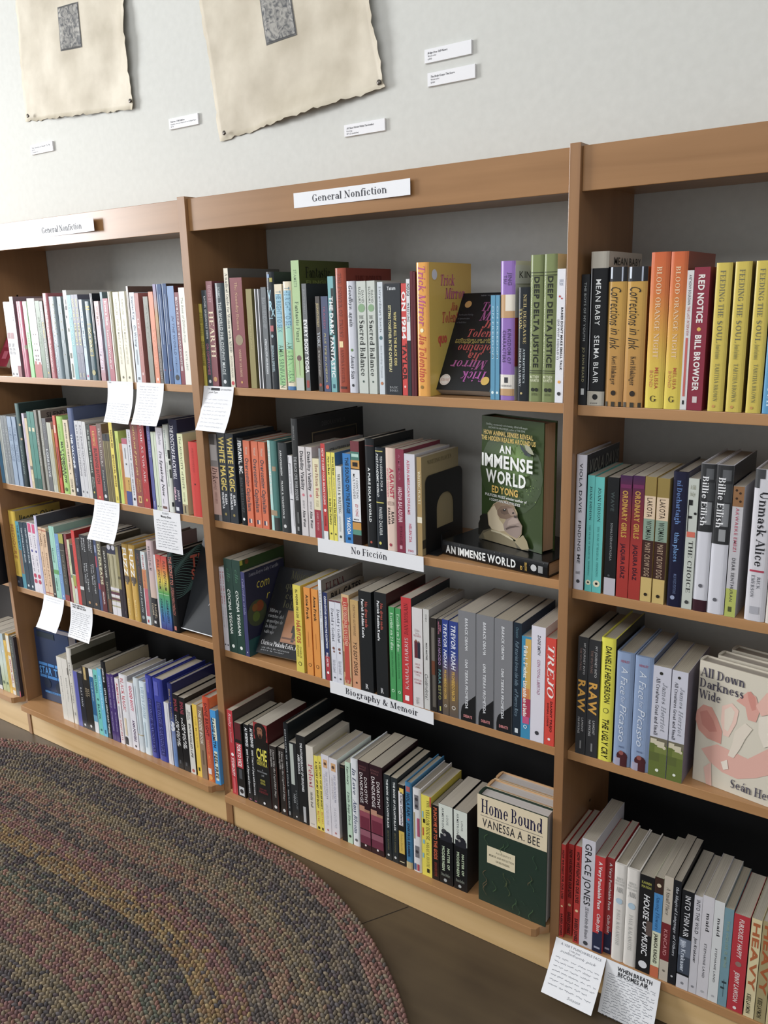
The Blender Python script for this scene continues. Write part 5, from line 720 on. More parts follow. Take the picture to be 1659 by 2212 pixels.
0.9545 P 0.0162 0.2049 0.133 52b4ae,c2=6a5c44;right of two turquoise spines with a cream disc;JOAN DIDION~1f4a4c~.09~.38~.35~.65~R|THE YEAR OF MAGICAL THINKING~2f7a78~.42~.86~.4~.6~R|@~d0ccae~.92~.5~.38|@~16181a~.92~.5~.15
0.9760 P 0.0198 0.2065 0.134 17191b;black spine with faint capitals and white foot;WAVE~3a4444~.12~.28~.35~.65~B|SONALI DERANIYAGALA~8a8e90~.38~.7~.4~.6~S|#~aeaab2~.85~1~0~1|@~4a4c50~.83~.4~.1
0.9977 P 0.0199 0.2117 0.138 3f2048:7a2428:a42a22:9c2a20;left of two purple to red spines with gold capitals;ORDINARY GIRLS~b88c28~.12~.5~.25~.7~B|JAQUIRA DÍAZ~3a1424~.55~.84~.3~.65~B|#~6a2050~.07~.1~.05~.95
1.0187 P 0.0198 0.2131 0.139 3f2048:7a2428:a42a22:9c2a20;right of two purple to red spines with gold capitals;ORDINARY GIRLS~b88c28~.12~.5~.25~.7~B|JAQUIRA DÍAZ~3a1424~.55~.84~.3~.65~B|#~6a2050~.07~.1~.05~.95
1.0393 P 0.0180 0.2136 0.139 c0a45c;left of two spines banded tan, cream, sage and brown;#~8a7432~0~.15~0~1|#~cdb494~.15~.33~0~1|#~7e9482~.33~.5~0~1|#~381e18~.5~.8~0~1|LAKOTA~3c2c1e~.165~.315~.25~.75~S|WOMAN~1e2a24~.345~.49~.25~.75~S|MARY CROW DOG~b0957a~.52~.79~.25~.75~S|@~2a2014~.94~.5~.16
1.0594 P 0.0192 0.2130 0.138 c0a45c;right of two spines banded tan, cream, sage and brown;#~8a7432~0~.15~0~1|#~cdb494~.15~.33~0~1|#~7e9482~.33~.5~0~1|#~381e18~.5~.8~0~1|LAKOTA~3c2c1e~.165~.315~.25~.75~S|WOMAN~1e2a24~.345~.49~.25~.75~S|MARY CROW DOG~b0957a~.52~.79~.25~.75~S|@~2a2014~.94~.5~.16
1.0831 H 0.0243 0.2258 0.147 191a33;deep navy hardcover with light blue serif lettering;ní Dochartaigh~5a7cb4~.06~.38~.3~.62~R|thin places~6a94c8~.44~.66~.3~.6~R|MILKWEED EDITIONS~5a6a90~.75~.9~.4~.6~S|@~8a94b0~.93~.4~.15
1.1079 P 0.0159 0.2173 0.141 b6bbb2;white spine with a black vine and coral flower;THE CHOICE~2c2e2c~.47~.87~.35~.75~R|Dr. Edith~8c8c74~.05~.08~.2~.7~Ih|Eva Eger~8c8c74~.1~.13~.2~.7~Ih|#~1c1c1c~.2~.4~.08~.16|#~1c1c1c~.16~.2~.1~.5|#~1c1c1c~.28~.3~.1~.5|@~1c1c1c~.26~.8~.14|@~c8604a~.42~.35~.26|#~c8604a~.4~.44~.1~.9|@~3a3c3c~.945~.5~.2
1.1245 H 0.0226 0.2423 0.157 c6c6ce,c2=1c1c1e;left of two white hardcovers with grey photographic top and plum foot;#~2a2b2d~0~.45~0~1|#~55575a~.03~.1~.4~.9|#~77797c~.25~.4~.5~.9|#~3c3e40~.12~.24~.55~1|Billie Eilish~dcdcde~.08~.41~.2~.6~R|#~351420~.92~1~0~1|@~5a5a62~.82~.5~.14
1.1477 H 0.0257 0.2424 0.158 c6c6ce,c2=17171a;right of two white hardcovers with grey photographic top;#~2a2b2d~0~.52~0~1|#~55575a~.03~.1~.4~.9|#~77797c~.25~.4~.5~.9|#~8a8c8e~.42~.5~.4~.8|#~3c3e40~.12~.24~.55~1|Billie Eilish~dcdcde~.08~.41~.2~.6~R|@~5a5a62~.9~.45~.12
1.1753 P 0.0159 0.2114 0.137 b6b4b8;grey-white spine with leopard-spotted cap and lime foot;#~8a6038~0~.15~0~1|@~3a2414~.03~.3~.12|@~3a2414~.05~.65~.12|@~3a2414~.09~.35~.12|@~3a2414~.11~.7~.12|#~a8b04a~.78~1~0~1|AKWAEKE EMEZI~b0405a~.16~.49~.35~.65~S|DEAR SENTHURAN~33343a~.54~.88~.35~.65~S|#~4a5028~.92~.96~.3~.65
1.2044 H 0.0297 0.2408 0.157 c4c2c8;wide white hardcover with large dark serif title and red bar;#~3a3c3e~0~.06~0~.5|#~3a3c3e~.06~.12~0~.25|Unmask Alice~202024~.14~.63~.3~.72~R|#~a8304a~.655~.668~.1~.8|RICK~5a5c64~.7~.78~.5~.65~R|EMERSON~5a5c64~.69~.84~.22~.38~R|#~a0a0a8~.9~.95~.25~.7
1.2357 H 0.0172 0.2409 0.157 c8c0b8;white and orange hardcover cut by the frame edge;#~c8502c~.45~.75~0~.8
@r3
0.9337 P 0.0189 0.2299 0.149 303133;left of two charcoal spines with amber block capitals;MY JOURNEY INTO~b4b4b4~.05~.31~.55~.75~S|THE WU-TANG~84665c~.09~.28~.2~.4~S|RAW~cf972a~.36~.63~.15~.85~B|LAMONT~b4b4b4~.68~.8~.55~.75~S|HAWKINS~b4b4b4~.68~.82~.2~.4~S|#~7a7a7a~.88~.95~.45~.6
0.9536 P 0.0215 0.2283 0.148 303133;right of two charcoal spines with amber block capitals;MY JOURNEY INTO~b4b4b4~.05~.31~.55~.75~S|THE WU-TANG~84665c~.09~.28~.2~.4~S|RAW~cf972a~.36~.63~.15~.85~B|LAMONT~b4b4b4~.68~.8~.55~.75~S|HAWKINS~b4b4b4~.68~.82~.2~.4~S|#~7a7a7a~.88~.95~.45~.6
0.9758 H 0.0258 0.2367 0.154 d6cf1e,c2=1c1b16;vivid yellow hardcover with black hand-drawn capitals;DANIELLE HENDERSON~20200e~.06~.52~.35~.75~O|@~6a6a20~.58~.5~.2|@~d6cf1e~.58~.5~.15|THE UGLY CRY~20200e~.65~.98~.3~.75~O
1.0045 H 0.0308 0.2172 0.141 7f93b4;left of two light blue hardcovers with white brush title;HENLEY~9a5a72~.065~.085~.25~.75~Bh|A Face~c8d0dc~.12~.36~.3~.7~H|for~c0c8d8~.38~.44~.35~.6~H|Picasso~c8d0dc~.45~.78~.3~.7~H|FSG~5a6a8a~.82~.835~.35~.65~Bh|@~4a2024~.91~.55~.32|#~4a2024~.9~1~.45~.85|#~9a94a8~.93~1~.1~.45|@~8a4a44~.88~.5~.14
1.0364 H 0.0318 0.2164 0.141 7f93b4,c2=3c4458;right of two light blue hardcovers with white brush title;HENLEY~9a5a72~.065~.085~.25~.75~Bh|A Face~c8d0dc~.12~.36~.3~.7~H|for~c0c8d8~.38~.44~.35~.6~H|Picasso~c8d0dc~.45~.78~.3~.7~H|FSG~5a6a8a~.82~.835~.35~.65~Bh|@~4a2024~.91~.55~.32|#~4a2024~.9~1~.45~.85|#~9a94a8~.93~1~.1~.45|@~8a4a44~.88~.5~.14
1.0691 P 0.0300 0.2063 0.134 bdbdc9;left of two thick spines with sheep grazing on grass;@~2a2a24~.06~.45~.1|James Herriot~8a8c96~.14~.58~.55~.8~I|All Creatures Great and Small~34343c~.1~.62~.2~.4~R|#~6a6450~.64~.7~0~1|#~5d6a28~.7~1~0~1|#~56602a~.78~.86~0~.6|#~6e7834~.72~.78~.3~1|#~c2b99e~.655~.7~.05~.4|#~c2b99e~.67~.725~.45~.85|@~c2b99e~.69~.4~.14|@~c2b99e~.72~.85~.1|@~d8dcd0~.94~.5~.1
1.1007 P 0.0261 0.2053 0.133 bdbdc9,c2=5c5662;right of two thick spines with sheep grazing on grass;@~2a2a24~.06~.45~.1|James Herriot~8a8c96~.14~.58~.55~.8~I|All Creatures Great and Small~34343c~.1~.62~.2~.4~R|#~6a6450~.64~.7~0~1|#~5d6a28~.7~1~0~1|#~56602a~.78~.86~0~.6|#~6e7834~.72~.78~.3~1|#~c2b99e~.655~.7~.05~.4|#~c2b99e~.67~.725~.45~.85|@~c2b99e~.69~.4~.14|@~c2b99e~.72~.85~.1|@~d8dcd0~.94~.5~.1
@r4
0.9200 P 0.0081 0.2055 0.134 a92a24;left of three thin red spines with black stencil capitals;HOW WE FIGHT FOR OUR LIVES~2a1412~.06~.58~.25~.75~B|@~d0b080~.66~.5~.25|SAEED JONES~2a1412~.74~.98~.25~.75~B
0.9285 P 0.0120 0.2030 0.132 a92a24,sb=.012;middle of three thin red spines with black stencil capitals;HOW WE FIGHT FOR OUR LIVES~2a1412~.06~.58~.25~.75~B|@~d0b080~.66~.5~.25|SAEED JONES~2a1412~.74~.98~.25~.75~B
0.9478 P 0.0122 0.2133 0.139 a92a24;right of three thin red spines with black stencil capitals;HOW WE FIGHT FOR OUR LIVES~2a1412~.06~.58~.25~.75~B|@~d0b080~.66~.5~.25|SAEED JONES~2a1412~.74~.98~.25~.75~B
0.9606 P 0.0257 0.2346 0.152 bcbac2;tall white spine with thin widely drawn black capitals;GRACE JONES~1f2024~.04~.6~.25~.75~S|I'll Never Write My Memoirs~3a3a40~.62~.92~.4~.65~I|@~3a3a40~.96~.5~.18
0.9867 P 0.0190 0.2079 0.135 ba2c2e:ba2c2e:ba2c2e:ba2c2e;left of two red spines with navy foot and white lettering;#~1e2440~.8~1~0~1|#~1e2440~.76~.8~.6~1|A Very Punchable Face~d8d0d0~.05~.54~.4~.75~B|Colin Jost~d8d0d0~.59~.78~.4~.75~O|#~9a9cb0~.94~.96~.2~.8
1.0061 P 0.0143 0.2073 0.135 9a2a2c,c2=8c2226,sb=.008;right of two red spines with navy foot and white lettering;#~1e2440~.8~1~0~1|#~1e2440~.76~.8~.6~1|A Very Punchable Face~d8d0d0~.05~.54~.4~.75~B|Colin Jost~d8d0d0~.59~.78~.4~.75~O|#~9a9cb0~.94~.96~.2~.8
1.0236 H 0.0222 0.2067 0.134 d0cbc4;left of two white hardcovers with grey capitals and blue feather;WHEN~a8a8a4~.13~.155~.2~.75~Rh|BREATH~a8a8a4~.16~.18~.1~.85~Rh|BECOMES~a8a8a4~.19~.21~.1~.85~Rh|AIR~8a8a88~.23~.28~.2~.8~Rh|@~a0b8c8~.37~.5~.28|PAUL KALANITHI~a0a09c~.46~.83~.35~.6~R
1.0463 H 0.0237 0.2057 0.134 d0cbc4;right of two white hardcovers with grey capitals and blue feather;WHEN~a8a8a4~.13~.155~.2~.75~Rh|BREATH~a8a8a4~.16~.18~.1~.85~Rh|BECOMES~a8a8a4~.19~.21~.1~.85~Rh|AIR~8a8a88~.23~.28~.2~.8~Rh|@~a0b8c8~.37~.5~.28|PAUL KALANITHI~a0a09c~.46~.83~.35~.6~R
1.0705 P 0.0264 0.2036 0.132 1b1b1d;black spine with big white slanted capitals;HOUSE OF MUSIC~d8d8da~.19~.82~.35~.75~O|KANNEH~9a9838~.06~.085~.15~.8~Bh|MASON~9a9838~.1~.125~.15~.8~Bh|@~d0d0d4~.92~.5~.3|#~5a4a44~.45~.6~.6~1
1.0974 P 0.0153 0.2097 0.136 c8ccae;spine banded dark, blue, cream and orange;#~38241c~0~.16~0~1|@~c8b898~.08~.5~.25|#~3a80b8~.16~.54~0~1|Among Flowers~1c4a78~.18~.52~.3~.7~I|JAMAICA KINCAID~3a3a30~.56~.86~.3~.7~B|#~c06038~.89~1~0~1
1.1137 P 0.0156 0.2179 0.142 b5aa9a;cream spine with dark red lower band;A Small Place~6a6258~.1~.36~.3~.7~I|#~6e1c22~.44~.8~0~1|KINCAID~c08080~.5~.75~.3~.7~S|@~6a6258~.9~.5~.15
1.1298 P 0.0135 0.2162 0.141 1b1d22;black spine with slanted white script title;the Magical Language~b8bcc4~.06~.5~.35~.7~I|of Others~b8bcc4~.52~.72~.35~.7~I|@~b0b0b4~.92~.5~.15
1.1450 P 0.0206 0.2029 0.132 1a1c20;black spine with white capitals, icy photo band and white foot;INTO THIN AIR~d0d0d4~.05~.46~.3~.75~S|#~5a6474~.48~.72~0~1|#~8a94a4~.5~.56~.1~.6|#~3a4250~.66~.84~0~1|Jon Krakauer~b8c0cc~.5~.82~.25~.6~B|#~c0bec4~.86~1~0~1|@~7a7a80~.94~.5~.14
1.1661 P 0.0136 0.2009 0.131 bcbac0;white spine with black condensed capitals and small name;INTO THE WILD~24242a~.04~.38~.3~.75~S|Jon Krakauer~24242a~.42~.68~.35~.7~O|@~7a7a80~.93~.5~.18
1.1802 P 0.0189 0.2070 0.135 c2bfc4;left of two white spines with lower case serif title;maid~2c2c30~.16~.34~.4~.7~R|STEPHANIE LAND~3a3a40~.46~.8~.4~.6~S|@~a0a0a4~.94~.5~.14
1.1996 P 0.0163 0.2052 0.133 c6c8c8;right of two white spines with lower case serif title;maid~2c2c30~.16~.34~.4~.7~R|STEPHANIE LAND~3a3a40~.46~.8~.4~.6~S|@~a0a0a4~.94~.5~.14
1.2164 P 0.0147 0.1980 0.129 688c98;dusty teal spine with bare twig drawing;THIS HOUSE IS MINE~8a9c80~.12~.6~.35~.65~S|#~2c3a40~.72~.9~.5~.54|#~2c3a40~.74~.76~.3~.8|#~2c3a40~.8~.82~.2~.6
1.2320 P 0.0255 0.1940 0.126 b02632,c2=3a1418;red spine with white slanted capitals;FURIOUSLY HAPPY~d8ccc8~.04~.44~.35~.65~O|@~8a6a60~.5~.5~.2|JENNY LAWSON~d8ccc8~.58~.9~.35~.65~O|@~d8ccc8~.96~.5~.12
1.2595 P 0.0162 0.1970 0.128 cbbd90;left of two parchment spines with rust orange capitals;HEAVY~a85828~.04~.72~.2~.85~B|KIESE LAYMON~3a3424~.76~.96~.2~.6~B
1.2769 P 0.0171 0.1995 0.130 9a8c60;right of two parchment spines with rust orange capitals;HEAVY~a0501f~.04~.72~.2~.85~B|KIESE LAYMON~3a3424~.76~.96~.2~.6~B
1.2953 P 0.0186 0.2040 0.133 c2b384;third parchment spine, cut by the frame edge;HEAVY~a85828~.04~.72~.2~.85~B|KIESE LAYMON~3a3424~.76~.96~.2~.6~B
@f3
-0.9790 P 0.0272 0.1840 0.120 2c2e34;black spine at the photo edge beside the dark grey one;
-0.9510 P 0.0251 0.1897 0.123 5a5c60;dark grey spine with faint white lettering;HOW TO BE~8a8e92~.3~.8~.3~.7~S
@f4
-1.1123 P 0.0281 0.1866 0.121 c8c0b0;thick pale book showing only its page tops;
-1.0822 P 0.0336 0.1860 0.121 3a4048;dark-jacketed book showing only its page tops;
-1.0466 P 0.0389 0.1866 0.121 b8b4a8;grey-white thick book mostly showing page tops;
-1.0058 P 0.0184 0.1794 0.117 33444a;slate spine with a white foot at the frame edge;#~c8c8c8~.92~1~0~1
-0.9835 P 0.0190 0.1977 0.129 9cb0bc:b8c4b8:9aa464;left of two pale blue-green patterned spines;@~5a6a50~.85~.5~.3|@~c8d0d8~.3~.4~.2
-0.9630 P 0.0166 0.1999 0.130 9cb0bc:b8c4b8:9aa464;right of two pale blue-green patterned spines;@~5a6a50~.85~.5~.3|@~c8d0d8~.3~.4~.2
-0.9452 P 0.0143 0.1801 0.117 d0a82a;thin egg-yolk yellow spine;#~b88c20~.1~.9~.4~.6
-0.9298 P 0.0190 0.2069 0.134 c89a2e;yellow spine with white panels and red capitals;#~d0ccc0~.03~.3~.1~.9|#~d0ccc0~.36~.88~.1~.9|MEDIA GIRL~b04a40~.42~.82~.3~.7~B|#~d0ccc0~.93~1~.1~.9
-0.9101 P 0.0174 0.2022 0.131 3a3e3e;charcoal spine with small pale capitals;THE MINDS OF~8a9088~.06~.35~.3~.7~S|ROSE~6a7068~.55~.8~.3~.7~S
-0.8917 P 0.0060 0.2007 0.130 332c33;plum-black spine with pink lower tip by the post;#~b84a5c~.9~1~.1~.9|#~5a4a58~.4~.8~.3~.5
'''
cur = None
for line in ROWS.strip().split('\n'):
    if line[0] == '@': cur = line[1:]; continue
    z0, yf, phrase = SHELF[cur]
    x, row = parse(line)
    row[6] = row[6] + ', ' + phrase
    book(row, 'books on the ' + phrase, loc=(x, yf + float(row[4].get('sb', 0)), z0 + .0004))

# books shown cover-out, lying or leaning
def pose(pos, yaw, tilt, roll, wd):
    return Matrix.Translation(pos) @ Matrix.Rotation(math.radians(yaw), 4, 'Z') @ Matrix.Rotation(math.radians(tilt), 4, 'X') @ Matrix.Rotation(math.radians(roll), 4, 'Y') @ Matrix.Rotation(-math.pi/2, 4, 'Z') @ Matrix.Translation((-wd, 0, 0))
def special(kind, wd, ht, dp, cols, label, items, m, opt=None, group='books shown cover-out'):
    return book([kind, wd, ht, dp, opt or {}, cols, label, items.split('|')], group, matrix=m)
special('P', .021, .203, .113, ['16181c'], 'black paperback leaning back cover-out, mirrored magenta and red title, beside the sky blue spines',
 '>Trick~a04a86~0.459~0.892~.1~.19~I|>Mirror~a04a86~0.459~1.120~.19~.29~I|>Jia~b04440~0.550~0.835~.29~.37~I|>Tolentino~b04440~0.322~1.086~.38~.46~I|>reflections on self delusion~b09a40~0.117~1.097~.475~.5~I|>reflections on self delusion~b09a40~1.097~0.117~.53~.505~I|>Tolentino~b04440~0.915~0.208~.62~.54~I|>Jia~b04440~0.687~0.436~.7~.62~I|>Mirror~a04a86~0.835~0.151~.79~.7~I|>Trick~b050a0~0.869~0.413~.91~.81~I|>@~b88a48~.17~.12~.065|>@~c8a038~.88~.9~.075|>@~d0c8c0~.13~.9~.1|>@~b88878~.13~.9~.085|>@~d0c8c0~.13~.9~.08|>NATIONAL WINNER~b07860~0.048~0.208~.885~.915~S|>NEW YORK TIMES BESTSELLER~6a6a70~0.379~1.006~.025~.04~S|>From the author of the blog~5a5a60~0.048~0.322~.22~.24~S|>an impressive debut~5a5a60~0.048~0.276~.26~.28~S|>of bold ideas~5a5a60~0.048~0.231~.3~.32~S',
 pose((.6265, .0393, 1.1410), 0, -30.7, 0, .021), {'ro': .3, 'pg': 'b8b4ac'})
special('P', .024, .215, .14, ['15161a'], 'glossy black paperback leaning back cover-out, amber figure drawing, before the indigo spine',
 '>Mujeres~3f3d24~.3~.8~.03~.13~R|>que corren~3f3d24~.25~.95~.16~.25~R|>con los~3f3d24~.3~.85~.28~.36~R|>lobos~3f3d24~.3~.7~.38~.46~R|>Mitos y~8a8c90~.05~.3~.49~.53~R|>cuentos del~8a8c90~.05~.38~.55~.59~R|>arquetipo de~8a8c90~.05~.4~.61~.65~R|>la Mujer~8a8c90~.05~.3~.67~.71~R|>salvaje~8a8c90~.05~.27~.73~.77~R|>#~8a5a38~.44~.98~.48~.84|>#~9a643c~.46~.98~.5~.82|>@~281a14~.8~.54~.055|>#~281a14~.7~.84~.57~.68|>#~281a14~.62~.76~.64~.72|>#~281a14~.66~.72~.7~.82|>#~281a14~.84~.89~.72~.82|>#~5a3420~.46~.98~.78~.8|>Clarissa Pinkola Estés, Ph.D.~c8c8cc~.06~.95~.85~.9~R|>una obra de referencia~8a8c90~.1~.7~.92~.94~S|>para la mujer~8a8c90~.1~.6~.95~.965~S',
 pose((.1215, .0242, 0.4988), 2.1, -32.3, -2, .024), {'ro': .22, 'pg': 'c0baae'})
special('H', .03, .24, .1365, ['16181b'], 'black glossy hardcover leaning back cover-out against the post, grey capitals',
 '>CAPITALISM~8a8c90~.72~1.3~.36~.4~S|>A GHOST STORY~7a7c80~.8~1.25~.5~.525~S|>ARUNDHATI ROY~9a9ca0~.56~1.3~.66~.7~S|>#~c8ccd0~0~1~.99~1',
 pose((-.1385, .0225, 0.5059), 0, -23.9, 0, .03), {'ro': .2, 'c2': '2c2f33', 'pg': 'b0aca4'})
special('H', .03, .235, .16, ['1b3054'], 'navy hardcover standing cover-out against the post with bright blue title blocks',
 '>#~3f86cc~.06~.3~.46~.5|>#~3f86cc~.32~.5~.46~.5|>#~3f86cc~.52~.75~.46~.5|>#~3f86cc~.06~.25~.635~.675|>#~3f86cc~.27~.55~.635~.675|>#~3f86cc~.57~.95~.635~.675|>STAR~4a94d8~.06~.42~.515~.62~B|>TIME~4a94d8~.48~.85~.515~.62~B|>#~4488c8~.15~.98~.86~.89|>@~1c2c44~.25~.75~.1|>@~1a2a3e~.6~.78~.12|>#~20303c~.1~.6~.02~.1|>STILL AN ESSAY~1c2c44~.3~.9~.865~.885~S',
 pose((-.8486, .036, .1178), 4.4, -.4, 0, .03), {'ro': .3, 'pg': 'b8b2b8'})
HB = '>#~d3c3a2~0~1~0~.31|>Home Bound~1d1c40~.06~.93~.035~.16~R|>#~2a2a3a~.05~.94~.185~.189|>VANESSA A. BEE~24242c~.08~.9~.205~.285~S|>#~d3c6a4~.15~.56~.45~.61|>AN IDENTITY~6a6450~.28~.5~.48~.5~S|>MEMOIR AND REFLECTION~6a6450~.18~.54~.52~.54~S|>ON BELONGING~6a6450~.28~.48~.56~.58~S'
for q in range(30):
    rr = random.Random(q + 40); a0, b0 = rr.uniform(.06, .86), .34 + .58 * (q % 15) / 15
    if .06 < a0 < .62 and .38 < b0 < .64: continue
    col = rr.choice(['34503a', '405a3a', '4d5836', '5d5038']); h = rr.choice([.1, .12, .03]); w = .012 if h > .05 else .05
    pts = [(a0 + .03 * math.sin(k * .9 + q) * (h > .05) + w * (h < .05) * k / 6, b0 + h * k / 6 - (.012 * math.sin(k * .5) if h < .05 else 0)) for k in range(7)]
    HB += '|>!~%s~' % col + ' '.join('%.3f,%.3f' % p for p in pts) + ' ' + ' '.join('%.3f,%.3f' % (x + .009, y + .003) for x, y in pts[::-1])
for q, (dx, dy, lab) in enumerate(((0, 0, 'dark green hardcover with cream title band, front copy of three shown cover-out'), (.001, .034, 'dark green hardcover with cream title band, middle copy of three shown cover-out'), (.002, .068, 'dark green hardcover with cream title band, rear copy of three shown cover-out'))):
    special('H', .031, .243, .151, ['203328' if q == 0 else 'c49a6a'], lab, HB, pose((.7446 + dx, -.012 + dy, 0.1095), 0, 0, 0, .031), {'ro': .5, 'pg': 'c9c4c0', 'c2': '203328'})
AD = '>All Down~4a4654~.03~.52~.05~.12~R|>Darkness~4a4654~.03~.52~.14~.21~R|>Wide~4a4654~.03~.27~.23~.3~R|>Seán Hewitt~54505c~.45~1.05~.88~.95~R'
AD = '>!~cf9d8e~0.096,0.719 0.272,0.639 0.473,0.658 0.616,0.672 0.815,0.539 0.917,0.564 0.946,0.697 0.716,0.803 0.523,0.864 0.351,0.853 0.204,0.805|>!~c58878~0.015,0.418 0.086,0.351 0.185,0.354 0.249,0.423 0.316,0.521 0.313,0.627 0.156,0.617 0.052,0.570 0.009,0.495|>!~b87568~0.051,0.420 0.132,0.388 0.210,0.454 0.261,0.536 0.178,0.558 0.089,0.517|>!~d8b4a4~0.295,0.316 0.403,0.270 0.479,0.314 0.462,0.422 0.390,0.550 0.333,0.549 0.294,0.443|>!~cfc2b0~0.326,0.341 0.392,0.298 0.438,0.334 0.419,0.422 0.379,0.506 0.339,0.495|>!~cc9384~0.443,0.240 0.495,0.197 0.560,0.141 0.647,0.163 0.700,0.263 0.668,0.362 0.583,0.362 0.545,0.268|>!~c27f71~0.554,0.153 0.587,0.135 0.641,0.174 0.658,0.263 0.617,0.282 0.574,0.210|>!~d4a596~0.654,0.233 0.754,0.109 0.869,0.125 0.854,0.248 0.718,0.300|>!~cfc3b2~0.455,0.486 0.558,0.394 0.639,0.425 0.572,0.519 0.525,0.613 0.464,0.704 0.399,0.699 0.438,0.595|>!~d0c6b6~0.692,0.316 0.855,0.258 0.907,0.477 0.772,0.540 0.705,0.445|>!~d3a99b~0.140,0.867 0.221,0.801 0.246,1.000 0.183,1.008|>!~d6cbbc~0.329,0.770 0.396,0.736 0.418,0.808 0.363,0.829|' + AD
for q, (dx, dy, lab) in enumerate(((0, 0, 'cream hardcover with pink wash figure shown cover-out, front copy of three'), (.02, .035, 'cream hardcover with pink wash figure shown cover-out, middle copy of three'), (.034, .07, 'cream hardcover with pink wash figure shown cover-out, rear copy of three'))):
    special('H', .026, .222, .15, ['c4bcaa'], lab, AD if q == 0 else '', pose((1.1353 + dx, .0427 + dy, 0.4877), -9.4, 0, 0, .026), {'ro': .5, 'pg': 'b4aca0'})
IW = '>HOW ANIMAL SENSES REVEAL~b89a38~.1~.88~.1~.135~B|>THE HIDDEN REALMS AROUND US~b89a38~.06~.92~.145~.18~B|>AN~d8dad6~.36~.54~.205~.265~B|>IMMENSE~d8dad6~.07~.88~.285~.385~B|>WORLD~d8dad6~.14~.78~.41~.51~B|>ED YONG~c8a038~.24~.66~.535~.59~B|>PULITZER PRIZE winning author of~c0c2be~.13~.8~.605~.625~B|>I CONTAIN MULTITUDES~c0c2be~.2~.7~.64~.66~O|>Thrilling, enormously entertaining, filled with magic~8a9488~.14~.8~.045~.06~I|>SIDDHARTHA MUKHERJEE, author of THE GENE~8a9488~.18~.76~.07~.085~S'
gl = []
def mixh(a, b, k): return ''.join('%02x' % int(int(a[i:i+2], 16) * (1 - k) + int(b[i:i+2], 16) * k) for i in (0, 2, 4))
for ca, cb, ra, hx in ((.5, .42, .5, '48642a'), (.6, .3, .26, '64843a')):
    for q in range(12): gl.append('>@~%s~%.3f~%.3f~%.3f' % (mixh('2f411e' if ra > .4 else '445f28', hx, q / 11), ca, cb, ra * (1 - q / 12.5)))
for q in range(70):
    rr = random.Random(q + 11); gl.append('>@~%s~%.3f~%.3f~%.3f' % (rr.choice(['6e8c42', '7f9a4c', '567233']), rr.gauss(.68, .13), rr.gauss(.42, .14), rr.uniform(.003, .009)))
MK = '>!~1d1b15~0.003,0.875 0.075,0.786 0.170,0.780 0.237,0.885 0.114,0.966 0.002,0.971|>!~17150f~0.028,0.815 0.084,0.785 0.160,0.786 0.185,0.835 0.171,0.903 0.095,0.929 0.038,0.909|>!~57503d~0.019,0.988 0.085,0.927 0.237,0.887 0.437,0.899 0.609,0.947 0.750,0.881 0.819,0.945 0.830,0.996 0.515,1.002 0.004,1.001|>!~756a4e~0.086,0.951 0.237,0.895 0.437,0.903 0.610,0.952 0.649,1.002 0.382,0.999 0.114,0.995|>!~8f8362~0.610,0.952 0.741,0.880 0.803,0.920 0.839,0.979 0.725,1.002|>!~b3a98a~0.218,0.904 0.380,0.898 0.475,0.908 0.590,0.936 0.581,0.946 0.380,0.917 0.228,0.915|>!~9b8a66~0.170,0.827 0.160,0.771 0.207,0.733 0.263,0.685 0.367,0.646 0.480,0.635 0.584,0.652 0.651,0.714 0.652,0.750 0.730,0.810 0.722,0.875 0.647,0.940 0.552,0.922 0.380,0.904 0.237,0.899 0.180,0.868|>!~b7a88a~0.180,0.821 0.170,0.775 0.235,0.716 0.301,0.690 0.330,0.753 0.360,0.801 0.426,0.835 0.456,0.883 0.361,0.899 0.237,0.895 0.189,0.863|>!~7e684f~0.273,0.689 0.367,0.650 0.480,0.639 0.574,0.653 0.622,0.689 0.490,0.680 0.377,0.696 0.311,0.731|>!~6e5744~0.321,0.730 0.386,0.691 0.499,0.672 0.603,0.691 0.648,0.737 0.577,0.768 0.473,0.788 0.378,0.789 0.331,0.767|>!~5b4637~0.377,0.724 0.471,0.696 0.547,0.702 0.538,0.730 0.444,0.754 0.387,0.747|>!~8a7566~0.490,0.698 0.575,0.685 0.633,0.720 0.633,0.743 0.548,0.748 0.510,0.729|>!~86746a~0.426,0.835 0.473,0.788 0.577,0.754 0.652,0.750 0.726,0.811 0.718,0.871 0.647,0.920 0.532,0.906 0.446,0.879|>!~9a877b~0.511,0.793 0.577,0.761 0.643,0.758 0.685,0.788 0.625,0.804 0.550,0.821 0.493,0.837|>!~4d3d36~0.465,0.860 0.531,0.837 0.625,0.817 0.705,0.819 0.626,0.831 0.541,0.852 0.478,0.872|>!~3a2e29~0.595,0.741 0.648,0.737 0.643,0.758 0.605,0.758|>!~14100d~0.419,0.718 0.443,0.703 0.471,0.706 0.464,0.720 0.434,0.727|>!~c8c6be~0.441,0.706 0.456,0.705 0.456,0.711 0.443,0.713|>!~14100d~0.566,0.723 0.595,0.713 0.604,0.723 0.582,0.731|>!~22323a~0.670,0.169 0.745,0.202 0.770,0.226 0.854,0.249 0.817,0.263 0.752,0.245 0.704,0.217|>!~8f9078~0.744,0.173 0.818,0.175 0.872,0.214 0.895,0.244 0.835,0.239 0.779,0.220|>!~20282a~0.741,0.209 0.798,0.224 0.784,0.261 0.746,0.250'
special('H', .036, .243, .16, ['2f411e'], 'glossy green hardcover with monkey portrait and white title, standing on the lying black book',
 '|'.join(gl) + '|' + MK + '|' + IW, pose((.6882, .1018, 0.8151 + .0298), -16.7, 0, 0, .036), {'ro': .22, 'pg': 'a8947a'})
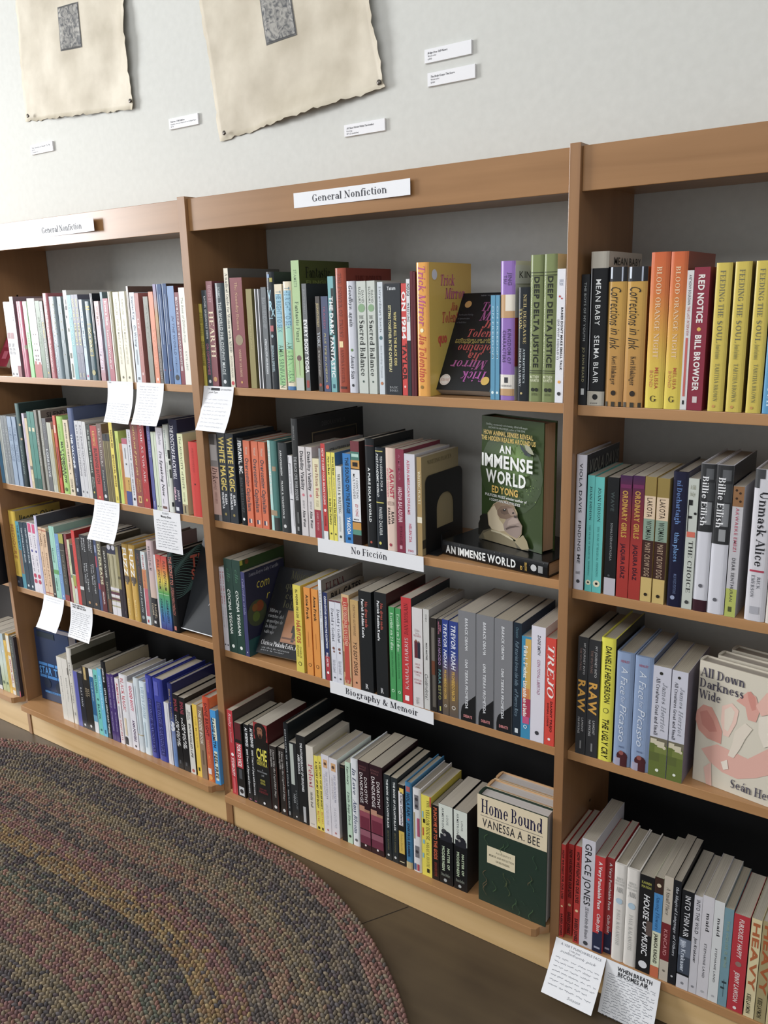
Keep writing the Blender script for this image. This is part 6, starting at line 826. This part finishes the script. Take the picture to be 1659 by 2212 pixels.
special('H', .029, .243, .16, ['141517'], 'glossy black hardcover lying flat with white spine capitals, under the green monkey book',
 'AN IMMENSE WORLD~d4d6d4~.04~.72~.22~.75~B|ED~c8a038~.76~.78~.2~.45~B|YONG~c8a038~.8~.82~.2~.75~B|@~b8b8b8~.88~.5~.22|#~8a8a8a~.92~.96~.25~.7' + ''.join('|@~%s~%.3f~%.3f~.02' % ('6a6a6c', random.Random(q).random(), random.Random(q + 5).random()) for q in range(30)),
 Matrix.Translation((.632, .047, 0.8151)) @ Matrix.Rotation(math.radians(-8), 4, 'Z') @ Matrix.Rotation(-math.pi/2, 4, 'Y') @ Matrix.Translation((0, 0, -.243)), {'ro': .22, 'pg': 'a8947a'})
# the black and pink book pushed forward over the edge beside the far upright
book(['P', .028, .2, .13, {}, ['1b1b1f'], 'black spine with pink hand lettering pushed forward over the end post, far left bay', ['#~b0506c~.28~.62~.2~.6', '#~a84a66~.86~.97~.3~.9', 'Now in our~d8c8d0~.05~.4~.3~.7~H', 'Jenny Odell~d8a8b8~.55~.86~.3~.7~H']], 'books on the third shelf, far left bay', loc=(-.9275, -.024, 0.5004))
# two books lying face down at the near end of the window-side shelf
book(['P', .02, .1, .058, {'pg': 'c8c4bc'}, ['b8b0ac'], 'pale grey booklet lying flat beneath the glossy crimson one, top shelf, left bay', []], 'lying booklets on the top shelf', matrix=Matrix.Translation((-.8655, .12, 1.1307)) @ Matrix.Rotation(-math.pi/2, 4, 'Z') @ Matrix.Rotation(-math.pi/2, 4, 'Y'))
special('P', .012, .12, .054, ['8e2038'], 'glossy crimson booklet leaning back cover-out beside the white pair, top shelf, left bay', '>#~a83450~.1~.9~.1~.5|>#~c05a70~.3~.7~.6~.8', pose((-.862, .04, 1.1307 + .0235), 0, -30, 0, .012), {'ro': .25}, 'lying booklets on the top shelf')

# bookend holding the middle row
bm, n_, l_, p_ = new_mat('black_enamel'); p_.inputs['Base Color'].default_value = (.012, .012, .013, 1); p_.inputs['Roughness'].default_value = .4
be = empty('bookend', (0.6073, .027, 0.8151), 'black metal bookend with an arched cut-out holding the tan spine', 'bookend')
W_, H_, TT = .142, .158, .0012
def arch(y0, y1, z0, z1, r, N=8):
    pts = [(y0, z0)]
    pts += [(y0 + r - r*math.cos(i*math.pi/2/N), z1 - r + r*math.sin(i*math.pi/2/N)) for i in range(N+1)]
    pts += [(y1 - r + r*math.sin(i*math.pi/2/N), z1 - r + r*math.cos(i*math.pi/2/N)) for i in range(N+1)]
    return pts + [(y1, z0)]
outer = arch(0, W_, .0003, H_, .016); inner = arch(.04, .106, .045, .114, .03)
mb = MB(); k = len(outer)
for x in (0, TT): mb.add([(x, y, z) for y, z in outer] + [(x, y, z) for y, z in inner], [(i, i+1, k+i+1, k+i) for i in range(k-1)] + [(k-1, 0, k, 2*k-1)], bm)
for ring in (outer, inner):
    mb.add([(x, y, z) for y, z in ring for x in (0, TT)], [(2*i, 2*i+1, (2*i+3) % (2*k), (2*i+2) % (2*k)) for i in range(k)], bm)
mb.build('upright_plate', be)
mb = MB(); mb.box(TT, .024, .004, W_ - .004, .0003, .0015, bm); mb.build('foot_plate', be)
mb = MB(); mb.box(TT, .004, .055, .09, .0016, .03, bm); mb.build('tongue', be)

# ------------------------------------------------------------------ shelf signs
paper_w = paint('e2e3e6', .55, False); ink = paint('34343c', .6, False); card = paint('e4e5e8', .6, False)
def text_quad(mb, txt, sty, x0, x1, z0, z1, y, mat, curl=None):
    v2, fs = layout(txt, sty)
    mb.add([(x0 + (x1 - x0) * a, y if curl is None else curl(x0 + (x1 - x0) * a, z0 + (z1 - z0) * b) + y, z0 + (z1 - z0) * b) for a, b in v2], fs, mat)
def sign(label, x0, x1, z0, z1, y, txt, a0, a1, b0, b1, lift):
    o = empty('sign', ((x0 + x1) / 2, y, z0), label, 'sign', 'printed section signs on the bookcase')
    wd = x1 - x0; h = z1 - z0; N = 12
    f = lambda x, z: -lift * max(0, (x / wd + .5)) ** 3
    mb = MB(); vs = []
    for i in range(N + 1):
        x = -wd/2 + wd * i / N
        for z in (0, h):
            for dy in (0, .0005): vs.append((x, f(x, z) - dy, z))
    fs = []
    for i in range(N):
        a = 4 * i; b = a + 4
        fs += [(a+1, b+1, b+3, a+3), (a, a+2, b+2, b), (a, b, b+1, a+1), (a+2, a+3, b+3, b+2)]
    fs += [(0, 1, 3, 2), (4*N, 4*N+2, 4*N+3, 4*N+1)]
    mb.add(vs, fs, paper_w); o = mb.build('card', o)
    mb = MB(); text_quad(mb, txt, 'R', -wd/2 + wd*a0, -wd/2 + wd*a1, h*b0, h*b1, -.0007, ink, f); mb.build('lettering', o)
sign('white card sign with serif lettering on the middle header board', 0.3254, 0.6018, 1.4862, 1.5138, YH - .0004, 'General Nonfiction', .17, .81, .29, .76, .006)
sign('white card sign with serif lettering on the sunlit left header board', -0.5612, -0.2862, 1.4850, 1.5150, YH - .0004, 'General Nonfiction', .18, .8, .29, .76, .012)
sign('white card sign taped to the second shelf edge above the Spanish books', 0.3389, 0.6111, 0.7843, 0.8157, YS - .0004, 'No Ficción', .33, .67, .31, .78, .004)
sign('white card sign taped to the third shelf edge above the biographies', 0.3551, 0.6297, 0.4577, 0.4863, YS - .0004, 'Biography & Memoir', .16, .86, .29, .8, .004)

# ------------------------------------------------------------------ handwritten cards hanging from the shelf edges
pen = paint('7d8088', .7, False); pen2 = paint('26262a', .7, False); pale = paint('c3c6cc', .7, False)
def scribble(mb, rnd, pt, u0, u1, v, amp, mat, wdt=.0045):
    """a line of cursive too small to read"""
    u = u0; pts = []
    while u < u1:
        wl = rnd.uniform(.06, .2); e = min(u + wl, u1)
        k = max(3, int((e - u) / .014))
        seg = [(u + (e - u) * i / k, v + amp * (rnd.uniform(-.5, 1) if i % 2 else rnd.uniform(-.9, .2))) for i in range(k + 1)]
        for (a, b), (c, d) in zip(seg, seg[1:]):
            mb.add([pt(a, b - wdt), pt(c, d - wdt), pt(c, d + wdt), pt(a, b + wdt)], [(0, 1, 2, 3)], mat)
        u = e + rnd.uniform(.02, .05)
def note(label, TL, TR, BL, BR, lines, seed, col, heads=(), curve=.006):
    rnd = random.Random(seed)
    TL, TR, BL, BR = map(Vector, (TL, TR, BL, BR))
    o = empty('handwritten_card', (TL + TR) / 2, label, 'note', 'handwritten review cards on the shelf edges'); base = (TL + TR) / 2
    def pt(u, v, off=.0):
        p = (TL * (1 - u) + TR * u) * (1 - v) + (BL * (1 - u) + BR * u) * v - base
        sag = curve * 4 * v * (1 - v)
        return (p.x, p.y + sag - off, p.z)
    mb = MB(); N = 10; vs = [pt(i / 4, j / N, k * .00025) for j in range(N + 1) for i in range(5) for k in (0, 1)]
    idx = lambda i, j, k: (j * 5 + i) * 2 + k
    fs = []
    for j in range(N):
        for i in range(4):
            for k in (0, 1): fs.append((idx(i, j, k), idx(i + 1, j, k), idx(i + 1, j + 1, k), idx(i, j + 1, k)))
        for i in (0, 4): fs.append((idx(i, j, 0), idx(i, j, 1), idx(i, j + 1, 1), idx(i, j + 1, 0)))
    for j in (0, N):
        for i in range(4): fs.append((idx(i, j, 0), idx(i + 1, j, 0), idx(i + 1, j, 1), idx(i, j, 1)))
    mb.add(vs, fs, card); o = mb.build('card', o)
    mb = MB(); q = lambda a, b: pt(a, b, .0006)
    for txt, sty, u0, u1, v0, v1, c in heads:
        if txt == '#': mb.add([q(u0, v1), q(u1, v1), q(u1, v0), q(u0, v0)], [(0, 1, 2, 3)], c); continue
        v2, f2 = layout(txt, sty); mb.add([q(u0 + (u1 - u0) * a, v1 - (v1 - v0) * b) for a, b in v2], f2, c)
    for v, u0, u1 in lines: scribble(mb, rnd, q, u0, u1, v, .016, col)
    if mb.f: mb.build('handwriting', o)
L = lambda v0, v1, n, a=.08, b=.92: [(v0 + (v1 - v0) * i / max(n - 1, 1), a, b - (.12 if i % 3 == 2 else 0)) for i in range(n)]
note('sunlit white card with faint writing, left of the pair hanging from the top shelf', (-0.3215, 0.0134, 1.1310), (-0.2226, 0.0134, 1.1310), (-0.3215, -0.0102, 1.0313), (-0.2226, -0.0130, 1.0305), L(.55, .97, 8, .05), 1, pale, [('TBA', 'S', .05, .16, .02, .05, pen)])
note('white card written edge to edge, right of the pair hanging from the top shelf', (-0.2088, 0.0134, 1.1310), (-0.1105, 0.0134, 1.1310), (-0.2088, -0.0155, 1.0321), (-0.1105, -0.0202, 1.0334), L(.1, .95, 14, .12, .8), 2, pale)
note('white card with a blacked-out word, hanging by the first post', (0.0248, 0.0134, 1.1303), (0.1197, 0.0134, 1.1303), (0.0248, -0.0225, 1.0342), (0.1197, -0.0250, 1.0334), L(.3, .9, 8, .08, .85), 3, pale, [('#', 'S', .26, .55, .035, .095, pen2), ('THE', 'S', .14, .24, .04, .08, pen), ('OF WANTING', 'S', .58, .93, .05, .09, pen), ('your fam', 'H', .18, .48, .11, .16, pen2)])
note('white card with curled corner on the second shelf below the first pair', (-0.4275, 0.0134, 0.8157), (-0.3238, 0.0134, 0.8157), (-0.4275, -0.0235, 0.7150), (-0.3238, -0.0187, 0.7128), L(.08, .92, 13, .12, .88), 4, pale)
note('white card of dark cursive hanging above the rainbow spines', (-0.1930, 0.0134, 0.8157), (-0.0938, 0.0134, 0.8157), (-0.1930, 0.0124, 0.7111), (-0.0938, 0.0124, 0.7110), L(.24, .9, 11, .1, .85), 5, pen, [('PLANTS', 'S', .35, .58, .03, .08, pen), ('Monty Don', 'B', .28, .66, .11, .16, pen2)], .0)
note('nearly blank white card hanging above the navy cover-out book', (-0.7239, 0.0134, 0.4937), (-0.6248, 0.0134, 0.4937), (-0.7239, -0.0255, 0.4038), (-0.6248, -0.0261, 0.4037), L(.08, .16, 2, .15, .85), 6, pale)
note('white card with two lines of block capitals above small writing', (-0.5971, 0.0134, 0.4937), (-0.4950, 0.0134, 0.4937), (-0.5971, -0.0070, 0.3950), (-0.4950, -0.0102, 0.3952), L(.26, .93, 13, .06, .9), 7, pen, [('WAR AND PEACE', 'B', .1, .66, .03, .08, pen2), ('VERY IMPORTANT', 'B', .1, .72, .1, .15, pen2)])
note('white card of neat capitals hanging from the lowest shelf onto the floor', (0.9168, -0.0062, 0.0938), (1.0179, -0.0062, 0.0938), (0.9168, -0.0738, 0.0189), (1.0179, -0.0768, 0.0209), L(.34, .82, 7, .08, .95), 8, pen, [('A VERY PUNCHABLE FACE', 'S', .12, .92, .05, .1, pen), ('Colin Jost', 'H', .3, .52, .12, .16, pen), ('audiobook pick', 'H', .14, .85, .18, .23, pen), ('Susanna', 'H', .5, .75, .88, .93, pen)], .004)
note('white card with heavy black capitals over dense cursive, lowest shelf', (1.0182, -0.0062, 0.0938), (1.1197, -0.0062, 0.0938), (1.0182, -0.0429, 0.0030), (1.1197, -0.0429, 0.0030), L(.26, 1.0, 17, .06, .94), 9, pen, [('WHEN BREATH', 'B', .22, .86, .06, .14, pen2), ('BECOMES AIR', 'B', .24, .8, .16, .24, pen2)], .004)

# ------------------------------------------------------------------ prints, pins and labels on the wall
paper = noisy('handmade_paper', 'a89e8a', 'cfc7b5', 9, ro=.6, bump=.7, detail=10, lo=.28, hi=.7, dist=.003)
m, n, l, p = new_mat('etching_ink')
t = n.new('ShaderNodeTexCoord'); a = n.new('ShaderNodeTexNoise'); a.inputs['Scale'].default_value = 55; a.inputs['Detail'].default_value = 5; a.inputs['Distortion'].default_value = 1.8
cr = n.new('ShaderNodeValToRGB'); e = cr.color_ramp.elements; e[0].position = .36; e[1].position = .62; e[0].color = (*lin('4e5054'), 1); e[1].color = (*lin('a09e98'), 1)
l.new(t.outputs['Object'], a.inputs['Vector']); l.new(a.outputs[0], cr.inputs[0]); l.new(cr.outputs[0], p.inputs['Base Color']); p.inputs['Roughness'].default_value = .8
etch = m; plate = paint('5c5c5c', .8, False)
def art(label, BL, BR, TR, TL, img, seed, curl):
    rnd = random.Random(seed); NX, NZ = 40, 52
    cx, cz = (BL[0] + BR[0]) / 2, (BL[1] + BR[1]) / 2
    o = empty('art_print', (cx, DB, cz), label, 'print', 'handmade paper prints pinned to the wall')
    ph = [rnd.uniform(0, 6.3) for _ in range(8)]
    def P(u, v):
        x = (BL[0]*(1-u) + BR[0]*u)*(1-v) + (TL[0]*(1-u) + TR[0]*u)*v; z = (BL[1]*(1-u) + BR[1]*u)*(1-v) + (TL[1]*(1-u) + TR[1]*u)*v
        jag = lambda s: .0028 * math.sin(s*61 + ph[0]) * math.sin(s*23 + ph[1]) + .0014 * math.sin(s*140 + ph[2])
        if v == 0: z += jag(u)
        if u in (0, 1): x += jag(v + u)
        d = .004 + .0025 * (1 + math.sin(u*9 + ph[3] + v*3)) * (1 - v*.5) * .6 + .0018 * math.sin(v*17 + u*5 + ph[4]) * math.sin(u*14 + ph[5])
        d += curl[0] * math.exp(-((u - 1) / .07) ** 2) * (.4 + .6 * math.sin(v * 7 + ph[6]) ** 2) + curl[1] * math.exp(-(v / .06) ** 2) * math.sin(math.pi * min(1, max(0, (u - .25) / .75)))
        return x - cx, -max(d, .0015), z - cz
    def mesh(u0, u1, v0, v1, nx, nz, off, mat, th, name, par=None):
        mb = MB(); vs = []
        for j in range(nz + 1):
            for i in range(nx + 1):
                x, y, z = P(u0 + (u1-u0)*i/nx, v0 + (v1-v0)*j/nz); vs += [(x, y - off, z), (x, y - off + th, z)]
        ix = lambda i, j, k: (j*(nx+1) + i)*2 + k
        fs = []
        for j in range(nz):
            for i in range(nx):
                fs.append((ix(i,j,0), ix(i+1,j,0), ix(i+1,j+1,0), ix(i,j+1,0)))
                if th: fs.append((ix(i,j,1), ix(i,j+1,1), ix(i+1,j+1,1), ix(i+1,j,1)))
        if th:
            for j in range(nz):
                for i in (0, nx): fs.append((ix(i,j,0), ix(i,j+1,0), ix(i,j+1,1), ix(i,j,1)))
            for i in range(nx):
                for j in (0, nz): fs.append((ix(i,j,0), ix(i+1,j,0), ix(i+1,j,1), ix(i,j,1)))
        mb.add(vs, fs, mat); return mb.build(name, par or o, smooth=True)
    mesh(0, 1, 0, 1, NX, NZ, 0, paper, .0008, 'paper_sheet')
    u0, u1, v0, v1 = img
    pl = mesh(u0 - .006, u1 + .006, v0 - .006, v1 + .006, 8, 12, .0010, plate, .0004, 'plate_mark')
    mesh(u0, u1, v0, v1, 8, 12, .0016, etch, .0004, 'etching', pl)
art('smaller cream handmade paper print with a dark oblong etching, sunlit', (-0.8876, 1.8384), (-0.4061, 1.8044), (-0.3959, 2.4600), (-0.8469, 2.4600), (0.416, 0.591, 0.263, 0.417), 3, (.012, .004))
art('larger tilted cream handmade paper print with curling lower edge', (-0.1053, 1.6902), (0.3860, 1.7342), (0.2737, 2.3800), (-0.1861, 2.3800), (0.395, 0.565, 0.248, 0.438), 8, (.012, .016))
pinm, n_, l_, p_ = new_mat('dull_steel'); p_.inputs['Base Color'].default_value = (*lin('5a5550'), 1); p_.inputs['Metallic'].default_value = .7; p_.inputs['Roughness'].default_value = .35
def pin(label, x, z):
    mb = MB(); N = 12; r = .0062
    rings = [(.0, .001), (.4, .001), (.45, .9), (.9, 1), (.8, 1.25), (.4, 1.45), (0, 1.5)]
    vs = [(r * f * math.cos(i*2*math.pi/N), -.004 - .0042 * g, r * f * math.sin(i*2*math.pi/N)) for f, g in rings for i in range(N)]
    fs = [(q*N + i, q*N + (i+1) % N, (q+1)*N + (i+1) % N, (q+1)*N + i) for q in range(len(rings) - 1) for i in range(N)]
    mb.add(vs, fs, pinm); o = mb.build('pushpin', None, smooth=True); o.location = (x, DB - .006, z); tag(o, label, 'pin', 'pins through the paper prints')
pin('steel pin in the lower outer corner of the smaller print', -0.8583, 1.8487)
pin('steel pin in the lower inner corner of the smaller print', -0.4094, 1.8229)
pin('steel pin holding the curled corner of the larger print', 0.3739, 1.7450)
pin('steel pin in the lowest corner of the larger print', -0.0809, 1.7052)
def wall_tag(label, x0, x1, z0, z1, rows):
    o = empty('wall_label', ((x0 + x1) / 2, DB, z0), label, 'label', 'small title cards on the wall')
    wd, h = x1 - x0, z1 - z0
    mb = MB(); mb.box(-wd/2, wd/2, -.0055, -.0003, 0, h, card); o = mb.build('card', o)
    mb = MB()
    for txt, sty, a0, a1, b0, b1 in rows: text_quad(mb, txt, sty, -wd/2 + wd*a0, -wd/2 + wd*a1, h*b0, h*b1, -.0057, ink)
    mb.build('lettering', o)
wall_tag('upper of two white title cards far from the prints', 0.4808, 0.5873, 1.7639, 1.7889, [('Bridge Over Still Waters', 'O', .07, .5, .62, .78), ('Watercolor', 'S', .07, .26, .42, .54), ('$100', 'S', .07, .16, .2, .32)])
wall_tag('lower of two white title cards far from the prints', 0.4872, 0.5954, 1.7205, 1.7451, [('The Body Keeps The Score', 'O', .07, .58, .62, .78), ('Watercolor', 'S', .07, .26, .42, .54), ('$100', 'S', .07, .16, .2, .32)])
wall_tag('white title card under the curled edge of the larger print', 0.2729, 0.3801, 1.6536, 1.6771, [('All Chaos Whirled Within That Intellect', 'O', .06, .74, .6, .76), ('Etching', 'S', .06, .2, .38, .5), ('$75 (3 available)', 'S', .06, .36, .14, .28)])
wall_tag('white title card in the gap between the two prints', -0.2797, -0.1751, 1.7389, 1.7637, [('Pewter: Odd Edition', 'O', .06, .55, .6, .76), ('Graphite, Charcoal, Watercolor on Collaged Paper', 'S', .06, .94, .38, .5), ('$75', 'S', .06, .16, .16, .28)])
wall_tag('white title card below the smaller print with faint old pencil lines', -0.8767, -0.7701, 1.7472, 1.7724, [('The Gesture Is Ready To Fly', 'O', .06, .9, .6, .76), ('$150', 'S', .06, .2, .38, .5), ('Lithograph', 'S', .06, .34, .16, .28)])

# ------------------------------------------------------------------ braided oval rug
def rug():
    rnd = random.Random(5); R0, xa, xb, yc = .95, -.55, .085, -.953
    pal = [['7e605b', '6f5450', '84695e', '775f58'], ['57524f', '625b57', '6b6259', '4f4a49'], ['766c5a', '6a6257', '7d715c', '605a52'], ['7d6158', '7a6657', '6f5752', '85705f'], ['4d4a4c', '5a5556', '665e53', '524a4c'], ['7f6a50', '8a7456', '735f4e', '877658'], ['735857', '685353', '7b685a', '7c5f59'], ['56594f', '62625a', '746b5a', '55524e']]
    order = [0, 1, 4, 2, 3, 1, 6, 5, 4, 7, 3, 6, 2, 4, 6, 3, 7, 5, 6, 1]
    base, n, l, p = new_mat('braided_yarn')
    at = n.new('ShaderNodeVertexColor'); at.layer_name = 'yarn'; l.new(at.outputs[0], p.inputs['Base Color']); p.inputs['Roughness'].default_value = .95; p.inputs['Specular IOR Level'].default_value = .1
    nz = n.new('ShaderNodeTexNoise'); nz.inputs['Scale'].default_value = 900; nz.inputs['Detail'].default_value = 2; tc = n.new('ShaderNodeTexCoord'); l.new(tc.outputs['Object'], nz.inputs['Vector'])
    bp = n.new('ShaderNodeBump'); bp.inputs['Strength'].default_value = .4; bp.inputs['Distance'].default_value = .001; l.new(nz.outputs[0], bp.inputs['Height']); l.new(bp.outputs[0], p.inputs['Normal'])
    V = []; F = []; col = []
    # one yarn lump: a flattened ellipsoid, upper half only
    ring = [(math.cos(i*math.pi/3), math.sin(i*math.pi/3)) for i in range(6)]
    def lump(x, y, ang, L, Wd, z0, h, c):
        k = len(V); ca, sa = math.cos(ang), math.sin(ang)
        for f, g in ((1, 0), (.8, .65)):
            for u, v in ring: V.append((x + f*(u*L*ca - v*Wd*sa), y + f*(u*L*sa + v*Wd*ca), z0 + h*g))
        V.append((x, y, z0 + h))
        for i in range(6):
            j = (i + 1) % 6
            F.append((k+i, k+j, k+6+j, k+6+i)); F.append((k+6+i, k+6+j, k+12)); col.append(c); col.append(c)
    wrow = .0155; nrow = int(.93 / wrow)
    for r in range(nrow):
        rad = R0 - wrow * (r + .5)
        palr = pal[order[(r // 3) % len(order)]]; pal2 = pal[order[((r // 3) + 1) % len(order)]]
        half = math.pi * rad; tot = 2 * half + 2 * (xb - xa); ns = int(tot / .0118); ph = rnd.random()
        for s in range(ns):
            d = (s + ph) / ns * tot
            if d < half: th = math.pi/2 - d / rad; x, y, ang = xb + rad*math.cos(th), yc + rad*math.sin(th), th - math.pi/2
            elif d < half + (xb - xa): x, y, ang = xb - (d - half), yc - rad, math.pi
            elif d < 2*half + (xb - xa): th = -math.pi/2 - (d - half - (xb - xa)) / rad; x, y, ang = xa + rad*math.cos(th), yc + rad*math.sin(th), th - math.pi/2
            else: x, y, ang = xa + (d - 2*half - (xb - xa)), yc + rad, 0
            if y < -1.3 or x < -1.7: continue
            nx, ny = -math.sin(ang), math.cos(ang)
            for sgn in (-1, 1):
                ox = sgn * wrow * .25; sl = (.5 * .0118) if sgn > 0 else 0
                px, py = x + nx*ox + math.cos(ang)*sl, y + ny*ox + math.sin(ang)*sl
                c = lin(rnd.choice(palr if rnd.random() < .85 else pal2)); q = rnd.uniform(1.0, 1.4); c = [a * q for a in c]
                if rnd.random() < .16: c = lin('837868')
                lump(px, py, ang - sgn * .62, .0078, .0044, .003, rnd.uniform(.0075, .0105), c)
    kf = len(F)
    # backing sheet under the braids
    k = len(V); prof = []
    for i in range(49): th = math.pi/2 - math.pi * i / 48; prof.append((xb + (R0 - .004)*math.cos(th), yc + (R0 - .004)*math.sin(th)))
    for i in range(49): th = -math.pi/2 - math.pi * i / 48; prof.append((xa + (R0 - .004)*math.cos(th), yc + (R0 - .004)*math.sin(th)))
    M = len(prof)
    for z in (.0006, .0045): V.extend((a, b, z) for a, b in prof)
    F.append(tuple(range(k + M, k + 2*M))); col.append(lin('3a3436'))
    for i in range(M): j = (i + 1) % M; F.append((k+i, k+j, k+M+j, k+M+i)); col.append(lin('5a4a4a'))
    me = D.meshes.new('rug'); me.from_pydata(V, [], F); me.materials.append(base)
    at = me.color_attributes.new('yarn', 'FLOAT_COLOR', 'CORNER')
    arr = []
    for f, c in zip(F, col): arr += [c[0], c[1], c[2], 1.0] * len(f)
    at.data.foreach_set('color', arr)
    me.polygons.foreach_set('use_smooth', [True] * kf + [False] * (len(F) - kf)); me.update()
    o = D.objects.new('rug', me); C.objects.link(o)
    tag(o, 'large oval braided rug in muted mauve, grey and tan yarn on the dark floor', 'rug')
rug()
